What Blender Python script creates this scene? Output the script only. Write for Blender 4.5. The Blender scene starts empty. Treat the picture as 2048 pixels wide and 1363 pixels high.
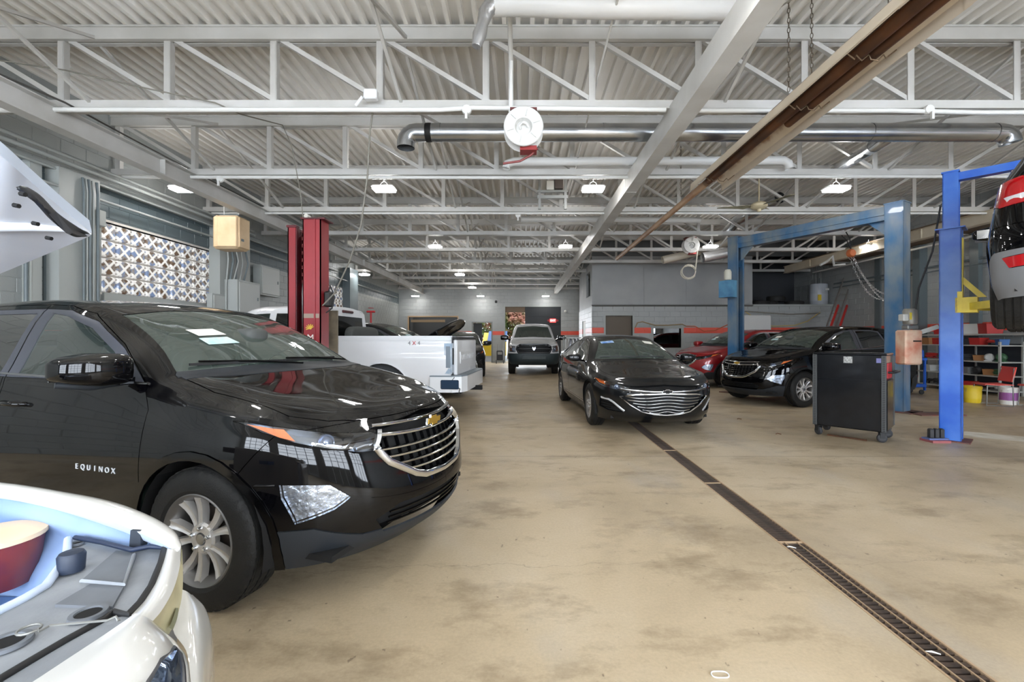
import bpy, bmesh, math, random
from mathutils import Vector, Matrix
from mathutils.bvhtree import BVHTree
random.seed(7)
SC = bpy.context.scene
COL = SC.collection
PI = math.pi
F, VX, VY, H = 900.0, 1045.0, 677.0, 1.374      # focal length in px, vanishing point, eye height

# ---------------------------------------------------------------- camera, world, lights, exposure
cam = bpy.data.cameras.new('camera'); camo = bpy.data.objects.new('camera', cam); COL.objects.link(camo)
camo.location = (0, 0, H); camo.rotation_euler = (PI/2, 0, 0)
cam.sensor_width = 36; cam.lens = F/2048*36
cam.shift_x = -(VX-1024)/2048; cam.shift_y = -(681.5-VY)/2048
cam.clip_start = .05
SC.camera = camo
SC.view_settings.view_transform = 'Standard'; SC.view_settings.look = 'None'
SC.view_settings.exposure = 1.12; SC.view_settings.gamma = 1; SC.view_settings.use_curve_mapping = False
world = bpy.data.worlds.new('world'); SC.world = world; world.use_nodes = True
bg = world.node_tree.nodes['Background']; bg.inputs[0].default_value = (.82, .91, 1, 1); bg.inputs[1].default_value = 1.6

def area(name, loc, sx, sy, power, rot=(0, 0, 0), color=(1, 1, 1)):
    l = bpy.data.lights.new(name, 'AREA'); l.shape = 'RECTANGLE'; l.size = sx; l.size_y = sy; l.energy = power; l.color = color
    o = bpy.data.objects.new(name, l); COL.objects.link(o); o.location = loc; o.rotation_euler = rot; return o
# daylight at the far loading door (the glazed doors behind the camera are lit panes, built with the room)
area('daylight_back', (.45, 25.9, 1.9), 2.6, 2.4, 60, (-PI/2, 0, 0), (.9, .95, 1))

LAMPS = []
for x in (-6.0, -2.45, 1.25, 5.55):
    LAMPS.append((x, 3.25, 4.08)); LAMPS.append((x*1.03, 8.2, 4.08))
LAMPS += [(-6.6, -1.2, 4.08), (-2.45, -1.2, 4.08), (1.25, -1.2, 4.08), (5.55, -1.2, 4.08), (10.3, 3.2, 4.08), (10.3, 8.2, 4.08),  # far-right lamp of the nearest row is added, out of frame, to brighten that wall
          (-2.6, 13.4, 4.1), (1.28, 13.4, 4.1), (5.6, 13.4, 4.1), (10.3, 13.4, 4.1),
          (-6.5, 18.5, 4.0), (-2.58, 18.5, 4.0), (-2.6, 23.2, 4.0), (-6.0, 25.2, 3.75), (-2.35, 25.2, 3.75), (1.3, 25.2, 3.75)]
LAMP_W = 36.0
UPLIGHT_FILL_W = 6.0

# ---------------------------------------------------------------- materials
MATS = {}
def newmat(name):
    m = bpy.data.materials.new(name); m.use_nodes = True; nt = m.node_tree
    return m, nt, nt.nodes['Principled BSDF']
def srgb(c):
    return tuple(((v/255+.055)/1.055)**2.4 if v/255 > .04045 else v/255/12.92 for v in c)+(1,)
def mat(name, col, rough=.5, metal=0, coat=0, coat_rough=.03, coat_ior=1.5, noise=None, nscale=6, namp=.15, bump=0, bscale=40, emit=0, spec=.5, dust=0, stretch=None):
    """principled material; noise = second colour blended by noise; bump fine relief; dust = dirt film that roughens"""
    if name in MATS: return MATS[name]
    m, nt, b = newmat(name); L = nt.links.new; N = nt.nodes.new
    c = srgb(col); b.inputs['Base Color'].default_value = c
    b.inputs['Roughness'].default_value = rough; b.inputs['Metallic'].default_value = metal
    b.inputs['Coat Weight'].default_value = coat; b.inputs['Coat IOR'].default_value = coat_ior; b.inputs['Coat Roughness'].default_value = coat_rough
    b.inputs['Specular IOR Level'].default_value = spec
    tc = N('ShaderNodeTexCoord'); src = tc.outputs['Object']
    if stretch:
        mp = N('ShaderNodeMapping'); mp.inputs['Scale'].default_value = stretch; L(src, mp.inputs[0]); src = mp.outputs[0]
    if noise is not None:
        n = N('ShaderNodeTexNoise'); n.inputs['Scale'].default_value = nscale; n.inputs['Detail'].default_value = 5; L(src, n.inputs['Vector'])
        r = N('ShaderNodeValToRGB'); r.color_ramp.elements[0].position = .5-namp; r.color_ramp.elements[1].position = .5+namp
        r.color_ramp.elements[0].color = c; r.color_ramp.elements[1].color = srgb(noise); L(n.outputs['Fac'], r.inputs[0]); L(r.outputs[0], b.inputs['Base Color'])
    if bump:
        n = N('ShaderNodeTexNoise'); n.inputs['Scale'].default_value = bscale; n.inputs['Detail'].default_value = 4; L(src, n.inputs['Vector'])
        bp = N('ShaderNodeBump'); bp.inputs['Strength'].default_value = bump; bp.inputs['Distance'].default_value = .01; L(n.outputs['Fac'], bp.inputs['Height']); L(bp.outputs[0], b.inputs['Normal'])
    if dust:
        n = N('ShaderNodeTexNoise'); n.inputs['Scale'].default_value = 3.2; n.inputs['Detail'].default_value = 7; n.inputs['Roughness'].default_value = .65; L(src, n.inputs['Vector'])
        r = N('ShaderNodeMapRange'); r.inputs[1].default_value = .3; r.inputs[2].default_value = .75; r.inputs[3].default_value = coat_rough; r.inputs[4].default_value = coat_rough+dust*.35; L(n.outputs['Fac'], r.inputs[0]); L(r.outputs[0], b.inputs['Coat Roughness'])
        mx = N('ShaderNodeMix'); mx.data_type = 'RGBA'; mx.inputs[6].default_value = c; mx.inputs[7].default_value = srgb((150, 145, 135))
        g = N('ShaderNodeNewGeometry'); sx = N('ShaderNodeSeparateXYZ'); L(g.outputs['Normal'], sx.inputs[0])
        r2 = N('ShaderNodeMapRange'); r2.inputs[1].default_value = .35; r2.inputs[2].default_value = .8; r2.inputs[3].default_value = 0; r2.inputs[4].default_value = dust; L(n.outputs['Fac'], r2.inputs[0])
        r3 = N('ShaderNodeMapRange'); r3.inputs[1].default_value = .1; r3.inputs[2].default_value = .9; r3.inputs[3].default_value = .12; r3.inputs[4].default_value = 1; L(sx.outputs[2], r3.inputs[0])
        mu = N('ShaderNodeMath'); mu.operation = 'MULTIPLY'; L(r2.outputs[0], mu.inputs[0]); L(r3.outputs[0], mu.inputs[1]); L(mu.outputs[0], mx.inputs[0]); L(mx.outputs[2], b.inputs['Base Color'])
    if emit:
        b.inputs['Emission Color'].default_value = c; b.inputs['Emission Strength'].default_value = emit
    MATS[name] = m; return m
def glass(name, tint, alpha, rough=.01, film=0):
    """thin sheet glass: fresnel reflection over a tinted see-through sheet, film = diffuse share that lightens the sheet"""
    if name in MATS: return MATS[name]
    m, nt, b = newmat(name); L = nt.links.new; N = nt.nodes.new; nt.nodes.remove(b); out = nt.nodes['Material Output']
    t = N('ShaderNodeBsdfTransparent'); t.inputs[0].default_value = tuple(v*alpha for v in srgb(tint)[:3])+(1,)
    g = N('ShaderNodeBsdfGlossy'); g.inputs['Roughness'].default_value = rough; g.inputs[0].default_value = (1, 1, 1, 1)
    fr = N('ShaderNodeFresnel'); fr.inputs[0].default_value = 1.62
    mr = N('ShaderNodeMath'); mr.operation = 'MULTIPLY_ADD'; mr.inputs[1].default_value = 1.5; mr.inputs[2].default_value = .02; L(fr.outputs[0], mr.inputs[0])
    mx = N('ShaderNodeMixShader'); L(mr.outputs[0], mx.inputs[0]); L(t.outputs[0], mx.inputs[1]); L(g.outputs[0], mx.inputs[2]); last = mx.outputs[0]
    if film:
        d = N('ShaderNodeBsdfDiffuse'); d.inputs[0].default_value = srgb((150, 170, 160))
        mx2 = N('ShaderNodeMixShader'); mx2.inputs[0].default_value = film; L(last, mx2.inputs[1]); L(d.outputs[0], mx2.inputs[2]); last = mx2.outputs[0]
    L(last, out.inputs[0]); MATS[name] = m; return m

# ---------------------------------------------------------------- mesh helpers
class MB:
    def __init__(s): s.v = []; s.f = []; s.smooth = False
    def add(s, vs, fs):
        o = len(s.v); s.v += [tuple(p) for p in vs]; s.f += [tuple(i+o for i in f) for f in fs]; return s
    def box(s, c, d, rz=0, M=None, taper=1.0):
        x, y, z = d[0]/2, d[1]/2, d[2]/2
        vs = [Vector((a*x*(taper if k > 0 else 1), b*y*(taper if k > 0 else 1), k*z)) for k in (-1, 1) for a, b in ((-1, -1), (1, -1), (1, 1), (-1, 1))]
        R = M if M is not None else Matrix.Rotation(rz, 3, 'Z')
        return s.add([R @ v+Vector(c) for v in vs], [(3, 2, 1, 0), (4, 5, 6, 7), (0, 1, 5, 4), (1, 2, 6, 5), (2, 3, 7, 6), (3, 0, 4, 7)])
    def bbox(s, a, b): return s.box([(p+q)/2 for p, q in zip(a, b)], [abs(q-p) for p, q in zip(a, b)])
    def bevbox(s, c, d, bev=.01, rz=0, M=None):
        """box with chamfered vertical and top/bottom edges"""
        x, y, z = d[0]/2, d[1]/2, d[2]/2; b = min(bev, x*.9, y*.9, z*.9)
        R = M if M is not None else Matrix.Rotation(rz, 3, 'Z'); vs = []
        def ring(xx, yy, zz, bb): return [(xx-bb, -yy, zz), (xx, -yy+bb, zz), (xx, yy-bb, zz), (xx-bb, yy, zz), (-xx+bb, yy, zz), (-xx, yy-bb, zz), (-xx, -yy+bb, zz), (-xx+bb, -yy, zz)]
        for xx, yy, zz, bb in ((x-b, y-b, -z, b*.5), (x, y, -z+b, b), (x, y, z-b, b), (x-b, y-b, z, b*.5)): vs += ring(xx, yy, zz, bb)
        fs = [tuple(range(7, -1, -1)), tuple(range(24, 32))]
        for k in range(3):
            for i in range(8): j = (i+1) % 8; fs.append((k*8+i, k*8+j, k*8+8+j, k*8+8+i))
        return s.add([R @ Vector(v)+Vector(c) for v in vs], fs)
    def tube(s, pts, r, n=8, closed=False, caps=True, rs=None):
        pts = [Vector(p) for p in pts]; m = len(pts); vs = []; fs = []
        up = None
        for i, p in enumerate(pts):
            a = pts[i-1] if (i > 0 or closed) else p; b = pts[(i+1) % m] if (i < m-1 or closed) else p
            t = (b-a).normalized()
            if up is None:
                up = t.orthogonal().normalized()
            up = (up-t*up.dot(t))
            up = up.normalized() if up.length > 1e-6 else t.orthogonal().normalized()
            w = t.cross(up); rr = rs[i] if rs else r
            for k in range(n):
                a2 = 2*PI*(k+.5)/n; vs.append(p+(up*math.cos(a2)+w*math.sin(a2))*rr)
        for i in range(m if closed else m-1):
            j = (i+1) % m
            for k in range(n): l = (k+1) % n; fs.append((i*n+k, i*n+l, j*n+l, j*n+k))
        if caps and not closed: fs += [tuple(range(n-1, -1, -1)), tuple((m-1)*n+k for k in range(n))]
        return s.add(vs, fs)
    def bar(s, p0, p1, w, h, up=(0, 0, 1), over=0):
        """rectangular bar from p0 to p1; w sideways, h along up"""
        p0 = Vector(p0); p1 = Vector(p1); t = (p1-p0).normalized(); p0 = p0-t*over; p1 = p1+t*over; u = Vector(up); u = (u-t*u.dot(t)).normalized(); sd = t.cross(u)
        vs = [p+sd*a*w/2+u*b*h/2 for p in (p0, p1) for a, b in ((-1, -1), (1, -1), (1, 1), (-1, 1))]
        return s.add(vs, [(3, 2, 1, 0), (4, 5, 6, 7), (0, 1, 5, 4), (1, 2, 6, 5), (2, 3, 7, 6), (3, 0, 4, 7)])
    def lathe(s, prof, n=24, M=None, c=(0, 0, 0), wob=None):
        """prof: (radius, axial) about local Z"""
        M = M or Matrix.Identity(3); vs = []; fs = []; m = len(prof)
        for i in range(n):
            a = 2*PI*i/n
            for j, (r, z) in enumerate(prof):
                rr = r+(wob(i, j) if wob else 0); vs.append(M @ Vector((rr*math.cos(a), rr*math.sin(a), z))+Vector(c))
        for i in range(n):
            k = (i+1) % n
            for j in range(m-1):
                if prof[j][0] == 0 and prof[j+1][0] == 0: continue
                fs.append((i*m+j, k*m+j, k*m+j+1, i*m+j+1))
        return s.add(vs, fs)
    def prism(s, poly, t0, t1, fn=None):
        """extrude a 2-D polygon (a,b) between t0 and t1; fn maps (a,b,t) to 3-D"""
        fn = fn or (lambda a, b, t: (a, b, t)); n = len(poly)
        vs = [fn(a, b, t0) for a, b in poly]+[fn(a, b, t1) for a, b in poly]
        return s.add(vs, [tuple(range(n-1, -1, -1)), tuple(range(n, 2*n))]+[(i, (i+1) % n, n+(i+1) % n, n+i) for i in range(n)])
    def mesh(s, name, m, smooth=None, weld=False):
        me = bpy.data.meshes.new(name); me.from_pydata(s.v, [], s.f)
        bm = bmesh.new(); bm.from_mesh(me)
        if weld: bmesh.ops.remove_doubles(bm, verts=bm.verts, dist=1e-4)
        bmesh.ops.recalc_face_normals(bm, faces=bm.faces); bm.to_mesh(me); bm.free()
        if m: me.materials.append(m)
        if smooth:
            me.shade_smooth(); me.set_sharp_from_angle(angle=math.radians(smooth))
        return me
    def build(s, name, m, parent=None, smooth=None, weld=False):
        return link(name, s.mesh(name, m, smooth, weld), parent)
def link(name, me, parent=None, loc=None):
    o = bpy.data.objects.new(name, me); COL.objects.link(o)
    if parent: o.parent = parent
    if loc is not None: o.location = loc
    return o
def empty(name, loc=(0, 0, 0), rz=0):
    o = bpy.data.objects.new(name, None); COL.objects.link(o); o.location = loc; o.rotation_euler = (0, 0, rz); o.empty_display_size = .2; return o
def tag(o, label=None, cat=None, group=None, kind=None):
    if label: o['label'] = label
    if cat: o['category'] = cat
    if group: o['group'] = group
    if kind: o['kind'] = kind
    return o
def struct(o): o['kind'] = 'structure'; return o
KIDS = {}
def copy_tree(o, parent=None):
    c = o.copy(); COL.objects.link(c)
    if parent: c.parent = parent
    for ch in [x for x in COL.objects if x.parent == o]: copy_tree(ch, c)
    return c
def arc(cx, cy, r, a0, a1, n): return [(cx+r*math.cos(math.radians(a0+(a1-a0)*i/n)), cy+r*math.sin(math.radians(a0+(a1-a0)*i/n))) for i in range(n+1)]
def text(body, size, depth, m, name, parent=None, M=None):
    """solid lettering, in the local XY plane facing +Z"""
    cu = bpy.data.curves.new(name, 'FONT'); cu.body = body; cu.size = size; cu.extrude = depth; cu.align_x = 'CENTER'; cu.align_y = 'CENTER'
    t = bpy.data.objects.new(name+'_tmp', cu); COL.objects.link(t); dg = bpy.context.evaluated_depsgraph_get(); me = bpy.data.meshes.new_from_object(t.evaluated_get(dg)); bpy.data.objects.remove(t); bpy.data.curves.remove(cu)
    me.materials.clear(); me.materials.append(m); me.name = name
    o = link(name, me, parent)
    if M is not None: o.matrix_local = M
    return o
# ---------------------------------------------------------------- the room
XL, XR, YB, YF, ZD = -7.15, 12.2, 26.0, -3.8, 5.24
white_paint = mat('white_steel_paint', (196, 194, 190), .45, noise=(178, 176, 170), nscale=1.5)
deck_paint = mat('deck_paint', (238, 236, 232), .5, noise=(222, 217, 208), nscale=.6, namp=.2)
wall_paint = None
def wall_material(name, base, stripe=True, upper=None, upper_z=3.97):
    m, nt, b = newmat(name); L = nt.links.new; N = nt.nodes.new
    g = N('ShaderNodeNewGeometry'); sp = N('ShaderNodeSeparateXYZ'); L(g.outputs['Position'], sp.inputs[0])
    n = N('ShaderNodeTexNoise'); n.inputs['Scale'].default_value = .9; n.inputs['Detail'].default_value = 6; L(g.outputs['Position'], n.inputs['Vector'])
    r = N('ShaderNodeValToRGB'); r.color_ramp.elements[0].position = .35; r.color_ramp.elements[1].position = .7
    r.color_ramp.elements[0].color = srgb([v*.93 for v in base]); r.color_ramp.elements[1].color = srgb(base); L(n.outputs['Fac'], r.inputs[0]); last = r.outputs[0]
    def band(z0, z1, col, last):
        a = N('ShaderNodeMath'); a.operation = 'GREATER_THAN'; a.inputs[1].default_value = z0; L(sp.outputs[2], a.inputs[0])
        c = N('ShaderNodeMath'); c.operation = 'LESS_THAN'; c.inputs[1].default_value = z1; L(sp.outputs[2], c.inputs[0])
        mu = N('ShaderNodeMath'); mu.operation = 'MULTIPLY'; L(a.outputs[0], mu.inputs[0]); L(c.outputs[0], mu.inputs[1])
        mx = N('ShaderNodeMix'); mx.data_type = 'RGBA'; mx.inputs[7].default_value = srgb(col); L(mu.outputs[0], mx.inputs[0]); L(last, mx.inputs[6]); return mx.outputs[2]
    if stripe: last = band(1.59, 1.81, (225, 88, 66), last)
    if upper: last = band(upper[0], upper[1], upper[2], last)
    L(last, b.inputs['Base Color']); b.inputs['Roughness'].default_value = .38
    n2 = N('ShaderNodeTexNoise'); n2.inputs['Scale'].default_value = 55; n2.inputs['Detail'].default_value = 3; L(g.outputs['Position'], n2.inputs['Vector'])
    bp = N('ShaderNodeBump'); bp.inputs['Strength'].default_value = .35; bp.inputs['Distance'].default_value = .006; L(n2.outputs['Fac'], bp.inputs['Height']); L(bp.outputs[0], b.inputs['Normal'])
    return m
wm_left = wall_material('grey_block_left', (156, 160, 158), False, (3.38, 3.97, (88, 100, 104)))  # left wall coloured darker in a band above the window
wm = wall_material('grey_block_paint', (166, 169, 168), True)
wm_front = wall_material('grey_wall_paint', (180, 182, 181), False)
_blk = MB(); _blk.add([(0, 0, 0), (1, 0, 0), (1, 0, 1), (0, 0, 1), (.012, -1, .025), (.988, -1, .025), (.988, -1, .975), (.012, -1, .975)], [(4, 5, 6, 7), (0, 1, 5, 4), (1, 2, 6, 5), (2, 3, 7, 6), (3, 0, 4, 7)])
def block_wall(name, o, rz, length, z0, z1, m, openings=(), parts=0, score=None, t=.2, proud=.006, bl=.406, bh=.203):
    """painted block wall: backing slab + proud blocks in running bond. local +x along, face towards local -y"""
    R = Matrix.Rotation(rz, 4, 'Z'); base = Matrix.Translation(Vector(o)) @ R
    back = MB(); xs = sorted({0, length}|{a for a, b, c, d in openings}|{b for a, b, c, d in openings}); zs = sorted({z0, z1}|{c for a, b, c, d in openings}|{d for a, b, c, d in openings})
    xs = [x for x in xs if 0 <= x <= length]; zs = [z for z in zs if z0 <= z <= z1]
    for a, b in zip(xs, xs[1:]):
        run = None
        for c, d in list(zip(zs, zs[1:]))+[(None, None)]:
            solid = c is not None and not any(p <= (a+b)/2 <= q and r <= (c+d)/2 <= s for p, q, r, s in openings)
            if solid: run = (run[0] if run else c, d)
            elif run: back.bbox((a, 0, run[0]), (b, t, run[1])); run = None
    w = back.build(name, m); w.matrix_world = base; struct(w)
    blocks = []; z = 0.0; k = 0
    while z < z1-.02:
        c0, c1 = max(z, z0), min(z+bh, z1)
        if c1-c0 > .04:
            spans = [(0, length)]
            for p, q, r, s in openings:
                if r < c1-.01 and s > c0+.01:
                    spans = [x for a, b in spans for x in ((a, min(b, p)), (max(a, q), b)) if x[1]-x[0] > .02]
            for a, b in spans:
                x = math.floor(a/bl)*bl-(bl/2 if k % 2 else 0)
                while x < b:
                    p, q = max(x, a), min(x+bl, b)
                    if q-p > .03: blocks.append((p+.004, q-.004, c0+.004, c1-.004))
                    x += bl
        z += bh; k += 1
    random.shuffle(blocks)
    def sc(bk):
        P = base @ Vector(((bk[0]+bk[1])/2, 0, (bk[2]+bk[3])/2)); return score(P) if score else P.y
    blocks.sort(key=sc)
    bme = _blk.mesh('block', m)
    for i, (a, b, c, d) in enumerate(blocks[:parts]):
        q = link('block', bme, w); q.location = (a, 0, c); q.scale = (b-a, proud+random.uniform(0, .002), d-c)
    rest = MB()
    for a, b, c, d in blocks[parts:]:
        e = .006; pr = proud+random.uniform(0, .002)
        rest.add([(a, 0, c), (b, 0, c), (b, 0, d), (a, 0, d), (a+e, -pr, c+e), (b-e, -pr, c+e), (b-e, -pr, d-e), (a+e, -pr, d-e)], [(4, 5, 6, 7), (0, 1, 5, 4), (1, 2, 6, 5), (2, 3, 7, 6), (3, 0, 4, 7)])
    if rest.v:
        r = rest.build('blocks', m, w); r['kind'] = 'stuff'
    return w
def vis(P):   # nearest in-frame blocks first
    if P.y < .5: return 999
    px = VX+F*P.x/P.y; py = VY-F*(P.z-H)/P.y
    return P.y+(0 if -20 < px < 2068 and -20 < py < 1380 else 400)+(0 if P.z > 1.4 else 100)
# floor with the drain trench left open
DX0, DX1, DY0, DY1 = 1.725, 1.905, 1.0, 12.0
def floor_material():
    m, nt, b = newmat('stained_concrete'); L = nt.links.new; N = nt.nodes.new
    g = N('ShaderNodeNewGeometry'); P = g.outputs['Position']
    def noise(sc, det, rough=.6, stretch=None, dist=0):
        s = P
        if stretch: mp = N('ShaderNodeMapping'); mp.inputs['Scale'].default_value = stretch; L(P, mp.inputs[0]); s = mp.outputs[0]
        n = N('ShaderNodeTexNoise'); n.inputs['Scale'].default_value = sc; n.inputs['Detail'].default_value = det; n.inputs['Roughness'].default_value = rough; n.inputs['Distortion'].default_value = dist; L(s, n.inputs['Vector']); return n.outputs['Fac']
    def ramp(f, stops):
        r = N('ShaderNodeValToRGB'); r.color_ramp.elements[0].position = stops[0][0]; r.color_ramp.elements[0].color = stops[0][1]
        r.color_ramp.elements[1].position = stops[-1][0]; r.color_ramp.elements[1].color = stops[-1][1]
        for p, c in stops[1:-1]: e = r.color_ramp.elements.new(p); e.color = c
        L(f, r.inputs[0]); return r.outputs[0]
    def mix(fac, a, c, mode='MIX'):
        mx = N('ShaderNodeMix'); mx.data_type = 'RGBA'; mx.blend_type = mode
        if isinstance(fac, float): mx.inputs[0].default_value = fac
        else: L(fac, mx.inputs[0])
        L(a, mx.inputs[6])
        if isinstance(c, tuple): mx.inputs[7].default_value = c
        else: L(c, mx.inputs[7])
        return mx.outputs[2]
    base = ramp(noise(.55, 8, .62, dist=.4), [(.3, srgb((160, 143, 117))), (.5, srgb((187, 169, 140))), (.72, srgb((203, 188, 163)))])
    stain = ramp(noise(1.3, 6, .7, (1, 1.8, 1)), [(.34, (.45, .40, .35, 1)), (.49, (1, 1, 1, 1)), (1, (1, 1, 1, 1))])
    c = mix(.6, base, stain, 'MULTIPLY')
    grey = ramp(noise(.9, 5, .6, (1.3, .8, 1)), [(.55, (0, 0, 0, 1)), (.72, (.5, .5, .5, 1))])
    c = mix(grey, c, srgb((168, 160, 148)))
    sp = ramp(noise(17, 3, .6, (1, .6, 1)), [(.69, (0, 0, 0, 1)), (.73, (.7, .7, .7, 1))])
    c = mix(sp, c, srgb((105, 90, 72)))
    fine = ramp(noise(60, 3, .7), [(.3, (.86, .86, .86, 1)), (.7, (1, 1, 1, 1))]); c = mix(1.0, c, fine, 'MULTIPLY')
    # saw-cut joints across the slab
    sp3 = N('ShaderNodeSeparateXYZ'); L(P, sp3.inputs[0])
    wob = noise(1.0, 2); ad = N('ShaderNodeMath'); ad.operation = 'MULTIPLY_ADD'; ad.inputs[1].default_value = .02; L(wob, ad.inputs[0]); L(sp3.outputs[1], ad.inputs[2])
    wob2 = noise(.9, 6, .6); ad2 = N('ShaderNodeMath'); ad2.operation = 'MULTIPLY_ADD'; ad2.inputs[1].default_value = .75; L(wob2, ad2.inputs[0]); L(sp3.outputs[1], ad2.inputs[2])
    for yj in (3.10, 8.9):
        su = N('ShaderNodeMath'); su.operation = 'SUBTRACT'; su.inputs[1].default_value = yj; L(ad2.outputs[0], su.inputs[0])
        a3 = N('ShaderNodeMath'); a3.operation = 'ABSOLUTE'; L(su.outputs[0], a3.inputs[0])
        f = ramp(a3.outputs[0], [(.0015, (.45, .45, .45, 1)), (.004, (0, 0, 0, 1))]); c = mix(f, c, srgb((92, 80, 64)))
    for yj in (5.25+.02, 7.0, 10.1, 14.5, 19.2):
        su = N('ShaderNodeMath'); su.operation = 'SUBTRACT'; su.inputs[1].default_value = yj; L(ad.outputs[0], su.inputs[0])
        a3 = N('ShaderNodeMath'); a3.operation = 'ABSOLUTE'; L(su.outputs[0], a3.inputs[0])
        f = ramp(a3.outputs[0], [(.004, (.55, .55, .55, 1)), (.012, (0, 0, 0, 1))]); c = mix(f, c, srgb((92, 78, 62)))
    L(c, b.inputs['Base Color'])
    rr = N('ShaderNodeMapRange'); rr.inputs[1].default_value = .3; rr.inputs[2].default_value = .7; rr.inputs[3].default_value = .34; rr.inputs[4].default_value = .62; L(noise(1.1, 6), rr.inputs[0]); L(rr.outputs[0], b.inputs['Roughness'])
    bp = N('ShaderNodeBump'); bp.inputs['Strength'].default_value = .25; bp.inputs['Distance'].default_value = .004; L(noise(22, 5, .7), bp.inputs['Height']); L(bp.outputs[0], b.inputs['Normal'])
    return m
fm = floor_material()
fl = MB()
for a, b in (((XL, YF, -.2), (DX0, YB+2, 0)), ((DX1, YF, -.2), (XR, YB+2, 0)), ((DX0, YF, -.2), (DX1, DY0, 0)), ((DX0, DY1, -.2), (DX1, YB+2, 0))): fl.bbox(a, b)
fl.bbox((DX0, DY0, -.2), (DX1, DY1, -.12))
struct(fl.build('floor', fm))
# corrugated roof deck
dk = MB(); pitch = .1725; xs = []; x = XL
while x < XR:
    xs += [(x, 0), (x+.05, 0), (x+.062, .08), (x+.162, .08)]; x += pitch
vs = []; fs = []
for yy in (YF, YB): vs += [(a, yy, ZD+z) for a, z in xs]
n = len(xs)
for i in range(n-1): fs.append((i, i+1, n+i+1, n+i))
dk.add(vs, fs); dk.bbox((XL, YF, ZD+.09), (XR, YB, ZD+.15))
struct(dk.build('ceiling', deck_paint))
# left wall  (runs along +Y; local x = distance from YF, faces +X => rz=90deg flips local -y to +x)
WINL = (1+0.0)
lx = lambda y: y-YF
win_y0, win_y1, win_z0, win_z1 = 7.64, 10.44, 2.16, 3.38
lwall = block_wall('wall_left', (XL, YF, 0), PI/2, YB-YF, 0, ZD+.06, wm_left, [(lx(win_y0), lx(win_y1), win_z0, win_z1), (lx(16.2), lx(18.6), 2.2, 3.4)], parts=300, score=vis)
rwall = block_wall('wall_right', (XR, YB, 0), -PI/2, YB-YF, 0, ZD+.06, wm, [], parts=300, score=vis)
bx = lambda x: x-XL
BIGX0, BIGX1, BIGZ = -1.0, 2.22, 3.22
bwall = block_wall('wall_back', (XL, YB, 0), 0, XR-XL, 0, ZD+.06, wm, [(bx(BIGX0), bx(BIGX1), 0, BIGZ), (bx(-2.86), bx(-1.8), 0, 2.30), (bx(-6.55), bx(-3.75), 1.45, 2.62)], parts=0)
# wall behind the camera with four glazed overhead doors
fwall = block_wall('wall_front', (XR, YF, 0), PI, XR-XL, 0, ZD+.06, wm_front, [(XR-b, XR-a, 0, 3.8) for a, b in ((-6.4, -2.6), (-1.6, 2.2), (3.2, 7.0), (8.0, 11.6))], parts=0)
dm = mat('door_frame_white', (200, 205, 208), .4)
pane = mat('daylit_door_pane', (222, 231, 242), .3, emit=8)
for i, (a, b) in enumerate(((-6.4, -2.6), (-1.6, 2.2), (3.2, 7.0), (8.0, 11.6))):
    d = MB()
    for k in range(5): d.bbox((a+(b-a)*k/4-.03, YF-.06, 0), (a+(b-a)*k/4+.03, YF-.01, 3.8))
    for k in range(7): d.bbox((a, YF-.06, 3.8*k/6-.03), (b, YF-.01, 3.8*k/6+.03))
    o = struct(d.build('door_%d' % (i+3), dm))
    for r in range(1, 6):
        for c in range(4):
            p = MB().bbox((a+(b-a)*c/4+.03, YF-.10, 3.8*r/6+.03), (a+(b-a)*(c+1)/4-.03, YF-.08, 3.8*(r+1)/6-.03)); p.build('door_pane', pane, o)
    for c in range(4): MB().bbox((a+(b-a)*c/4+.03, YF-.10, .03), (a+(b-a)*(c+1)/4-.03, YF-.08, 3.8/6-.03)).build('door_panel', dm, o)
# ---------------------------------------------------------------- roof steel
TY = [5.625+2.25*k for k in range(-4, 10)]
def px(x, y, Y): return ((x-VX)/F*Y, Y, H-(y-VY)/F*Y)
ORD = {-4: 'behind the camera, rearmost', -3: 'behind the camera', -2: 'just behind the camera', -1: 'over the near cars, partly out of frame above'}
NTH = ['nearest in view, above the ceiling reel', 'second in view, level with the silver duct', 'third in view, beyond the first row of lamps', 'fourth in view, behind the ceiling fan', 'fifth in view, by the second row of lamps', 'sixth in view, above the white pickup cab', 'seventh in view', 'eighth in view', 'ninth in view, near the back wall', 'tenth in view, against the back wall']
def L_angle(p0, p1, w, t, flip=1):
    """steel angle (two legs) from p0 to p1"""
    m = MB(); p0 = Vector(p0); p1 = Vector(p1); d = (p1-p0).normalized(); u = Vector((0, 1, 0)); s = d.cross(u).normalized()*flip
    m.bar(p0, p1, t, w, u); m.bar(p0+s*w/2+u*(-w/2+t/2), p1+s*w/2+u*(-w/2+t/2), w, t, u); return m
X0, X1T = -5.7, 10.2
PN = 1.32
first = None; trusses = []
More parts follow.
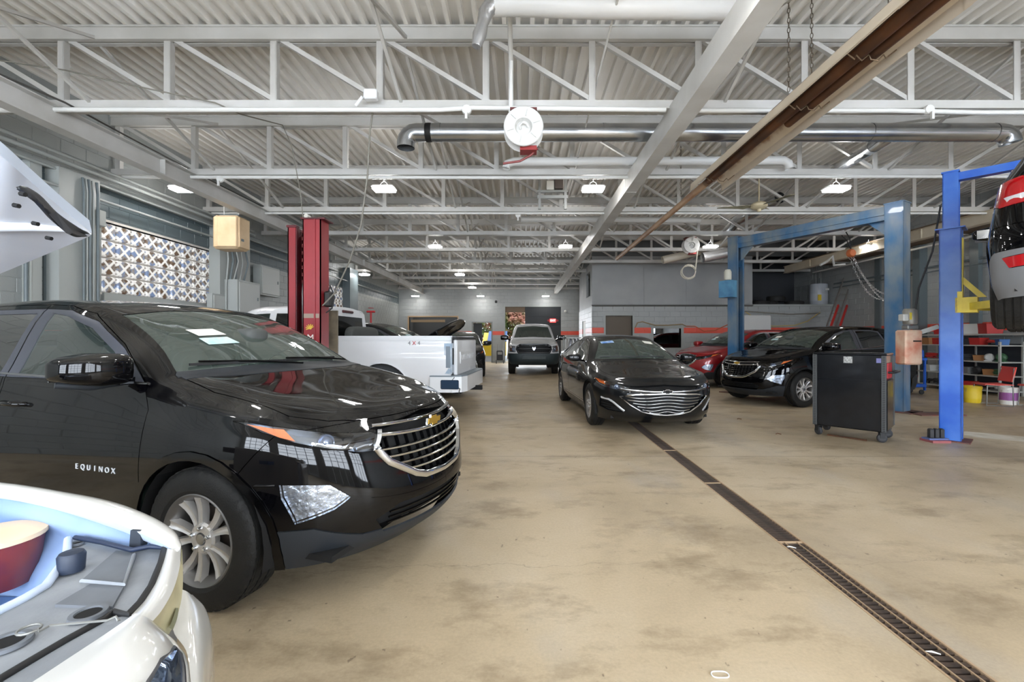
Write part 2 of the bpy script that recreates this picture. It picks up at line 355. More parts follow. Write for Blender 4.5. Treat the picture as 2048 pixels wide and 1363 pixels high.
for k, Y in enumerate(TY):
    i = k-4
    if Y < 1: continue
    if first is None:
        r = empty('roof_truss', (0, 0, 0))
        m = MB(); m.bbox((XL, -.075, 5.07), (XR, -.015, 5.22)); m.bbox((XL, .015, 5.07), (XR, .075, 5.22)); m.bbox((XL, -.09, 5.215), (XR, .09, 5.238)); m.build('top_chord', white_paint, r)
        m = MB(); m.bbox((XL, -.07, 4.22), (XR, -.02, 4.32)); m.bbox((XL, .02, 4.22), (XR, .07, 4.32)); m.bbox((XL, -.08, 4.215), (XR, .08, 4.228)); m.build('bottom_chord', white_paint, r)
        pm = L_angle((0, 0, 4.3), (0, 0, 5.1), .075, .012).mesh('web_post', white_paint)
        q = L_angle((0, 0, 5.1), (PN, 0, 4.3), .05, .01).mesh('web_diagonal', white_paint)
        q2 = L_angle((0, 0, 4.3), (PN, 0, 5.1), .05, .01, -1).mesh('web_diagonal', white_paint)
        for j in range(-1, 14):
            x = X0+PN*j
            if XL < x < XR: link('web_post', pm, r, (x, 0, 0))
            if x > XL and x+PN < XR: link('web_diagonal', q if x < 5.2 else q2, r, (x, 0, 0))
        first = r; r.location = (0, Y, 0)
    else:
        r = copy_tree(first); r.location = (0, Y, 0)
    tag(r, 'white steel roof truss, '+(NTH[i] if i >= 0 else ORD[i]), 'truss', 'white steel roof trusses'); trusses.append(r)
# longitudinal girders
def girder(name, x, boxed, label, y0=YF, y1=YB):
    r = empty(name, (x, 0, 0)); tag(r, label, 'beam', 'long girders under the trusses')
    if boxed:
        y = y0; k = 0
        while y < y1:
            e = min(y+2.35, y1); m = MB(); b = .004*(k % 2); m.bbox((-.098-b, y+.003, 3.964-b), (.098+b, e+.02, 4.24)); m.build('casing_panel', mat('girder_casing', (206, 205, 201), .42, noise=(192, 190, 185), nscale=2), r); y = e; k += 1
    else:
        m = MB(); m.bbox((-.006, y0, 3.96), (.006, y1, 4.21)); m.build('web', white_paint, r)
        m = MB(); m.bbox((-.09, y0, 3.945), (.09, y1, 3.962)); m.bbox((-.09, y0, 4.2), (.09, y1, 4.214)); m.build('flange', white_paint, r)
        m = MB(); y = y0+1.9
        while y < y1: m.bbox((-.085, y-.005, 3.962), (.085, y+.005, 4.2)); y += 4.5
        m.build('stiffeners', white_paint, r)
    return r
girder('steel_girder', -5.72, False, 'white steel I-beam running front to back on the left side')
girder('boxed_girder', 1.915, True, 'white boxed girder with seams running front to back right of centre')
g3 = girder('cream_girder', 10.35, False, 'cream steel beam at the far right ending over the upstairs opening', YF, 17.7)
cream = mat('cream_steel', (222, 212, 192), .5, noise=(200, 186, 160), nscale=1.2)
for c in [x for x in COL.objects if x.parent == g3]: c.data.materials[0] = cream
m = MB(); m.bbox((-.05, YF, 3.96), (-.03, 17.7, 4.21)); m.build('cover_plate', cream, g3)
# bridging rods (X bracing between neighbouring trusses)
bm_a = MB().bar((0, 0, 5.12), (0, 2.25, 4.28), .035, .035).mesh('bridging', white_paint); bm_b = MB().bar((0, 0, 4.28), (0, 2.25, 5.12), .035, .035).mesh('bridging', white_paint)
for bi, bxx in enumerate((-5.35, -1.5, 2.5, 6.35, 9.2)):
    r = empty('bridging_line', (bxx, TY[2], 0)); tag(r, 'line of crossed bridging angles between the trusses, '+('far left by the I-beam', 'above the white pickup', 'right of the boxed girder', 'above the blue lifts', 'near the cream beam')[bi], 'bracing', 'bridging between trusses')
    for k in range(11 if bxx < 3 else 6):
        link('bridging', bm_a, r, (0, 2.25*k, 0)); link('bridging', bm_b, r, (.06, 2.25*k, 0))
# conduits and pipes along trusses
pipe = mat('white_pipe', (214, 213, 209), .4)
def pipeline(name, pts, r, label, cat='pipe', m=None, n=8, group=None):
    o = MB().tube(pts, r, n).build(name, m or pipe, smooth=50); tag(o, label, cat, group); return o
c = [(-5.7, 5.5, 4.17), (-1.0, 5.5, 4.17), (-.6, 5.49, 4.19), (1.75, 5.5, 4.17)]
pipeline('conduit', [(-6.9, 5.5, 4.16)]+c, .03, 'thick white conduit under the nearest truss left of the boxed girder', 'conduit')
pipeline('conduit', [(2.1, 5.5, 4.16), (4.5, 5.5, 4.16), (5.6, 5.49, 4.13), (12, 5.5, 4.16)], .028, 'thick white conduit under the nearest truss right of the boxed girder', 'conduit')
pipeline('conduit', [(-6.9, 7.76, 4.16), (0, 7.76, 4.15), (6, 7.76, 4.17), (12, 7.76, 4.16)], .03, 'white conduit under the second truss', 'conduit')
pipeline('conduit', [(-6.9, 10.0, 4.16), (12, 10.0, 4.16)], .025, 'white conduit under the third truss', 'conduit')
# junction boxes
def jbox(loc, label):
    r = empty('junction_box', loc); tag(r, label, 'junction box', 'junction boxes under the roof steel')
    MB().lathe([(0, 0), (.055, 0), (.06, .01), (.06, .04), (0, .045)], 12, Matrix.Rotation(-PI/2, 3, 'X'), (0, .02, 0)).build('box', pipe, r, 40)
    MB().box((0, -.005, -.09), (.03, .03, .09)).build('plug', pipe, r)
jbox((-.68, 5.44, 4.16), 'round white junction box with pull tab left of the ceiling reel'); jbox((4.95, 5.44, 4.16), 'round white junction box right of the tube heater')
jbox((-.1, 10.0, 4.13), 'round junction box on the third truss conduit'); jbox((-5.2, 7.7, 4.12), 'junction box on the second truss conduit at left')
# pipes running front to back
pipeline('gas_pipe', [(2.42, 1.5, 4.85), (2.42, 7.0, 4.85), (2.42, 16, 4.85)], .035, 'white sprinkler pipe running front to back right of the boxed girder')
pipeline('gas_pipe', [(.93, 2.0, 4.9), (.93, 9.4, 4.25)], .012, 'thin white rod sloping down beside the reel', 'rod')
pipeline('drop_pipe', [(-.14, 4.6, 4.9), (-.14, 5.45, 4.75), (-.14, 5.5, 4.1)], .03, 'square white drop pipe above the ceiling reel')
# duct work
galv = mat('galvanised_duct', (176, 180, 184), .25, metal=.9, noise=(200, 202, 204), nscale=3)
wduct = mat('white_duct', (222, 222, 220), .4)
def duct(name, pts, r, m, label, n=20, seams=(), parent=None):
    root = empty(name, pts[0]); tag(root, label, 'duct'); o = Vector(pts[0])
    MB().tube([Vector(p)-o for p in pts], r, n, caps=False).build('duct_tube', m, root, 60)
    for a, b in seams:
        a = Vector(a)-o; b = Vector(b)-o; MB().tube([a, b], r*1.04, n, caps=False).build('seam_band', m, root, 60)
    return root
def bend(cx, cy, cz, r, axis0, axis1, n=6):
    """quarter bend points from centre offset along two unit axes"""
    return [Vector((cx, cy, cz))+Vector(axis0)*r*math.cos(PI/2*i/n)+Vector(axis1)*r*math.sin(PI/2*i/n) for i in range(n+1)]
Yd = 6.75; zd = H+412/F*Yd
d1 = duct('silver_duct', [(-1.75, Yd, zd-.23)]+[(-1.75+.16*(1-math.cos(a)), Yd, zd-.16+.16*math.sin(a)) for a in (0, .4, .8, 1.2, 1.57)]+[(1.5, Yd, zd), (4, Yd, zd+.0), (7.15, Yd, zd)]+[(7.15+.17*math.sin(a), Yd, zd-.17*(1-math.cos(a))) for a in (.4, .8, 1.2, 1.5)], .13, galv, 'long silver round duct crossing under the roof behind the reel', seams=[((-1.3, Yd, zd), (-1.22, Yd, zd)), ((1.2, Yd, zd), (1.24, Yd, zd)), ((3.5, Yd, zd), (3.54, Yd, zd)), ((5.2, Yd, zd), (5.24, Yd, zd)), ((7.05, Yd, zd), (7.09, Yd, zd))])
MB().lathe([(.132, 0), (.136, .02), (.136, .07), (.132, .09)], 20, Matrix.Rotation(PI/2, 3, 'Y'), (.3, 0, .23)).build('black_strap', mat('black_rubber', (24, 24, 25), .6), d1, 50)
Yw = 7.62; zw = H+354/F*Yw
duct('white_duct', [(-.28, Yw, zw-.12), (-.26, Yw, zw-.04), (-.15, Yw, zw), (4.2, Yw, zw+.02), (4.42, Yw, zw+.02), (4.5, Yw, zw-.03), (4.52, Yw, zw-.12)], .07, wduct, 'slim white duct crossing in front of the third truss', seams=[((1.75, Yw, zw), (1.8, Yw, zw)), ((4.1, Yw, zw+.02), (4.14, Yw, zw+.02))])
Yt = 4.55; zt = H+663/F*Yt
tp = duct('white_duct', [(-.3, Yt, zt+.02), (-.1, Yt, zt+.03), (0.6, Yt, zt), (2.3, Yt, zt-.02)], .105, wduct, 'white round duct at the top edge ending in a taped elbow', seams=[((1.95, Yt, zt), (2.0, Yt, zt))])
crinkle = mat('foil_tape', (190, 190, 190), .3, metal=.7, bump=1.0, bscale=14)
fo = Vector((-.3, Yt, zt+.02))
MB().tube([Vector((.12, 0, .015)), Vector((0, -.02, 0)), Vector((-.07, -.03, -.1)), Vector((-.10, -.04, -.22)), Vector((-.13, -.05, -.33)), Vector((-.16, -.06, -.46))], .07, 10, rs=[.1, .09, .075, .055, .07, .045]).build('taped_end', crinkle, tp, 70)
# right hand silver branch ducts
pa, pb = px(1750, 290, 7.0), px(1672, 340, 8.9)
duct('silver_duct', [px(1775, 275, 6.9), pa, pb], .1, galv, 'short silver branch duct dropping from the long duct', seams=[(pa, Vector(pa).lerp(Vector(pb), .1))])
duct('silver_duct', [px(1560, 395, 11.2), px(1505, 425, 12.4), px(1475, 440, 12.8), px(1450, 468, 13.0)], .14, galv, 'silver duct elbow behind the ceiling fan')
duct('white_duct', [px(1325, 520, 15.2), px(1400, 502, 15.2), px(1452, 486, 15.2)], .13, mat('aged_duct', (196, 188, 172), .5), 'aged duct beyond the far reel')
duct('silver_duct', [px(1405, 515, 14.2), px(1480, 500, 14.2)], .16, crinkle, 'crinkled foil duct behind the left blue lift post')
duct('white_duct', [px(1042, 438, 11.2), px(1200, 438, 11.2), px(1400, 440, 11.2)], .07, wduct, 'thin white duct crossing near the fourth truss')
# ceiling reels
def reel(loc, R, label, mred):
    r = empty('ceiling_reel', loc); tag(r, label, 'hose reel', 'reels under the roof')
    Mx = Matrix.Rotation(PI/2, 3, 'X')
    MB().lathe([(0, .05), (R*.36, .05), (R*.40, .075), (R*.44, .10), (R*.97, .115), (R, .105), (R, .09), (R*.5, .075), (R*.4, .0), (R*.5, -.06), (R, -.075), (R, -.09), (R*.4, -.1), (0, -.1)], 40, Mx).build('spool', mat('reel_white', (204, 203, 199), .35), r, 35)
    for k in range(6):
        a = k*PI/3+.3; MB().box((math.cos(a)*R*.68, -.117, math.sin(a)*R*.68), (R*.34, .006, .008), M=Matrix.Rotation(-a, 3, 'Y')).build('spool_rib', mat('reel_rib', (200, 199, 195), .4), r)
    MB().tube([(-R*.15, -.07, -R*.1), (-R*.2, -.09, R*.05), (-R*.05, -.1, R*.2), (R*.15, -.09, R*.15), (R*.25, -.07, 0)], .012, 8).build('swivel_pipe', pipe, r, 50)
    m = MB(); m.box((0, .05, R*.98), (.34*R/.25, .22, .03)); m.box((-.15*R/.25, .08, R*.6), (.03, .08, R*.9)); m.box((.15*R/.25, .08, R*.6), (.03, .08, R*.9)); m.build('mount_bracket', mat('rust_red_bracket', (96, 46, 42), .6), r)
    MB().box((R*.25, .03, -R*.98), (R*.85, .16, R*.22)).build('guide_arm', mat('reel_red', (140, 40, 38), .5), r)
    return r
rl = reel(px(1047, 260, 5.45), .237, 'round white ceiling reel with red bracket hung from nearest truss', None)
o = MB().tube([px(1075, 297, 5.5), px(1062, 310, 5.48), px(1040, 322, 5.46), px(1006, 327, 5.45)], .014, 8).build('hose_tail', mat('red_hose', (120, 60, 58), .5), smooth=50); tag(o, 'short dark red hose tail hanging under the white ceiling reel', 'hose')
reel(px(1381, 491, 13.6), .24, 'small white reel hanging far back behind the tube heater', None)
pts = []
for k in range(30): a = k*.42; pts.append(Vector(px(1378, 541, 13.4))+Vector((.19*math.cos(a)*(1+.02*k/3), .0+k*.003, .19*math.sin(a)-k*.002)))
o = MB().tube([px(1395, 500, 13.4), px(1393, 520, 13.4)]+pts, .018, 6).build('coiled_hose', mat('cream_hose', (214, 208, 192), .5), smooth=50); tag(o, 'cream hose coil dangling below the far reel', 'hose')
# radiant tube heater
hx = 3.0; hz = H+3.0/1.22; m = MB(); sec = [(-.25, -.04), (-.24, .06), (-.13, .17), (.13, .17), (.24, .06), (.25, -.04)]
rust, nt_, b_ = newmat('heater_reflector'); N_ = nt_.nodes.new; L_ = nt_.links.new
tc_ = N_('ShaderNodeTexCoord'); sp_ = N_('ShaderNodeSeparateXYZ'); L_(tc_.outputs['Object'], sp_.inputs[0]); ab_ = N_('ShaderNodeMath'); ab_.operation = 'ABSOLUTE'; L_(sp_.outputs[0], ab_.inputs[0])
nz_ = N_('ShaderNodeTexNoise'); nz_.inputs['Scale'].default_value = 5; nz_.inputs['Detail'].default_value = 5; L_(tc_.outputs['Object'], nz_.inputs['Vector']); ad_ = N_('ShaderNodeMath'); ad_.operation = 'MULTIPLY_ADD'; ad_.inputs[1].default_value = .16; L_(nz_.outputs['Fac'], ad_.inputs[0]); L_(ab_.outputs[0], ad_.inputs[2])
rr_ = N_('ShaderNodeValToRGB'); rr_.color_ramp.elements[0].position = .17; rr_.color_ramp.elements[0].color = srgb((96, 70, 52)); rr_.color_ramp.elements[1].position = .27; rr_.color_ramp.elements[1].color = srgb((232, 216, 192)); e_ = rr_.color_ramp.elements.new(.22); e_.color = srgb((168, 128, 92)); L_(ad_.outputs[0], rr_.inputs[0]); L_(rr_.outputs[0], b_.inputs['Base Color']); b_.inputs['Roughness'].default_value = .4; b_.inputs['Metallic'].default_value = .25
h = empty('tube_heater', (hx, 0, hz)); tag(h, 'long radiant tube heater with rusty reflector hung by chains', 'heater')
seg = [(-.5, 3.3), (3.25, 5.0), (4.95, 7.35)]
for k, (a, b) in enumerate(seg):
    m = MB(); vs = []; t = .004
    for yy in (a, b): vs += [(x*(1+.03*k), yy, z) for x, z in sec]+[(x*(1+.03*k)*.97, yy, z-t*2) for x, z in sec]
    n = len(sec); fs = []
    for i in range(n-1): fs += [(i, i+1, 2*n+i+1, 2*n+i), (n+i, 3*n+i, 3*n+i+1, n+i+1)]
    m.add(vs, fs); m.build('reflector', rust, h)
dark_tube = mat('burnt_steel_tube', (70, 52, 42), .5, metal=.5, noise=(120, 78, 50), nscale=3, namp=.2)
MB().tube([(-.06, -.5, .03), (-.06, 7.2, .03)], .055, 14).build('burner_tube', dark_tube, h, 50)
MB().tube([(.07, -.5, .03), (.07, 5.2, .03)], .05, 14).build('burner_tube', dark_tube, h, 50)
MB().tube([(-.06, 7.1, .03), (-.06, 14.0, .03)], .055, 14).build('exhaust_tube', mat('tan_tube', (196, 162, 128), .5, noise=(170, 130, 100), nscale=2), h, 50)
for yy in (4.75, 3.9, 6.9):
    MB().tube([(-.24, yy, .05), (-.12, yy, -.04), (-.11, yy, .0), (-.06, yy, -.05), (0, yy, .0), (.02, yy, -.04), (.08, yy, -.05), (.13, yy, .0), (.15, yy, -.03), (.25, yy, .05)], .006, 6).build('wire_hanger', mat('wire_steel', (120, 100, 80), .4, metal=.6), h)
def chain(p0, p1, name, label, link_len=.05, m=None, r=.004, parent=None):
    p0 = Vector(p0); p1 = Vector(p1); n = max(2, int((p1-p0).length/link_len)); d = (p1-p0).normalized(); o = MB(); u = d.orthogonal().normalized(); w = d.cross(u)
    for i in range(n):
        c = p0.lerp(p1, (i+.5)/n); s = u if i % 2 else w; L2 = link_len*.62; W2 = link_len*.26
        o.tube([c+d*(L2*math.cos(a))+s*(W2*math.sin(a)) for a in [2*PI*k/8 for k in range(8)]], r, 5, closed=True)
    ob = o.build(name, m or mat('chain_steel', (110, 100, 88), .4, metal=.8), parent, 60)
    if label: tag(ob, label, 'chain', 'hanging chains')
    return ob
chain((0.05, 3.75, .16), (.05, 3.75, 1.35), 'chain', None, parent=h); chain((-.22, 4.7, .12), (-.22, 4.7, 1.3), 'chain', None, parent=h); chain((.02, 4.7, .16), (.02, 4.7, 1.3), 'chain', None, parent=h)
chain((-.15, 8.1, .1), (-.15, 8.1, 1.3), 'chain', None, parent=h)
# LED high bay fixtures
fix_w = mat('fixture_white', (225, 225, 225), .4)
lampm = MATS['led_lens'] = bpy.data.materials.new('led_lens'); lampm.use_nodes = True
b_ = lampm.node_tree.nodes['Principled BSDF']; b_.inputs['Base Color'].default_value = (1, 1, 1, 1); b_.inputs['Emission Color'].default_value = (1, .985, .96, 1); b_.inputs['Emission Strength'].default_value = LAMP_W
hous = MB().bevbox((0, 0, .035), (.42, .27, .05), .03).mesh('housing', fix_w, 40)
lens = MB().bevbox((0, 0, 0), (.38, .23, .03), .025).mesh('lens', lampm, 40)
hook = MB().tube([(-.08, 0, .06), (-.05, 0, .13), (0, 0, .16), (.05, 0, .13), (.08, 0, .06)], .006, 6).tube([(0, 0, .16), (0, 0, .22)], .006, 6).mesh('hanger', fix_w)
rown = {3.25: 'overhead row above the near cars', 8.2: 'nearest row in view', 13.4: 'second row', -1.2: 'row behind the camera', 18.5: 'third row', 23.2: 'fourth row', 25.2: 'row by the back wall', 3.2: 'overhead row above the near cars'}
for x, y, z in LAMPS:
    r = empty('ceiling_light', (x, y, z)); side = 'far left' if x < -4 else 'left of centre' if x < 0 else 'right of centre' if x < 3 else 'right' if x < 8 else 'far right'
    tag(r, 'glowing white LED ceiling light, %s, %s' % (rown[y], side), 'ceiling light', 'LED ceiling lights')
    pl = bpy.data.lights.new('uplight_fill', 'POINT'); pl.energy = UPLIGHT_FILL_W if y < 24 else .5; pl.shadow_soft_size = .12; plo = bpy.data.objects.new('uplight_fill', pl); COL.objects.link(plo); plo.location = (x, y, z+.3)  # point fill added above each fixture to brighten the deck and walls
    link('housing', hous, r); link('lens', lens, r); link('hanger', hook, r)
# ceiling fan
fl_ = px(1518, 412, 9.9); r = empty('ceiling_fan', fl_); tag(r, 'old cream ceiling fan with three dusty dark blades', 'fan')
cf = mat('cream_fan', (216, 202, 168), .45)
MB().lathe([(0, .1), (.05, .1), (.13, .07), (.17, .03), (.17, -.02), (.12, -.06), (.05, -.07), (.045, -.1), (.03, -.12), (0, -.12)], 24).build('motor', cf, r, 40)
MB().tube([(0, 0, .08), (0, 0, .72)], .014, 8).build('downrod', cf, r, 50); MB().lathe([(0, .80), (.09, .80), (.085, .74), (.03, .66), (0, .66)], 16).build('canopy', pipe, r, 40)
blade = mat('dusty_fan_blade', (96, 88, 66), .6, noise=(150, 145, 120), nscale=4)
for k, a in enumerate((40, 165, 285)):
    a = math.radians(a); Mr = Matrix.Rotation(a, 3, 'Z') @ Matrix.Rotation(.2, 3, 'X')
    MB().add([Mr @ Vector(p) for p in [(.12, -.03, 0), (.22, -.05, .01), (.3, -.08, .0), (.85, -.09, -.01), (.88, -.06, -.01), (.88, .06, -.01), (.85, .09, -.01), (.3, .08, .0), (.22, .05, .01), (.12, .03, 0)]]+[Mr @ Vector((p[0], p[1], p[2]-.012)) for p in [(.12, -.03, 0), (.22, -.05, .01), (.3, -.08, .0), (.85, -.09, -.01), (.88, -.06, -.01), (.88, .06, -.01), (.85, .09, -.01), (.3, .08, .0), (.22, .05, .01), (.12, .03, 0)]], [tuple(range(10)), tuple(range(19, 9, -1))]+[(i, (i+1) % 10, 10+(i+1) % 10, 10+i) for i in range(10)]).build('fan_blade', blade, r)
# hoist trolley between trusses
r = empty('hoist_bracket', px(1105, 385, 8.9)); tag(r, 'steel hoist bracket frame hanging beyond the second truss', 'bracket')
st = mat('grey_steel', (140, 140, 136), .45, metal=.5)
m = MB(); m.bbox((-.28, -.03, -.33), (-.23, .03, .33)); m.bbox((.23, -.03, -.33), (.28, .03, .33)); m.bbox((-.3, -.04, -.12), (.3, .04, -.06)); m.bbox((-.3, -.04, .0), (.3, .04, .04)); m.build('frame', st, r)
MB().bbox((-.12, -.1, .03), (.02, .1, .2)).build('motor_box', mat('pale_box', (190, 188, 180), .5), r); MB().bbox((.04, -.12, .05), (.2, .1, .3)).build('gear_case', mat('dark_motor', (70, 60, 54), .6), r)
# wires
wire_l = mat('grey_cable', (120, 116, 106), .5)
pipeline('hanging_cable', [px(748, 205, 5.6), px(740, 260, 5.6), px(735, 350, 5.7), px(722, 450, 5.8), px(700, 520, 5.95), px(670, 585, 6.1), px(645, 611, 6.15)], .010, 'long dark cable swooping from the nearest truss to the red lift post', 'cable', wire_l)
pipeline('hanging_cable', [px(565, 250, 6.4), px(583, 290, 6.4), px(600, 380, 6.3), px(606, 437, 6.2)], .006, 'thin cable dropping to the top of the red lift', 'cable', wire_l)
pipeline('hanging_cable', [px(-20, 118, 5.2), px(130, 140, 5.3), px(300, 178, 5.4), px(430, 205, 5.5), px(480, 228, 5.6), px(565, 250, 6.4)], .008, 'loose cable strung across the roof steel at upper left', 'cable', wire_l)
pipeline('hanging_cable', [px(-20, 140, 4.9), px(130, 205, 5.4), px(250, 270, 6.6), px(400, 350, 8.4), px(560, 430, 12)], .012, 'bundled cable running along the left I-beam', 'cable', mat('dark_cable', (70, 68, 64), .5))
c = MB().bevbox((0, 0, 0), (.16, .1, .12), .015).tube([(-.1, 0, -.02), (-.2, .05, -.1)], .02, 8).build('security_camera', fix_w); c.location = px(742, 190, 5.4); tag(c, 'small white camera box fixed to nearest truss', 'camera')
# ---------------------------------------------------------------- left wall dressing
wl = XL
gm = mat('grey_paint_light', (160, 164, 161), .4, bump=.2, bscale=50); gd = mat('grey_paint_dark', (98, 108, 111), .4)
def ypx(x, X): return F*X/(x-VX)
# pilasters on the left wall
for nm, (xa, xb), d, mm in (('trim_1', (118, 200), .22, gm), ('trim_2', (440, 500), .25, gm), ('trim_3', (60, 84), .12, gm), ('trim_4', (700, 716), .3, gd)):
    ya, yb = ypx(xa, XL+d), ypx(xb, XL+d)
    o = MB().bbox((XL, ya, 0), (XL+d, yb, 3.95 if nm != 'trim_4' else 4.2)).build(nm, mm); struct(o)
# recessed dark panel between pilasters
o = MB().bbox((XL, ypx(84, XL), 0), (XL+.03, ypx(118, XL), 3.5)).build('trim_5', gd); struct(o)
o = MB().bbox((XL, YF, 3.93), (XL+.1, 17, 4.0)).build('trim_6', gm); struct(o)
# sill ledge under the window
o = MB().bbox((XL, win_y0, .0), (XL+.05, win_y1+.5, win_z0)).build('trim_7', gm); struct(o)
# glass block window
wf = MB(); yy0, yy1, zz0, zz1 = win_y0, win_y1, win_z0, win_z1
wf.bbox((XL-.12, yy0-.03, zz1), (XL+.01, yy1+.03, zz1+.04)); wf.bbox((XL-.12, yy0-.03, zz0-.03), (XL+.01, yy1+.03, zz0))
win = wf.build('window_1', mat('mortar_white', (205, 200, 192), .6)); struct(win)
def glassblock_mat():
    m, nt, b = newmat('glass_block'); L = nt.links.new; N = nt.nodes.new
    tc = N('ShaderNodeTexCoord'); sp = N('ShaderNodeSeparateXYZ'); L(tc.outputs['Object'], sp.inputs[0])
    def mth(op, a, b2=None, v=None):
        n = N('ShaderNodeMath'); n.operation = op
        L(a, n.inputs[0]) if not isinstance(a, float) else setattr(n.inputs[0], 'default_value', a)
        if b2 is not None: L(b2, n.inputs[1])
        if v is not None: n.inputs[1].default_value = v
        return n.outputs[0]
    a = mth('ADD', sp.outputs[1], sp.outputs[2]); d = mth('SUBTRACT', sp.outputs[1], sp.outputs[2])
    fa = mth('PINGPONG', mth('ADD', a, v=5.0), v=.1); fd = mth('PINGPONG', mth('ADD', d, v=5.0), v=.1)
    mn = mth('MINIMUM', fa, fd)
    r = N('ShaderNodeValToRGB'); r.color_ramp.elements[0].position = .022; r.color_ramp.elements[0].color = (1, 1, 1, 1); r.color_ramp.elements[1].position = .036; r.color_ramp.elements[1].color = (0, 0, 0, 1); L(mn, r.inputs[0])
    g = N('ShaderNodeNewGeometry'); n = N('ShaderNodeTexNoise'); n.inputs['Scale'].default_value = 9; n.inputs['Detail'].default_value = 2; L(g.outputs['Position'], n.inputs['Vector'])
    cr = N('ShaderNodeValToRGB'); cr.color_ramp.elements[0].position = .38; cr.color_ramp.elements[0].color = srgb((104, 84, 68)); cr.color_ramp.elements[1].position = .62; cr.color_ramp.elements[1].color = srgb((120, 138, 172)); e = cr.color_ramp.elements.new(.5); e.color = srgb((140, 134, 128)); L(n.outputs['Fac'], cr.inputs[0])
    mx = N('ShaderNodeMix'); mx.data_type = 'RGBA'; L(r.outputs[0], mx.inputs[0]); L(cr.outputs[0], mx.inputs[6]); mx.inputs[7].default_value = srgb((232, 230, 226))
    L(mx.outputs[2], b.inputs['Base Color']); L(mx.outputs[2], b.inputs['Emission Color']); b.inputs['Emission Strength'].default_value = .12; b.inputs['Roughness'].default_value = .08
    bp = N('ShaderNodeBump'); bp.inputs['Strength'].default_value = .8; bp.inputs['Distance'].default_value = .01; L(mn, bp.inputs['Height']); L(bp.outputs[0], b.inputs['Normal'])
    MATS['glass_block'] = m; return m
gbm = glassblock_mat(); s = .305; gb = MB().bevbox((0, 0, 0), (.08, s-.03, s-.03), .02).mesh('glass_block', gbm)
MB().bbox((XL-.10, yy0, zz0), (XL-.09, yy1, zz1)).build('mortar_bed', MATS['mortar_white'], win)
for c in range(9):
    for r in range(4): link('glass_block', gb, win, (XL-.05, yy0+s*(c+.5), zz0+s*(r+.5)))
w2 = MB().bbox((XL-.1, 16.2, 2.2), (XL-.06, 18.6, 3.4)).build('window_2', MATS['mortar_white']); struct(w2)
for c in range(8):
    for r in range(4): link('glass_block', gb, w2, (XL-.03, 16.2+.3*(c+.5), 2.2+.3*(r+.5)))
# conduits: along the wall, and risers
for i, (a, b, z, z2, X) in enumerate(((-3, 17, 3.92, 3.92, XL+.16), (-3, 11.5, 4.02, 4.02, XL+.3), (-3, 11.4, 4.1, 4.1, XL+.34), (-3, 25, 3.66, 3.66, XL+.2))):
    pipeline('conduit', [(X, a, z), (X, b, z2)], (.022, .03, .022, .02)[i], 'grey painted conduit running along the left wall, '+('over the glass block window', 'highest, beside the roof steel', 'topmost thin one', 'lowest, just above the window')[i], 'conduit', gm)
cx = XL+.27
for i, xx in enumerate((168, 174, 180, 187, 196)):
    y = ypx(xx, cx); pipeline('conduit', [(cx, y, 0), (cx, y, 3.7), (cx-.02, y, 3.9)], (.018, .015, .022, .015, .022)[i], 'vertical grey conduit on pilaster left of the glass block window, number %s from left' % ['one', 'two', 'three', 'four', 'five'][i], 'conduit', (gd, gm, gd, gm, gd)[i], group='conduits on the window pilaster')
for i, xx in enumerate((452, 458, 464, 470, 477, 484)):
    y = ypx(xx, XL+.32); pipeline('conduit', [(XL+.32, y, .2), (XL+.32, y, 2.6), (XL+.34+.05*(i % 3), y+.05, 3.2), (XL+.32, y, 3.9)], (.02, .025, .016, .02, .016, .02)[i], 'vertical light conduit below the tan unit heater, %s' % ['leftmost', 'second', 'third', 'fourth', 'fifth', 'rightmost'][i], 'conduit', (gm, gd)[i % 2], group='conduits under the unit heater')
j = MB().bevbox((XL+.2, ypx(198, XL+.2), 3.35), (.12, .14, .26), .01).build('pull_box', gm); tag(j, 'small grey pull box at upper left corner of glass block window', 'box')
for i, (xx, X) in enumerate(((52, XL+.1), (60, XL+.1))): pipeline('conduit', [(X, ypx(xx, X), 0), (X, ypx(xx, X), 3.6)], .025, 'grey conduit on wall behind the raised hood, %s' % ['left one', 'right one'][i], 'conduit', (gd, gm)[i])
# unit heater
r = empty('unit_heater', (-6.05, 9.35, 3.55)); tag(r, 'tan box unit heater hanging from the roof steel', 'heater')
tan = mat('tan_enamel', (222, 196, 158), .45, noise=(192, 160, 122), nscale=3, namp=.25)
MB().bevbox((0, 0, 0), (.52, .42, .68), .04).build('casing', tan, r, 30); MB().bevbox((.05, -.215, 0), (.40, .03, .62), .03).build('front_panel', tan, r, 30)
MB().bevbox((.265, 0, 0), (.03, .36, .62), .03).build('side_panel', tan, r, 30); MB().box((.285, -.08, -.15), (.01, .08, .05)).build('rating_plate', gd, r)
m = MB(); m.tube([(-.15, 0, .34), (-.15, 0, .7)], .01).tube([(.15, 0, .34), (.15, 0, .7)], .01); m.build('hanger_rods', pipe, r); MB().bevbox((0, 0, .36), (.4, .2, .05), .02).build('top_bracket', gd, r)
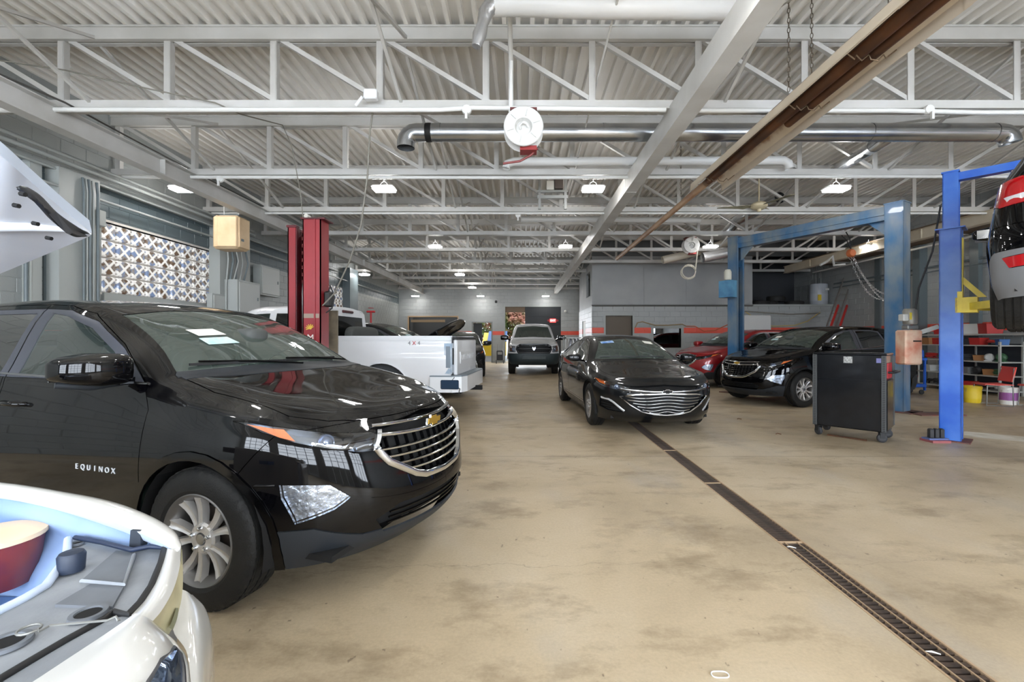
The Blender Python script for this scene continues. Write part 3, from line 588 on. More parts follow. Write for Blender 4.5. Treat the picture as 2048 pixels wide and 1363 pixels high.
# electrical boxes
def ebox(x0, x1, y0, y1, X, d, label, door=True):
    Y = ypx((x0+x1)/2, X); w = abs(ypx(x1, X)-ypx(x0, X)); zt = H+(VY-y0)/F*Y; zb = H-(y1-VY)/F*Y
    r = empty('electrical_box', (X, Y, (zt+zb)/2)); tag(r, label, 'electrical box')
    MB().bbox((-d, -w/2, (zb-zt)/2), (0, w/2, (zt-zb)/2)).build('case', mat('panel_grey', (168, 172, 170), .4), r)
    if door: MB().bevbox((.01, 0, 0), (.02, w*.9, (zt-zb)*.9), .01).build('door', mat('panel_door', (182, 185, 182), .4), r); MB().box((.025, w*.35, 0), (.02, .02, .08)).build('latch', gd, r)
ebox(476, 521, 563, 630, XL+.55, .45, 'grey electrical box left of the red lift post'); ebox(522, 560, 534, 592, XL+.3, .2, 'pale electrical panel behind the red lift post')
ebox(425, 455, 588, 640, XL+.28, .12, 'small grey switch box under glass block window')
# red sprinkler hydrant standing at far left
v = empty('standpipe', (-6.6, 19.6, 1.8)); tag(v, 'small red standpipe valve on the far left wall', 'valve'); rd = mat('valve_red', (170, 30, 36), .4)
MB().tube([(0, 0, 0), (0, 0, .75)], .04, 10).build('pipe', rd, v, 50); MB().tube([(-.18, 0, .75), (.18, 0, .75)], .045, 10).build('head', rd, v, 50); MB().lathe([(0, 0), (.12, 0), (.12, .02), (0, .03)], 16, c=(0, 0, .9)).build('handwheel', rd, v)
# ---------------------------------------------------------------- back wall openings
blk = mat('black_panel', (34, 37, 40), .5); 
o = MB().bbox((.15, YB+.02, 0), (BIGX1, YB+.1, BIGZ)).build('door_1', blk); struct(o)
for k in range(1, 6): MB().bbox((.15, YB+.0, BIGZ*k/6-.008), (BIGX1, YB+.021, BIGZ*k/6+.008)).build('door_rib', mat('black_rib', (50, 53, 56), .5), o)
fr = MB(); fr.bbox((BIGX0-.06, YB-.03, 0), (BIGX0, YB+.2, BIGZ+.06)); fr.bbox((BIGX0, YB-.03, BIGZ), (BIGX1, YB+.2, BIGZ+.06)); struct(fr.build('trim_8', gm))
s1 = MB().bbox((BIGX0, YB+.05, 2.9), (.15, YB+.12, BIGZ)).build('trim_9', mat('brown_header', (110, 92, 74), .6)); struct(s1)
e = empty('exit_sign', (1.75, YB-.06, 2.42)); tag(e, 'red lit EXIT sign on the black door panel', 'sign')
MB().bevbox((0, 0, 0), (.36, .05, .22), .02).build('sign_box', mat('exit_red', (235, 70, 70), .4, emit=1.0), e); MB().lathe([(0, -.02), (.05, -.02), (.06, .03), (0, .03)], 12, Matrix.Rotation(PI/2, 3, 'X'), (-.26, 0, 0)).build('lamp_head', rd, e); MB().lathe([(0, -.02), (.05, -.02), (.06, .03), (0, .03)], 12, Matrix.Rotation(PI/2, 3, 'X'), (.26, 0, 0)).build('lamp_head', rd, e)
text('EXIT', .15, .004, mat('exit_letters', (255, 225, 220), .4, emit=1.5), 'lettering', e, Matrix.Translation((0, -.03, 0)) @ Matrix.Rotation(PI/2, 4, 'X'))
# small door: frame, half shut black leaf, yellow and blue bin outside
fr = MB(); fr.bbox((-2.93, YB-.03, 0), (-2.86, YB+.2, 2.36)); fr.bbox((-1.8, YB-.03, 0), (-1.73, YB+.2, 2.36)); fr.bbox((-2.86, YB-.03, 2.30), (-1.8, YB+.2, 2.36)); struct(fr.build('trim_10', mat('door_frame_grey', (120, 124, 122), .4)))
struct(MB().bbox((-2.84, YB+.1, 0), (-2.35, YB+.16, 2.28)).build('door_2', blk))
d = empty('dumpster', (-1.7, YB+1.6, 0)); tag(d, 'yellow dumpster with blue lid outside the small back door', 'dumpster')
yl = mat('dumpster_yellow', (236, 200, 40), .5)
MB().add([(-.7, -.6, .35), (.7, -.6, .35), (.7, .6, .35), (-.7, .6, .35), (-.7, -.6, 1.2), (.7, -.6, 1.2), (.7, .6, 1.75), (-.7, .6, 1.75)], [(3, 2, 1, 0), (4, 5, 6, 7), (0, 1, 5, 4), (1, 2, 6, 5), (2, 3, 7, 6), (3, 0, 4, 7)]).build('bin', yl, d)
MB().add([(-.4, -.65, 1.2), (.75, -.65, 1.2), (.75, .62, 1.8), (-.4, .62, 1.8), (-.4, -.65, 1.25), (.75, -.65, 1.25), (.75, .62, 1.85), (-.4, .62, 1.85)], [(3, 2, 1, 0), (4, 5, 6, 7), (0, 1, 5, 4), (1, 2, 6, 5), (2, 3, 7, 6), (3, 0, 4, 7)]).build('lid', mat('lid_blue', (52, 92, 150), .5), d)
MB().bbox((-.65, -.55, 0), (.65, .5, .35)).build('base', mat('pale_base', (190, 196, 205), .5), d)
# outside: ground, trees
o = MB().bbox((-12, YB+2, -.2), (12, YB+14, -.02)).build('outside_ground', mat('asphalt', (150, 150, 148), .8)); o['kind'] = 'structure'
leafm = mat('autumn_foliage', (84, 104, 48), .6, noise=(170, 110, 90), nscale=1.2, namp=.12); bark = mat('bark', (86, 70, 56), .8)
def foliage(name, loc, R, n, label):
    r = empty(name, loc); tag(r, label, 'tree'); m = MB()
    for i in range(n):
        a = random.uniform(0, 2*PI); ph = math.acos(random.uniform(-.7, 1)); rr = R*random.uniform(.55, 1); c = Vector((math.sin(ph)*math.cos(a)*rr, math.sin(ph)*math.sin(a)*rr, math.cos(ph)*rr*1.2))
        u = Vector([random.gauss(0, 1) for _ in range(3)]).normalized(); w = u.orthogonal().normalized()*.09; u = u*.14; m.add([c-u, c+w, c+u, c-w], [(0, 1, 2, 3)])
    q = m.build('foliage', leafm, r); MB().tube([(0, 0, -loc[2]), (.05, 0, -.5), (0, .1, .6)], .12, 8, rs=[.16, .1, .04]).build('trunk', bark, r); return r
foliage('tree', (-.9, YB+4.6, 2.4), 1.3, 2600, 'bushy autumn tree outside the tall back opening'); foliage('tree', (-3.4, YB+6.5, 2.4), 1.7, 1800, 'bushy tree behind the yellow dumpster'); foliage('tree', (2.6, YB+7.5, 2.6), 1.8, 1500, 'tree further right beyond the back opening')
# left back window opening: frame, dark room beyond
fr = MB(); wdm = mat('raw_wood_frame', (176, 146, 112), .6)
for a, b in (((-6.62, YB-.05, 1.4), (-6.55, YB+.2, 2.69)), ((-3.75, YB-.05, 1.4), (-3.7, YB+.2, 2.69)), ((-6.55, YB-.05, 2.62), (-3.75, YB+.2, 2.69)), ((-6.55, YB-.05, 1.4), (-3.75, YB+.2, 1.45))): fr.bbox(a, b)
o = fr.build('window_3', wdm); struct(o)
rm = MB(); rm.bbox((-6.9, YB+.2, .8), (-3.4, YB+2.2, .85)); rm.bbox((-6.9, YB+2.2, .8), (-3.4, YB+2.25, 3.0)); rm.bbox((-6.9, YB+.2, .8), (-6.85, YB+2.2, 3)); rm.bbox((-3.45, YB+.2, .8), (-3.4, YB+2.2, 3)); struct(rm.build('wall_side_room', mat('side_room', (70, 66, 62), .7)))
MB().bbox((-6.6, YB+.6, 2.35), (-4.6, YB+.75, 2.5)).build('timber', wdm, o)
# ---------------------------------------------------------------- office block at right
OX, OY = 2.72, 17.6
oz = 2.66
ofr = block_wall('wall_office', (OX, OY, 0), 0, XR-OX, 0, oz, wm, [(3.25-OX, 4.3-OX, 0, 2.28), (5.12-OX, 6.2-OX, 1.02, 1.78)], parts=300, score=lambda P: P.x+(0 if P.z > .8 else 50), t=.2)
sd = block_wall('wall_office_side', (OX, 21.6, 0), -PI/2, 4.0, 0, oz, wm, [(1.2, 2.2, 0, 2.15)], parts=0, t=.15)
sd2 = block_wall('wall_office_rear', (3.3, YB, 0), -PI/2, YB-21.6, 0, ZD, wm, [], parts=0, t=.15)
struct(MB().bbox((OX, 21.5, 0), (3.3, 21.6, ZD)).build('trim_11', wm_front))
drywall = mat('grey_drywall', (166, 167, 166), .5, noise=(152, 154, 154), nscale=.8)
struct(MB().bbox((OX-.02, OY-.06, oz), (9.0, OY-.0, oz+.04)).build('trim_12', mat('dark_ledge', (84, 84, 80), .6)))
xs_ = [OX, 4.75, 6.4, 8.2, 9.0]
up_ = struct(MB().bbox((OX, OY+.02, oz), (9.0, OY+.12, 4.6)).build('wall_upper', drywall))
for a, b in zip(xs_, xs_[1:]): MB().bbox((a+.004, OY+.005, oz+.05), (b-.004, OY+.021, 4.18)).build('drywall_panel', drywall, up_)
struct(MB().bbox((OX, OY+.02, 4.6), (XR, OY+.12, ZD)).build('wall_soffit', mat('soffit_dark', (96, 98, 98), .6)))
# side upper: frame with opening (dark)
m = MB(); m.bbox((OX, OY+.12, oz), (OX+.1, OY+.5, 4.4)); m.bbox((OX, OY+1.6, oz), (OX+.1, 21.6, 4.4)); m.bbox((OX, OY+.5, oz), (OX+.1, OY+1.6, 3.1)); m.bbox((OX, OY+.5, 4.1), (OX+.1, OY+1.6, 4.4)); struct(m.build('wall_upper_side', drywall))
struct(MB().bbox((OX+.02, 19.35, 0), (OX+.06, 20.35, 2.14)).build('door_7', mat('pale_door', (186, 180, 164), .5)))
# mezzanine floor and dark room
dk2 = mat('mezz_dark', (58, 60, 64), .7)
m = MB(); m.bbox((OX+.1, OY, oz-.12), (XR, 22, oz)); struct(m.build('floor_mezzanine', mat('mezz_floor', (92, 88, 82), .7)))
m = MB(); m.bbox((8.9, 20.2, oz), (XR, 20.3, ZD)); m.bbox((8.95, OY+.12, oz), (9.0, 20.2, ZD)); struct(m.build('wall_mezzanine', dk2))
struct(MB().bbox((9.0, OY-.01, oz-.02), (XR, OY+.1, oz+.06)).build('trim_13', gm))
# office door and window fillings
brown = mat('brown_roll_shutter', (92, 80, 66), .5)
d = struct(MB().bbox((3.25, OY+.12, 0), (4.3, OY+.16, 2.28)).build('door_8', brown))
fr = MB()
for a, b in (((3.18, OY-.02, 0), (3.25, OY+.2, 2.34)), ((4.3, OY-.02, 0), (4.37, OY+.2, 2.34)), ((3.25, OY-.02, 2.28), (4.3, OY+.2, 2.34)), ((5.02, OY-.02, .95), (5.12, OY+.2, 1.88)), ((6.2, OY-.02, .95), (6.3, OY+.2, 1.88)), ((5.12, OY-.02, 1.78), (6.2, OY+.2, 1.88)), ((5.12, OY-.02, .95), (6.2, OY+.2, 1.02))): fr.bbox(a, b)
struct(fr.build('trim_14', gm))
w = struct(MB().bbox((5.12, OY+.1, 1.02), (6.2, OY+.12, 1.78)).build('window_4', glass('office_glass', (120, 120, 110), .8)))
MB().bbox((5.14, OY+.14, 1.03), (6.18, OY+.15, 1.77)).build('blind', mat('old_blind', (120, 112, 98), .6), w)
hs = mat('tan_hose', (150, 128, 90), .6)
pipeline('air_hose', [px(1270, 655, 17.4), px(1275, 645, 17.4), px(1285, 643, 17.4), px(1310, 650, 17.4), px(1335, 650, 17.4), px(1365, 648, 17.4), px(1372, 652, 17.35)], .02, 'tan air hose looped on the office wall above the window', 'hose', hs)
pipeline('air_hose', [px(1372, 652, 17.35), px(1390, 652, 17.2), px(1408, 662, 16.8), px(1430, 660, 16.6), px(1460, 647, 16.4), px(1475, 640, 16)], .018, 'red and tan hose sagging behind the red SUV', 'hose', mat('orange_hose', (190, 96, 60), .6))
pipeline('air_hose', [px(1490, 622, 17.3), px(1530, 625, 17.1), px(1580, 628, 17.1), px(1640, 626, 17.3)], .02, 'dark hose strung along office wall right of the blue lift', 'hose', wire_l)
pipeline('air_hose', [px(1492, 624, 17.2), px(1510, 635, 17.3), px(1545, 652, 17.3), px(1590, 650, 17.3), px(1615, 642, 17.3), px(1640, 624, 17.3)], .015, 'yellow hose drooping between blue lift and ladder', 'hose', mat('yellow_hose', (196, 172, 90), .5))
cb = MB().bevbox((px(1510, 650, 17.3)[0], 17.35, 1.9), (1.1, .4, .75), .03).build('wall_cabinet', mat('white_cabinet', (205, 205, 203), .4)); tag(cb, 'white wall cabinet behind the left blue lift post', 'cabinet')
# water heater on the mezzanine
wp = px(1637, 608, 18.0); r = empty('water_heater', (wp[0], 18.0, oz)); tag(r, 'pale grey water heater with yellow sticker on the mezzanine', 'water heater')
MB().lathe([(0, 0), (.30, 0), (.32, .03), (.32, .85), (.30, .89), (0, .92)], 28).build('tank', mat('tank_grey', (176, 180, 186), .35), r, 35)
MB().lathe([(.323, .22), (.323, .5)], 28).build('band', mat('tank_band', (186, 190, 196), .35), r, 50)
MB().bbox((-.22, -.31, .22), (-.02, -.29, .45)).build('sticker', mat('energy_yellow', (226, 196, 60), .5), r); MB().bbox((.06, -.33, .62), (.2, -.31, .7)).build('label_plate', pipe, r)
MB().tube([(-.1, 0, .9), (-.1, 0, 1.6)], .015).tube([(.1, 0, .9), (.1, 0, 1.6)], .015).build('pipes', st, r)
for k, (xx, n) in enumerate(((1522, 2), (1545, 2), (1590, 1), (1560, 1))):
    t = px(xx, 605, 18.1); o = MB()
    for j in range(1): o.lathe([(.2, .0), (.32, .0), (.35, .04), (.35, .18), (.32, .22), (.2, .22), (.2, 0)], 24)
    q = o.build('tyre', mat('tyre_rubber', (38, 37, 36), .7), smooth=40); q.location = (t[0], 18.15+.25*(k % 2), oz+(.22 if k == 3 else 0)); tag(q, 'old black tyre lying flat on the mezzanine, '+['leftmost', 'second', 'right of the pair', 'on top of the pair'][k], 'tyre', 'tyres on the mezzanine')
# ladder leaning at right corner
r = empty('extension_ladder', (0, 0, 0)); tag(r, 'red and aluminium extension ladder leaning near the water heater', 'ladder')
lr = mat('ladder_red', (196, 54, 48), .5); la = mat('ladder_alu', (170, 165, 158), .35, metal=.6)
def P(x, y, Y): return Vector(px(x, y, Y))
b0, t0 = P(1652, 655, 15.6), P(1690, 551, 17.2)
b0 = t0+(b0-t0)*(t0.z/(t0.z-b0.z)); side = Vector((.40, .12, 0))
MB().bar(b0, t0, .03, .08).build('rail', la, r); MB().bar(b0+side, t0+side, .03, .08).build('rail', la, r)
f0, f1 = b0+Vector((.1, -.08, 0)), b0.lerp(t0, .68)+Vector((.1, -.08, 0))
MB().bar(f0, f1, .05, .08).build('fly_rail', lr, r); MB().bar(f0+side, f1+side, .05, .08).build('fly_rail', lr, r)
for k in range(1, 15): q = b0.lerp(t0, k/15); MB().tube([q, q+side], .016, 6).build('rung', la, r)
# conduits on the right wall
for i, (z, X) in enumerate(((3.95, XR-.9), (3.5, XR-.08), (3.35, XR-.12), (4.35, XR-.1))): pipeline('conduit', [(X, 2, z), (X, OY-.1, z)], (.03, .03, .02, .02)[i], 'conduit along the right wall, '+['thick white one highest below beam', 'upper grey one', 'lower grey one', 'topmost near the roof'][i], 'conduit', (pipe, gd, gd, gm)[i])
for i, (xx, w_) in enumerate(((1756, .06), (1840, .25), (1952, .12))):
    Y = ypx(xx, XR-w_/2); o = MB().bbox((XR-w_, Y-.12, 0), (XR, Y+.12, 4.2)).build('trim_%d' % (15+i), gd); struct(o)
# upstairs timber / brown soffit at right above wall
struct(MB().bbox((10.44, 2, 4.24), (XR, OY, 4.30)).build('trim_18', mat('brown_soffit', (132, 112, 88), .6, noise=(96, 80, 62), nscale=1.5)))
# ---------------------------------------------------------------- trench drain
dr = empty('trench_drain', (DX0, DY0, 0)); tag(dr, 'long rusty steel trench drain grate set in the floor', 'drain')
rusty = mat('rusty_grate', (92, 76, 64), .55, metal=.4, noise=(58, 48, 42), nscale=14); rail_m = mat('grate_rail', (176, 150, 120), .5, metal=.3)
W = DX1-DX0; LN = DY1-DY0
struct(MB().bbox((DX0, DY0, -.125), (DX1, DY1, -.115)).build('floor_trench', mat('trench_bottom', (34, 30, 26), .9)))  # very dark sheet along the trench bottom
MB().bbox((0, 0, -.03), (.012, LN, .002)).build('edge_frame', rail_m, dr); MB().bbox((W-.012, 0, -.03), (W, LN, .002)).build('edge_frame', rail_m, dr)
gbar = MB().bbox((.012, -.011, -.03), (W-.012, .011, -.004)).mesh('grate_bar', rusty)
nb = int(LN/.037); rest = MB()
for k in range(nb):
    y = .02+k*.037
    if k < 280: link('grate_bar', gbar, dr, (0, y, 0))
    else: rest.bbox((.012, y-.011, -.03), (W-.012, y+.011, -.004))
o = rest.build('grate_bars', rusty, dr); o['kind'] = 'stuff'
for x in (.045, W-.05): MB().bbox((x-.003, 0, -.012), (x+.003, 2.05, .0005)).build('grate_rail', rail_m, dr)
for y in (2.05, 3.3, 4.55): MB().bbox((.012, y-.008, -.02), (W-.012, y+.008, .001)).build('cross_bar', rail_m, dr)
# litter on floor
sc_ = mat('scrap_white', (225, 225, 222), .5)
def gp(x, y): Y = F*H/(y-VY); return ((x-VX)/F*Y, Y, 0)
g = gp(1440, 1350); o = MB().tube([Vector((g[0]+.035*math.cos(a), g[1]+.022*math.sin(a)*(1+.2*math.cos(2*a)), .004)) for a in [2*PI*k/20 for k in range(20)]], .0028, 6, closed=True).build('plastic_ring', sc_, smooth=60); tag(o, 'thin white plastic ring lying on the floor', 'litter')
for (x, y, nm) in ((1865, 1308, 'white plastic sliver on the drain grate near the bottom right'), (1582, 1096, 'small white chip on the drain grate further up')):
    g = gp(x, y); o = MB().tube([(g[0]-.02, g[1]+.012, .006), (g[0], g[1]+.004, .01), (g[0]+.03, g[1]-.006, .005)], .003, 6, rs=[.001, .004, .002]).build('plastic_sliver', sc_, smooth=50); tag(o, nm, 'litter')
for (x, y, nm) in ((1556, 868, 'small dark scrap on floor left of the tool cabinet'), (1478, 838, 'small dark scrap on the floor behind the tool cabinet scrap')):
    g = gp(x, y); o = MB().tube([(g[0]-.03, g[1], .006), (g[0], g[1]+.01, .012), (g[0]+.035, g[1]-.02, .006)], .006, 6).build('metal_scrap', dark_tube, smooth=50); tag(o, nm, 'litter')
g0, g1 = gp(1655, 870), gp(1745, 885); o = MB().bar((g0[0], g0[1], .01), (g1[0], g1[1]+.1, .01), .03, .02).build('steel_bar', dark_tube); tag(o, 'flat dark bar lying under the black tool cabinet', 'bar')
# painted white line at far right
o = MB().add([(gp(1928, 862)[0], gp(1928, 862)[1], .002), (gp(1928, 872)[0], gp(1928, 872)[1], .002), (gp(2120, 892)[0]+.4, gp(2120, 900)[1], .002), (gp(2120, 885)[0]+.4, gp(2120, 885)[1], .002)], [(0, 1, 2, 3)]).build('floor_line', mat('worn_white_line', (220, 216, 205), .6, noise=(190, 180, 160), nscale=4)); struct(o); o.name = 'trim_30'
# ---------------------------------------------------------------- rolling tool cabinet
A = Vector((4.16, 6.50, 0)); B = Vector((4.74, 5.89, 0)); C_ = Vector((5.18, 6.24, 0)); ctr = (A+C_)/2; an = math.atan2((B-A).y, (B-A).x)
r = empty('tool_cabinet', ctr, an); tag(r, 'black rolling steel tool cabinet with its scratched back to us', 'tool cabinet')
black_en = mat('black_enamel', (10, 11, 14), .3, spec=.15, coat=.7, coat_ior=1.4, coat_rough=.08, noise=(18, 20, 24), nscale=7, namp=.2, bump=.05, bscale=12); w, d = .84, .56
MB().bevbox((0, 0, .65), (w-.02, d-.02, 1.02), .012).build('body', black_en, r, 30)
MB().bevbox((0, 0, 1.165), (w, d, .03), .01).build('lid', black_en, r, 30)
MB().box((0, -d/2+.006, .98), (w-.14, .012, .28)).build('upper_back_panel', black_en, r); MB().box((0, -d/2+.006, .49), (w-.14, .012, .66)).build('lower_back_panel', black_en, r)
gp_ = mat('grey_perforated', (74, 76, 76), .45, metal=.3)
for s in (-1, 1):
    p = MB().box((s*(w/2-.03), -d/2-.004, .65), (.05, .02, 1.0)).build('corner_post', gp_, r); m = MB()
    for k in range(42): m.box((s*(w/2-.03), -d/2-.015, .165+k*.0236), (.028, .004, .011))
    m.build('slots', mat('slot_black', (24, 24, 25), .6), p)
MB().box((0.0, -d/2-.002, 1.085), (.10, .004, .09)).build('spec_sticker', mat('spec_plate', (196, 196, 192), .5, noise=(90, 90, 90), nscale=60), r)
MB().box((.335, -d/2-.002, 1.085), (.05, .004, .06)).build('sticker', mat('purple_sticker', (110, 110, 160), .5), r)
MB().bbox((w/2-.012, -.2, .85), (w/2+.004, .1, 1.05)).build('red_panel', mat('cab_red', (170, 34, 40), .35), r)
MB().bbox((w/2-.012, -.25, .17), (w/2+.004, .25, .82)).build('side_panel', black_en, r)
MB().tube([(w/2, -.2, .93), (w/2+.07, -.2, .93), (w/2+.07, .2, .93), (w/2, .2, .93)], .014, 8).build('push_handle', mat('handle_dark', (40, 40, 42), .3, metal=.6), r, 50)
MB().bbox((w/2-.01, d/2-.03, .18), (w/2+.012, d/2, 1.14)).build('rear_post', gp_, r)
rub = mat('caster_rubber', (48, 48, 50), .55); cst = MB().lathe([(0, -.024), (.03, -.024), (.05, -.02), (.058, -.012), (.058, .012), (.05, .02), (.03, .024), (0, .024)], 20, Matrix.Rotation(PI/2, 3, 'X')).mesh('caster', rub, 40)
fork = MB().add([], []).bbox((-.03, -.034, 0), (.03, -.028, .07)).bbox((-.03, .028, 0), (.03, .034, .07)).bbox((-.035, -.036, .07), (.035, .036, .082)).mesh('fork', MATS['black_rubber'])
for sx in (-1, 1):
    for sy in (-1, 1):
        c = link('caster', cst, r, (sx*(w/2-.06), sy*(d/2-.06), .058)); c.rotation_euler = (0, 0, .5*sx); link('fork', fork, c, (0, 0, 0))
# ---------------------------------------------------------------- two post lifts
def lift_post(parent, loc, rz, h, m, w=.32, d=.24, open_side=1, base=True, lower=None):
    """C-section column, opening towards local +x"""
    r = empty('column', loc, rz); r.parent = parent
    hh = lower or h
    q = MB(); t = .012
    q.bbox((-d/2, -w/2, 0), (-d/2+t, w/2, hh)).bbox((-d/2, -w/2, 0), (d/2, -w/2+t, hh)).bbox((-d/2, w/2-t, 0), (d/2, w/2, hh)).bbox((d/2-t, -w/2, 0), (d/2, -w/2+.06, hh)).bbox((d/2-t, w/2-.06, 0), (d/2, w/2, hh))
    q.build('column_channel', m, r)
    if lower:
        q = MB(); a = .03; q.bbox((-d/2+a, -w/2+a, hh), (-d/2+a+t, w/2-a, h)).bbox((-d/2+a, -w/2+a, hh), (d/2-a, -w/2+a+t, h)).bbox((-d/2+a, w/2-a-t, hh), (d/2-a, w/2-a, h)).bbox((-d/2+a-.01, -w/2+a-.01, h-.02), (d/2-a+.01, w/2-a+.01, h)); q.build('extension_channel', m, r)
        MB().bbox((-d/2-.04, -w/2-.04, hh-.015), (d/2+.04, w/2+.04, hh)).build('collar_plate', m, r)
    else: MB().bbox((-d/2-.01, -w/2-.01, h-.02), (d/2+.01, w/2+.01, h)).build('cap_plate', m, r)
    if base: MB().bbox((-.3, -.26, 0), (.22, .26, .02)).build('base_plate', mat('worn_base', (86, 74, 66), .6, noise=(120, 60, 50), nscale=5), r)
    return r
old_blue = mat('worn_blue_paint', (50, 100, 142), .4, noise=(124, 134, 138), nscale=2.6, namp=.14, coat=.2, stretch=(1, 1, .5))
bright = mat('bright_blue_paint', (22, 88, 190), .3, coat=.4, noise=(70, 120, 205), nscale=2.5)
yel = mat('lift_yellow', (240, 218, 78), .45, noise=(214, 190, 66), nscale=5)
A1 = Vector((7.12, 8.55, 0)); A2 = Vector((5.43, 11.45, 0))
r = empty('two_post_lift', (0, 0, 0)); tag(r, 'old worn blue two-post car lift with overhead beam around the black SUV', 'car lift')
dv = (A2-A1).normalized(); ang = math.atan2(dv.y, dv.x)
c1 = lift_post(r, A1, ang, 3.95, old_blue, w=.30, d=.30); c2 = lift_post(r, A2, ang+PI, 3.95, old_blue, w=.30, d=.26)
zt = 3.78
MB().bar(A1+Vector((0, 0, zt))+dv*.15, A2+Vector((0, 0, zt))-dv*.13, .2, .26).build('overhead_beam', old_blue, r)
MB().bar(A1+Vector((0, 0, zt+.0))+dv*.15+Vector((-.09, -.05, 0)), A2+Vector((0, 0, zt))-dv*.13+Vector((-.09, -.05, 0)), .04, .06).build('beam_rib', old_blue, r)
for P0, s in ((A1, 1), (A2, -1)):
    a = P0+dv*.15*s+Vector((0, 0, zt-.13)); MB().add([a+Vector((-.02, 0, 0)), a+dv*.3*s+Vector((-.02, 0, 0)), a+Vector((-.02, 0, -.3)), a+Vector((.02, 0, 0)), a+dv*.3*s+Vector((.02, 0, 0)), a+Vector((.02, 0, -.3))], [(0, 1, 2), (5, 4, 3), (0, 3, 4, 1), (1, 4, 5, 2), (2, 5, 3, 0)]).build('gusset', old_blue, r)
MB().bbox((7.12-.02, 8.0, 0), (7.9, 8.35, .02)).build('floor_plate', MATS['worn_base'], r)
q = c2; MB().box((-.02, -.3, 2.62), (.34, .24, .42)).build('control_box', mat('control_blue', (96, 152, 186), .4, noise=(70, 120, 160), nscale=4), q)
MB().lathe([(0, 0), (.08, 0), (.09, .03), (.09, .2), (.06, .26), (0, .27)], 16, c=(-.02, -.3, 2.85)).build('motor', mat('motor_cream', (206, 204, 190), .5), q, 40)
MB().bbox((-.14, .152, 1.35), (-.02, .157, 2.02)).build('caution_sticker', mat('caution_white', (226, 224, 214), .5), q)
for s_ in (-1,): 
    m = MB()
    for k in range(60): m.tube([(.1+.012*math.cos(a), 0, .5+k*.045+.018*math.sin(a)) for a in [2*PI*j/6 for j in range(6)]], .004, 4, closed=True)
    o = m.build('lifting_chain', mat('dark_chain', (38, 38, 42), .5, metal=.6), q); o['kind'] = 'stuff'
# B: bright blue
B1 = Vector((5.83, 6.12, 0)); dB = Vector((.66, -.75, 0)).normalized(); B2 = B1+dB*3.35; ab = math.atan2(dB.y, dB.x)
r = empty('two_post_lift', (0, 0, 0)); tag(r, 'bright blue two-post lift with yellow arms holding up the dark SUV', 'car lift')
k1 = lift_post(r, B1, ab, 3.63, bright, w=.26, d=.22, lower=2.86, base=False); k2 = lift_post(r, B2, ab+PI, 3.63, bright, w=.26, d=.22, lower=2.86)
MB().bar(B1+Vector((0, 0, 3.55))+dB*.05, B2+Vector((0, 0, 3.55))-dB*.05, .12, .1).build('overhead_beam', bright, r)
MB().bbox((-.2, -.2, 0), (.2, .2, .015)).build('base_plate', MATS['worn_base'], k1)
for cpost in (k1, k2):
    cy = MB(); cy.bbox((.02, -.07, 1.75), (.12, .07, 2.72)); cy.build('carriage', yel, cpost); MB().bbox((.05, -.13, 1.72), (.26, .13, 1.92)).build('arm_pivot_block', yel, cpost)
    MB().add([(.12, -.03, 2.2), (.12, .03, 2.2), (.34, .03, 1.92), (.34, -.03, 1.92), (.12, -.03, 2.1), (.12, .03, 2.1), (.26, .03, 1.92), (.26, -.03, 1.92)], [(0, 1, 2, 3), (7, 6, 5, 4), (0, 3, 7, 4), (1, 5, 6, 2), (0, 4, 5, 1), (3, 2, 6, 7)]).build('arm_brace', yel, cpost)
    for s in (-1, 1):
        a = MB().bar((.2, s*.06, 1.8), (.62, s*.85, 1.8), .09, .09).build('swing_arm', yel, cpost); MB().bar((.55, s*.72, 1.79), (.8, s*1.25, 1.79), .065, .065).build('arm_extension', yel, a); MB().lathe([(0, 0), (.05, 0), (.05, .03), (0, .03)], 14, c=(.82, s*1.3, 1.82)).build('lift_pad', rub, a)
    MB().bbox((.07, -.135, 1.72), (.12, -.115, 2.0)).build('arm_lock', yel, cpost)
MB().bbox((-.12, .131, .9), (.02, .134, 1.5)).build('worn_sticker', mat('torn_sticker', (120, 110, 116), .6, noise=(60, 60, 80), nscale=12), k1)
pk = empty('power_unit', (5.62, 6.55, 1.25)); tag(pk, 'electric lift motor with translucent beige fluid tank beside the bright blue post', 'power unit')
MB().bevbox((0, 0, 0), (.25, .2, .50), .02).build('fluid_tank', mat('beige_tank', (226, 196, 168), .4, noise=(206, 130, 104), nscale=5, namp=.15), pk, 30)
MB().lathe([(0, 0), (.075, 0), (.085, .02), (.085, .2), (.07, .23), (0, .23)], 18, c=(.02, 0, .33)).build('motor', mat('motor_grey', (150, 146, 138), .4, metal=.4), pk, 35)
MB().bevbox((.02, 0, .29), (.16, .12, .06), .01).build('pump_block', st, pk); MB().bevbox((-.1, -.03, .43), (.08, .1, .1), .01).build('switch_box', mat('switch_grey', (200, 200, 195), .5), pk)
MB().bbox((-.06, -.091, .4), (-.03, -.086, .5)).build('yellow_sticker', yel, pk); MB().bbox((-.02, -.1015, .08), (.1, -.1, .1)).build('level_mark', mat('mark_black', (40, 36, 30), .5), pk); MB().bar((.12, 0, .2), (.3, -.15, .3), .03, .06).build('bracket', st, pk)
q = MB().tube([(5.66, 6.5, 1.7), (5.68, 6.45, 2.1), (5.74, 6.3, 2.6), (5.76, 6.2, 3.2)], .012, 8).build('hydraulic_hose', mat('hyd_black', (30, 30, 32), .5), smooth=50); tag(q, 'black hydraulic hose rising behind the bright blue post', 'hose')
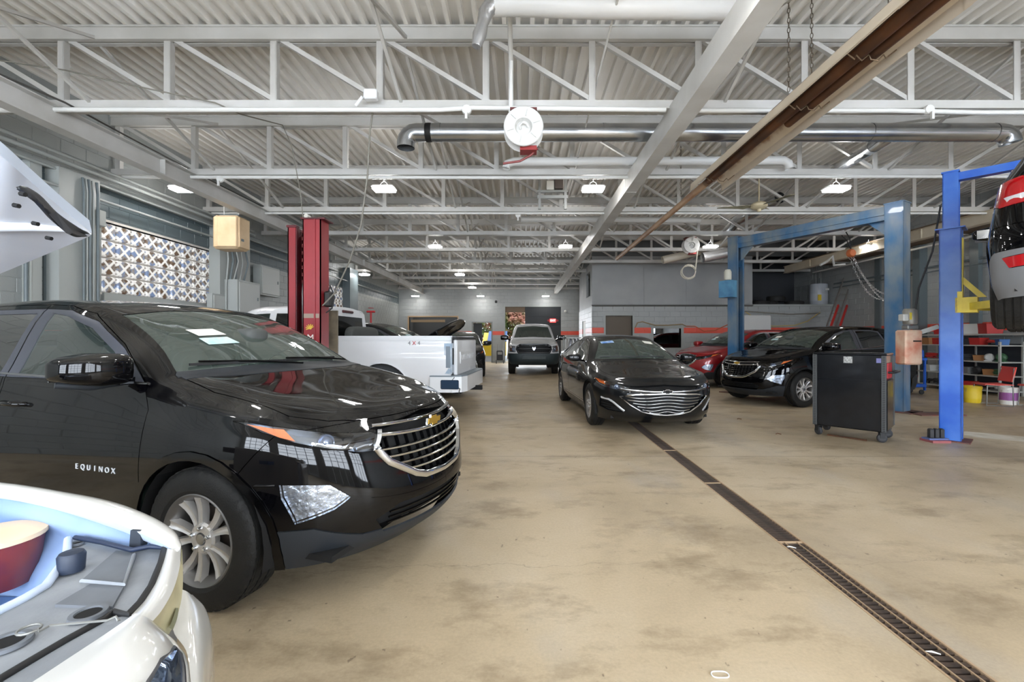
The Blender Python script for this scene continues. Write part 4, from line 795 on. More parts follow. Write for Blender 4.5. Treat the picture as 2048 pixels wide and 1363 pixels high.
# jack pads stack at foot of B
r = empty('lift_adapter_rack', (5.52, 6.02, 0)); tag(r, 'small rack of black lift adapters at the foot of the bright blue post', 'adapter rack')
MB().bbox((-.12, -.1, .0), (.12, .1, .03)).build('tray', mat('faded_red', (150, 84, 86), .6), r); MB().bbox((-.12, -.05, .03), (.14, .07, .05)).build('shelf', mat('blue_grey', (90, 104, 150), .5), r)
for k in range(3): MB().bevbox((-.06+.07*k, .0, .11), (.05, .07, .13), .012).build('adapter', rub, r)
# ---------------------------------------------------------------- red lift column
r = empty('red_lift_column', (-3.05, 6.3, 0)); tag(r, 'tall faded red lift column lettered in white with open slotted channel', 'car lift')
redp = mat('faded_red_paint', (164, 42, 48), .42, noise=(108, 22, 30), nscale=1.6, namp=.25, stretch=(1, 1, .4)); dred = mat('dark_red_paint', (92, 18, 26), .45, noise=(60, 20, 24), nscale=3)
top = 3.02
m = MB(); m.bbox((.02, -.1, 0), (.27, -.085, top)); m.bbox((.02, -.1, 0), (.035, .16, top)); m.bbox((.255, -.1, 0), (.27, .16, top)); m.build('front_flange', redp, r)
MB().bbox((.18, -.115, 0), (.20, -.1, top)).build('flange_rib', redp, r)
m = MB(); m.bbox((-.30, .12, 0), (-.285, .4, top-.06)); m.bbox((-.30, .12, 0), (-.19, .135, top-.06)); m.build('rear_flange', redp, r)
m = MB(); m.bbox((-.29, .38, 0), (.1, .395, top-.06)); m.build('back_web', dred, r)
m = MB(); m.bbox((-.19, .13, 0), (-.175, .4, top-.06)); m.bbox((-.12, .25, 0), (.0, .27, top-.07)); m.build('inner_rail', dred, r)
m = MB()
for k in range(26): m.bbox((-.135, .2, .3+k*.104), (-.075, .25, .35+k*.104))
m.build('lock_ladder', mat('worn_ladder', (150, 70, 66), .5, metal=.3), r)
m = MB(); m.bbox((.0, -.12, top), (.33, .17, top+.018)); m.build('cap_plate', dred, r); MB().bbox((-.31, .1, top-.06), (-.17, .2, top-.03)).build('cap_plate', dred, r)
MB().tube([(.06, -.06, top+.02), (.06, -.06, top+.05)], .02, 8).tube([(.06, -.09, top+.05), (.06, .0, top+.05)], .03, 10).build('pulley', mat('pulley_grey', (190, 186, 176), .4), r)
MB().tube([(.06, -.06, top+.02), (-.03, .0, 2.0), (-.06, .1, .6)], .009, 6).build('cable', st, r)
MB().bbox((.035, -.102, 1.66), (.25, -.1005, 1.72)).build('tape_band', mat('old_tape', (150, 132, 118), .6), r)
lw = mat('letter_white', (232, 226, 220), .5)
for i, ch in enumerate('MOHAWK'):
    text(ch, .125, .003, lw, 'letter', r, Matrix.Translation((.13, -.103, 1.385-.115*i)) @ Matrix.Rotation(PI/2, 4, 'X'))
em = MB()
for a in range(7): t = .5+a*.5; em.bar((.13+.01*math.cos(t), -.104, 1.52+.01*math.sin(t)), (.13+.065*math.cos(t), -.104, 1.52+.055*math.sin(t)), .006, .012, (0, 0, 1))
em.lathe([(0, -.002), (.018, -.002), (.018, .002), (0, .002)], 10, Matrix.Rotation(PI/2, 3, 'X'), (.13, -.104, 1.52)); em.build('bird_emblem', mat('emblem_gold', (214, 176, 60), .5), r)
MB().bevbox((.32, .05, 1.93), (.1, .14, .22), .02).build('hydraulic_valve', mat('valve_dark', (44, 42, 40), .5, metal=.4), r); MB().tube([(.3, .05, 2.0), (.36, 0, 2.12), (.42, .0, 1.95), (.36, .05, 1.8), (.28, .05, 1.74)], .01, 6).tube([(.3, 0, 1.9), (.4, .02, 2.0), (.45, 0, 2.15)], .006, 6).build('valve_hose', rub, r, 50)
# guard board behind red column
o = MB().bbox((-2.93, 6.80, 0), (-2.80, 6.84, 1.80)).build('plywood_board', mat('old_plywood', (128, 116, 96), .7, noise=(96, 88, 72), nscale=6)); tag(o, 'narrow weathered board leaning right of the red lift column', 'board')
# ---------------------------------------------------------------- right hand storage
steel_l = mat('shelf_steel', (186, 186, 180), .4, metal=.3)
SX, SY0, SY1 = 11.35, 10.7, 12.9
r = empty('shelving_unit', (SX, SY0, 0)); tag(r, 'pale steel shelving unit full of junk against the right wall', 'shelving'); w, l = .55, SY1-SY0
for x in (0, w):
    for y in (0, l/2, l): MB().bbox((x-.02, y-.02, 0), (x+.02, y+.02, 1.3)).build('post', steel_l, r)
hz_ = (.12, .48, .82, 1.22)
for z in hz_: MB().bbox((-.02, -.02, z-.03), (w+.02, l+.02, z)).build('shelf', steel_l, r)
MB().bbox((w, 0, 0), (w+.01, l, 1.25)).build('back_panel', mat('shelf_back', (44, 48, 54), .6), r)
cols = [((38, 38, 40), 'black'), ((60, 62, 66), 'charcoal'), ((200, 200, 196), 'white'), ((40, 96, 160), 'blue'), ((160, 112, 70), 'brown'), ((176, 44, 40), 'red'), ((120, 120, 120), 'grey'), ((52, 92, 60), 'green')]
kinds = ['parts_box', 'gear_housing', 'coiled_cable', 'power_tool']
nm_ = {'parts_box': 'lidded parts box', 'gear_housing': 'round gear housing', 'coiled_cable': 'coil of cable', 'power_tool': 'hand power tool'}
cat_ = {'parts_box': 'box', 'gear_housing': 'housing', 'coiled_cable': 'cable', 'power_tool': 'tool'}
def junk(kind, loc, col, cn, s):
    m = mat('junk_'+cn, col, .5); r = empty(kind, loc, random.uniform(-.6, .6))
    if kind == 'parts_box':
        MB().add([(-s*.5, -s*.6, 0), (s*.5, -s*.6, 0), (s*.5, s*.6, 0), (-s*.5, s*.6, 0), (-s*.58, -s*.68, s*.8), (s*.58, -s*.68, s*.8), (s*.58, s*.68, s*.8), (-s*.58, s*.68, s*.8)], [(3, 2, 1, 0), (4, 5, 6, 7), (0, 1, 5, 4), (1, 2, 6, 5), (2, 3, 7, 6), (3, 0, 4, 7)]).build('tub', m, r); MB().bevbox((0, 0, s*.83), (s*1.22, s*1.42, s*.08), .01).build('rim', m, r)
    elif kind == 'gear_housing':
        MB().lathe([(0, -s*.3), (s*.3, -s*.3), (s*.5, -s*.1), (s*.5, s*.15), (s*.35, s*.2), (s*.3, s*.35), (0, s*.35)], 16, Matrix.Rotation(PI/2, 3, 'Y'), (0, 0, s*.5)).build('drum', m, r, 40); MB().box((0, 0, s*.06), (s*.9, s*.8, s*.12)).build('foot', m, r)
    elif kind == 'coiled_cable':
        p = [((s*.5+.01*math.sin(k*1.3))*math.cos(k*.5), (s*.5+.01*math.sin(k*1.1))*math.sin(k*.5), .02+k*.0022+.015*math.sin(k*.4)) for k in range(60)]; MB().tube(p, .012, 6).build('coil', m, r, 50); MB().box((s*.5, 0, .06), (.05, .04, .03)).build('plug', MATS['black_rubber'], r)
    else:
        MB().tube([(0, -s*.6, s*.45), (0, -s*.3, s*.5), (0, s*.2, s*.5), (0, s*.4, s*.45)], s*.2, 10, rs=[s*.1, s*.2, s*.24, s*.14]).build('motor_body', m, r, 50); MB().bar((0, s*.1, s*.45), (0, s*.25, 0), s*.16, s*.2, (1, 0, 0)).build('grip', MATS['black_rubber'], r); MB().tube([(0, -s*.6, s*.45), (0, -s*.95, s*.45)], s*.04, 8).build('bit', st, r)
    return r
lvl = ['bottom', 'second', 'third', 'top']
places = ['front end', 'second from the front end', 'third from the front end', 'middle', 'fifth from the front end', 'sixth from the front end', 'seventh from the front end', 'back end']
for li, z in enumerate(hz_):
    for k in range(8):
        y = SY0+.16+k*.265+random.uniform(-.03, .03); ci = random.randrange(len(cols)); kd = kinds[(k+li*3+ci) % 4]; s = random.uniform(.16, .215) if kd != 'coiled_cable' else .26
        o = junk(kd, (SX+.16+random.uniform(0, .1), y, z), cols[ci][0], cols[ci][1], s); tag(o, '%s %s, %s shelf, %s' % (cols[ci][1], nm_[kd], lvl[li]+' steel', places[k]), cat_[kd])
# red chairs
def chair(loc, rz, label):
    r = empty('plastic_chair', loc, rz); tag(r, label, 'chair', 'red plastic chairs at the right')
    cr = mat('chair_red', (224, 84, 72), .45); m = MB(); pr = [(-.22, .43), (-.2, .45), (.0, .44), (.2, .45), (.235, .44)]
    def sheet(prof, wd, th): 
        vs = [(x, s*wd, z) for s in (-1, 1) for x, z in prof]+[(x, s*wd, z-th) for s in (-1, 1) for x, z in prof]; n = len(prof); fs = []
        for i in range(n-1): fs += [(i, i+1, n+i+1, n+i), (2*n+i, 3*n+i, 3*n+i+1, 2*n+i+1), (i, 2*n+i, 2*n+i+1, i+1), (n+i, n+i+1, 3*n+i+1, 3*n+i)]
        fs += [(0, n, 3*n, 2*n), (n-1, 3*n-1, 4*n-1, 2*n-1)]; return MB().add(vs, fs)
    sheet(pr, .23, .015).build('seat', cr, r, 30); MB().add([(.20, -.22, .5), (.2, .22, .5), (.26, .23, .8), (.26, -.23, .8), (.23, -.22, .5), (.23, .22, .5), (.29, .21, .8), (.29, -.21, .8)], [(0, 1, 2, 3), (7, 6, 5, 4), (0, 3, 7, 4), (1, 5, 6, 2), (0, 4, 5, 1), (3, 2, 6, 7)]).build('backrest', cr, r)
    for s in (-1, 1): MB().tube([(.25, s*.2, .78), (.22, s*.22, .42), (.22, s*.24, .012), (-.2, s*.24, .012), (-.18, s*.22, .42)], .011, 8).build('leg_frame', st, r, 50)
    return r
chair((9.75, 9.35, 0), -.35, 'red plastic chair with chrome sled legs, left one before the shelving'); chair((10.35, 9.0, 0), -.3, 'red plastic chair with chrome sled legs, right one cut by the frame')
def bucket(loc, col, label, lab=None, R=.14, h=.36):
    r = empty('bucket', loc); tag(r, label, 'bucket'); MB().lathe([(0, 0), (R*.88, 0), (R*.9, .01), (R*.98, h*.85), (R*1.06, h*.86), (R*1.06, h*.93), (R, h*.94), (R, h), (R*.94, h), (R*.82, .02), (0, .02)], 24).build('pail', mat('pail_'+lab, col, .45), r, 35); MB().tube([(R*1.07*math.cos(a), R*.4*math.sin(a)-R*.2, h*.85-abs(math.sin(a))*h*.5) for a in [PI*k/10 for k in range(11)]], .003, 5).build('bail', st, r); MB().lathe([(R*.945, h*.25), (R*.975, h*.7)], 24).build('label_band', mat('band_'+lab, (150, 90, 150) if lab == 'white' else (230, 200, 60), .5), r, 50)
bucket((9.72, 9.72, 0), (226, 196, 40), 'yellow bucket under the red chair', 'yellow', .15, .36); bucket((10.2, 9.45, 0), (228, 226, 220), 'white bucket with purple label under the red chairs', 'white', .15, .36)
# blue service cart behind
r = empty('service_cart', (9.62, 11.3, 0)); tag(r, 'blue steel service cart behind the bright blue lift post', 'cart'); bl = mat('cart_blue', (28, 84, 176), .35)
m = MB(); 
for sx in (-.3, .3):
    for sy in (-.2, .2): m.bbox((sx-.02, sy-.02, .1), (sx+.02, sy+.02, .88))
m.build('frame', bl, r); MB().bevbox((0, 0, .87), (.68, .48, .06), .01).build('top_tray', bl, r); MB().bevbox((0, 0, .22), (.66, .46, .08), .01).build('bottom_tray', bl, r); MB().bevbox((.05, 0, 1.0), (.5, .4, .2), .02).build('drawer_box', bl, r); MB().bbox((-.2, -.1, .26), (.2, .1, .6)).build('white_box', mat('white_carton', (206, 204, 198), .6), r)
for sx in (-.26, .26):
    for sy in (-.16, .16): link('caster', cst, r, (sx, sy, .058))
# bins on top of shelves
for i, (y, col, cn, lab) in enumerate(((12.5, (214, 62, 50), 'red', 'red bin on the wall bench above the shelving, left'), (12.1, (44, 96, 170), 'blue', 'blue bin beside the left red bin'), (11.3, (216, 64, 52), 'red', 'larger red bin under the raised tyre, right'), (11.75, (220, 220, 214), 'white', 'white jug with green label between the bins'))):
    o = junk('parts_box', (11.9-.15, y, 1.5), col, cn, .3); tag(o, lab, 'bin')
bn = MB().bbox((11.55, 10.2, 1.46), (12.18, 13.2, 1.5)).build('wall_shelf', steel_l); tag(bn, 'long steel wall shelf carrying bins above the shelving unit', 'shelf')
# items by back wall: charger cart, plastic wrapped parts, coiled hoist chains
cx_, cy_ = px(1000, 727, 25.0)[0], 25.0
r = empty('battery_charger_cart', (cx_, cy_, 0)); tag(r, 'black battery charger on a small cart by the back wall', 'charger')
MB().bevbox((0, 0, .45), (.36, .3, .55), .03).build('charger_body', mat('charger_black', (38, 40, 42), .4), r); MB().tube([(-.15, .1, .2), (-.15, .1, 1.05), (.15, .1, 1.05), (.15, .1, .2)], .015, 8).build('handle', st, r, 50)
for s in (-1, 1): MB().lathe([(0, -.02), (.1, -.02), (.1, .02), (0, .02)], 16, Matrix.Rotation(PI/2, 3, 'Y'), (s*.2, 0, .1)).build('wheel', rub, r, 40)
MB().bbox((-.12, -.16, .5), (.12, -.15, .65)).build('gauge_panel', mat('gauge_grey', (150, 152, 150), .5), r)
o = MB().lathe([(0, 0), (.07, 0), (.08, .03), (.05, .07), (0, .08)], 14, Matrix.Rotation(PI/2, 3, 'X'), (px(1131, 622, 25.9)[0], 25.95, H+55/F*25.9)).build('alarm_bell', mat('alarm_white', (225, 225, 220), .4), smooth=50); tag(o, 'small white alarm on the back wall right of the big opening', 'alarm')
o = MB().bevbox((px(992, 602, 25.9)[0], 25.9, H+74/F*25.9), (.14, .12, .14), .03).build('security_camera', rub); tag(o, 'small dark camera high on the back wall', 'camera')
# orange chain block with chains between lift A posts
hp = Vector(px(1702, 506, 10.6)); r = empty('chain_hoist', hp); tag(r, 'orange chain hoist with chains swung across to the blue lift post', 'hoist')
MB().lathe([(0, -.07), (.07, -.07), (.1, -.03), (.1, .03), (.07, .07), (0, .07)], 16, Matrix.Rotation(PI/2, 3, 'X')).build('hoist_body', mat('hoist_orange', (206, 112, 62), .5), r, 40)
MB().tube([(0, 0, .08), (-.03, 0, .35), (-.12, 0, .5)], .012, 6).tube([(0, 0, .08), (-.1, 0, .3), (-.22, 0, .42)], .012, 6).build('strap', MATS['black_rubber'], r)
galc = mat('bright_chain', (196, 196, 196), .3, metal=.8)
def swag(a, b, sag, name):
    a = Vector(a); b = Vector(b); m = MB(); n = 34; pts = [a.lerp(b, k/n)-Vector((0, 0, sag*4*(k/n)*(1-k/n))) for k in range(n+1)]
    for i in range(n):
        c = (pts[i]+pts[i+1])/2; d = (pts[i+1]-pts[i]); L2 = d.length*.62; d.normalize(); u = d.orthogonal().normalized(); s = u if i % 2 else d.cross(u)
        m.tube([c+d*(L2*math.cos(t))+s*(L2*.42*math.sin(t)) for t in [2*PI*k/8 for k in range(8)]], .006, 5, closed=True)
    return m.build(name, galc, r)
e1 = Vector(px(1776, 590, 9.0))-hp
swag((.02, 0, -.08), e1, .18, 'chain'); swag((-.03, 0, -.08), e1+Vector((0, 0, -.05)), .35, 'chain'); swag((.05, 0, -.06), e1+Vector((0, .1, -.1)), .12, 'chain')
# folded pipe clamp on cream beam
o = MB().tube([px(1640, 530, 11.3), px(1655, 522, 11.3), px(1665, 512, 11.3), px(1668, 530, 11.3), px(1690, 528, 11.3)], .03, 8).build('beam_clamp', white_paint, smooth=50); tag(o, 'white beam trolley clamp on the cream girder left of the hoist', 'clamp')
# ---------------------------------------------------------------- car building tools
import numpy as np
def hermite(P, n, sharp=(), sym0=False, sym1=False, lin=()):
    """resample polylines P (K,3,...) with n steps an interval; sharp knots get one-sided tangents"""
    P = np.asarray(P, float); K = len(P); d = np.linalg.norm(P[1:]-P[:-1], axis=-1); h = np.maximum(np.sqrt(d), .03)[..., None]
    sec = (P[1:]-P[:-1])/h; T0 = np.zeros_like(P); T1 = np.zeros_like(P); fl = np.array([1, -1, 1.0])
    for i in range(K):
        if 0 < i < K-1 and i not in sharp: t = (sec[i-1]*h[i]+sec[i]*h[i-1])/(h[i]+h[i-1]); T0[i] = T1[i] = t
        elif i == 0: t = sec[0].copy(); T1[i] = (t-t*fl)/2 if sym0 else t
        elif i == K-1: t = sec[-1].copy(); T0[i] = (t-t*fl)/2 if sym1 else t
        else: T0[i] = sec[i-1]; T1[i] = sec[i]
    out = []
    for i in range(K-1):
        for k in range(n):
            s = k/n; out.append(P[i]*(2*s**3-3*s**2+1)+P[i+1]*(-2*s**3+3*s**2)+h[i]*(T1[i]*(s**3-2*s**2+s)+T0[i+1]*(s**3-s**2)))
    out.append(P[-1]); return np.array(out)
def lofted(rows, nu, nv, sharp_u=(), sharp_v=(), open_end=False):
    """rows: V lists of U points (front centre -> rear centre). returns bmesh of the whole mirrored skin"""
    G = [hermite(r, nu, sharp_u if v >= len(rows)-3 else (), True, not open_end) for v, r in enumerate(rows)]
    G = np.array(G); G[:, 0, 1] = 0
    if not open_end: G[:, -1, 1] = 0
    S = hermite(G, nv, sharp_v, False, True); S[-1, :, 1] = 0
    S[:, 0, 1] = 0
    if not open_end: S[:, -1, 1] = 0
    V, U = S.shape[:2]; bm = bmesh.new()
    A = [[bm.verts.new(S[v, u]) for u in range(U)] for v in range(V)]
    B = [[(A[v][u] if abs(S[v, u, 1]) < 1e-7 else bm.verts.new(S[v, u]*(1, -1, 1))) for u in range(U)] for v in range(V)]
    for v in range(V-1):
        for u in range(U-1):
            for g, rev in ((A, 1), (B, 0)):
                q = [g[v][u], g[v][u+1], g[v+1][u+1], g[v+1][u]]
                q = [x for i, x in enumerate(q) if x not in q[:i]]
                if len(q) > 2:
                    if rev: q.reverse()
                    try: bm.faces.new(q)
                    except ValueError: pass
    bm.normal_update()
    up = sum(f.normal.z for f in bm.faces if f.calc_center_median().z > 1.2)
    if up < 0: bmesh.ops.reverse_faces(bm, faces=bm.faces)
    bm.normal_update(); return bm
def pip(x, y, poly):
    c = False; n = len(poly); j = n-1
    for i in range(n):
        xi, yi = poly[i]; xj, yj = poly[j]
        if (yi > y) != (yj > y) and x < (xj-xi)*(y-yi)/(yj-yi)+xi: c = not c
        j = i
    return c
AX = {'side': (0, 2), 'front': (1, 2), 'top': (0, 1)}
class Skin:
    def __init__(s, bm): s.bm = bm; s.lay = bm.faces.layers.int.new('tag'); s.tags = ['body']; s.bvh = BVHTree.FromBMesh(bm)
    def cut(s, name, poly, view, filt):
        bm = s.bm; a, b = AX[view]; n = len(poly)
        for i in range(n):
            p, q = poly[i], poly[(i+1) % n]; x0, x1 = min(p[0], q[0])-.004, max(p[0], q[0])+.004; y0, y1 = min(p[1], q[1])-.004, max(p[1], q[1])+.004
            fs = []
            for f in bm.faces:
                vs = f.verts; xs = [v.co[a] for v in vs]
                if max(xs) < x0 or min(xs) > x1: continue
                ys = [v.co[b] for v in vs]
                if max(ys) < y0 or min(ys) > y1: continue
                if filt(f.calc_center_median()): fs.append(f)
            if not fs: continue
            co = Vector((0, 0, 0)); co[a] = p[0]; co[b] = p[1]; no = Vector((0, 0, 0)); no[a] = -(q[1]-p[1]); no[b] = q[0]-p[0]
            if no.length < 1e-6: continue
            bmesh.ops.bisect_plane(bm, geom=fs+list({e for f in fs for e in f.edges})+list({v for f in fs for v in f.verts}), plane_co=co, plane_no=no.normalized(), dist=1e-5)
        if name not in s.tags: s.tags.append(name)
        t = s.tags.index(name)
        for f in bm.faces:
            c = f.calc_center_median()
            if filt(c) and pip(c[a], c[b], poly): f[s.lay] = t
    def both(s, name, poly, view, filt=lambda c: True):
        s.cut(name+'|L', poly if view == 'side' else poly, view, lambda c: c.y > 0 and filt(c))
        m = poly if view == 'side' else ([(-y, z) for y, z in poly] if view == 'front' else [(x, -y) for x, y in poly])
        s.cut(name+'|R', m, view, lambda c: c.y < 0 and filt(c))
    def ray(s, o, d):
        h = s.bvh.ray_cast(Vector(o), Vector(d).normalized()); return h[0], h[1]
    def front(s, y, z, off=0):
        h, n = s.ray((5, y, z), (-1, 0, 0)); return h+n*off if h else Vector((2, y, z))
    def side(s, x, z, sg=-1, off=0):
        h, n = s.ray((x, 5*sg, z), (0, -sg, 0)); return h+n*off if h else Vector((x, sg*.9, z))
    def piece(s, tag_, gap=.0025, flange=.014, off=0):
        """mesh data of one tagged patch: rim pulled in by gap and folded inward by flange"""
        if tag_ not in s.tags: return None
        t = s.tags.index(tag_); fs = [f for f in s.bm.faces if f[s.lay] == t]
        if not fs: return None
        vi = {}; co = []; no = []
        for f in fs:
            for v in f.verts:
                if v not in vi: vi[v] = len(co); co.append(v.co.copy()); no.append(v.normal.copy())
        faces = [tuple(vi[v] for v in f.verts) for f in fs]; inw = {}; bed = []
        for f in fs:
            for l in f.loops:
                e = l.edge
                if sum(1 for g in e.link_faces if g[s.lay] == t) == 1:
                    a, b = l.vert, l.link_loop_next.vert; d = (b.co-a.co)
                    if d.length < 1e-9: continue
                    w = f.normal.cross(d.normalized()); inw[vi[a]] = inw.get(vi[a], Vector())+w; inw[vi[b]] = inw.get(vi[b], Vector())+w; bed.append((vi[a], vi[b]))
        co2 = [c+(inw[i].normalized()*gap if i in inw and inw[i].length > 1e-6 else Vector())+no[i]*off for i, c in enumerate(co)]
        if flange:
            mp = {}
            for a, b in bed:
                for i in (a, b):
                    if i not in mp: mp[i] = len(co2); co2.append(co2[i]-no[i]*flange)
            faces += [(b, a, mp[a], mp[b]) for a, b in bed]
        return co2, faces
def patch(sk, tag_, name, m, parent, gap=.0025, flange=.014, off=0, sharp=38, label=None):
    d = sk.piece(tag_, gap, flange, off)
    if not d: return None
    me = bpy.data.meshes.new(name); me.from_pydata([tuple(c) for c in d[0]], [], d[1]); me.materials.append(m); me.shade_smooth(); me.set_sharp_from_angle(angle=math.radians(sharp))
    o = link(name, me, parent)
    if label: o['label'] = label
    return o
def multi(sk, tags_, name, m, parent, **k):
    """one part from the left and right copies of a patch"""
    return [patch(sk, t, name, m, parent, **k) for t in tags_]
def superell(c, r, e1=.5, e2=.5, n=24, m=14, M=None, fn=None):
    M = M or Matrix.Identity(3); mb = MB(); vs = []; fs = []; sp = lambda v, e: math.copysign(abs(v)**e, v)
    for i in range(m+1):
        ph = -PI/2+PI*i/m
        for j in range(n):
            a = 2*PI*j/n; p = Vector((r[0]*sp(math.cos(ph), e1)*sp(math.cos(a), e2), r[1]*sp(math.cos(ph), e1)*sp(math.sin(a), e2), r[2]*sp(math.sin(ph), e1)))
            if fn: p = fn(p)
            vs.append(M @ p+Vector(c))
    for i in range(m):
        for j in range(n): fs.append((i*n+j, i*n+(j+1) % n, (i+1)*n+(j+1) % n, (i+1)*n+j))
    return mb.add(vs, fs)
def ribbon(pts, w, t, up=(0, 0, 1)):
    """flat-ish chrome bar swept along pts: w along up, t proud"""
    mb = MB(); pts = [Vector(p) for p in pts]; vs = []; n = len(pts); U = Vector(up)
    for i, p in enumerate(pts):
        d = (pts[min(i+1, n-1)]-pts[max(i-1, 0)]).normalized(); o = d.cross(U).normalized(); u = o.cross(d).normalized()
        for a, b in ((-.5, -.5), (-.5, .3), (-.3, .5), (.3, .5), (.5, .3), (.5, -.5)): vs.append(p+u*a*w+o*b*t)
    fs = [tuple(range(5, -1, -1)), tuple((n-1)*6+k for k in range(6))]
    for i in range(n-1):
        for k in range(6): l = (k+1) % 6; fs.append((i*6+k, i*6+l, (i+1)*6+l, (i+1)*6+k))
    return mb.add(vs, fs)
paint_black = mat('black_car_paint', (4, 4, 6), .4, spec=.0, coat=1, coat_ior=1.42, coat_rough=.02, dust=.11)
paint_black2 = mat('clean_black_paint', (4, 4, 6), .4, spec=.0, coat=1, coat_ior=1.42, coat_rough=.03, dust=.035)
paint_grey = mat('dark_grey_car_paint', (30, 32, 34), .4, spec=.1, coat=1, coat_ior=1.42, coat_rough=.03, dust=.06)
paint_red = mat('red_car_paint', (150, 10, 22), .35, metal=.3, coat=1, coat_rough=.03)
paint_white = mat('white_car_paint', (222, 223, 225), .35, coat=.8, coat_rough=.05)
plastic = mat('grey_black_plastic', (40, 43, 47), .5, spec=.3, bump=.1, bscale=300)
gloss_black = mat('gloss_black_trim', (5, 5, 6), .12, spec=.35)
satin = mat('satin_window_frame', (74, 76, 84), .35, metal=.3)
chrome = mat('chrome', (225, 228, 232), .07, metal=1)
dchrome = mat('satin_chrome', (170, 172, 175), .2, metal=1)
tyre = mat('tyre_black', (27, 27, 27), .6, spec=.25, bump=.2, bscale=120, noise=(38, 37, 35), nscale=5)
alloy = mat('alloy_silver', (206, 204, 202), .33, metal=.6, noise=(186, 182, 176), nscale=4)
alloy_d = mat('alloy_shadow', (60, 60, 60), .5, metal=.6)
iron = mat('brake_iron', (92, 84, 78), .5, metal=.7)
void = mat('void_black', (6, 6, 7), .8)
cabin = mat('cabin_dark', (74, 76, 74), .8); cabin_l = mat('cabin_cloth', (92, 92, 90), .9)
g_wind = glass('windshield_glass', (214, 238, 226), .95, film=.13); g_side = glass('side_glass', (130, 195, 190), .8, film=.04); g_dark = glass('privacy_glass', (60, 66, 68), .35)
g_lens = glass('lamp_lens', (240, 244, 250), .97)
amber = mat('amber_glow', (236, 120, 40), .3, emit=.15); lamp_in = mat('lamp_bezel_dark', (120, 126, 134), .22, metal=.85); proj = mat('projector_glass', (150, 160, 180), .04, metal=.6)  # amber marker given a faint glow of its own
red_lens = mat('red_lamp_lens', (190, 16, 26), .12, coat=1); clear_lens = mat('clear_lamp_lens', (222, 222, 226), .15, coat=1)
gold = mat('bowtie_gold', (206, 164, 70), .3, metal=.7)
def emboss(kind, name='emblem'): pass
def bowtie(w, h, t):
    p = [(-.5, .05), (-.38, .5), (-.13, .5), (-.17, .5), (-.22, .5)]
    a = [(-.5, -.42), (-.40, .42), (-.19, .42), (-.22, .5*.9), (.22, .45), (.19, .42), (.5, .42), (.40, -.42), (.19, -.42), (.22, -.45), (-.22, -.45), (-.19, -.42)]
    pts = [(-.48, -.28), (-.39, .28), (-.19, .28), (-.16, .5), (.19, .5), (.17, .28), (.48, .28), (.39, -.28), (.19, -.28), (.16, -.5), (-.19, -.5), (-.17, -.28)]
    return MB().prism([(x*w, y*h) for x, y in pts], -t, t, lambda a, b, c: (c, a, b))
WHEELS = {}
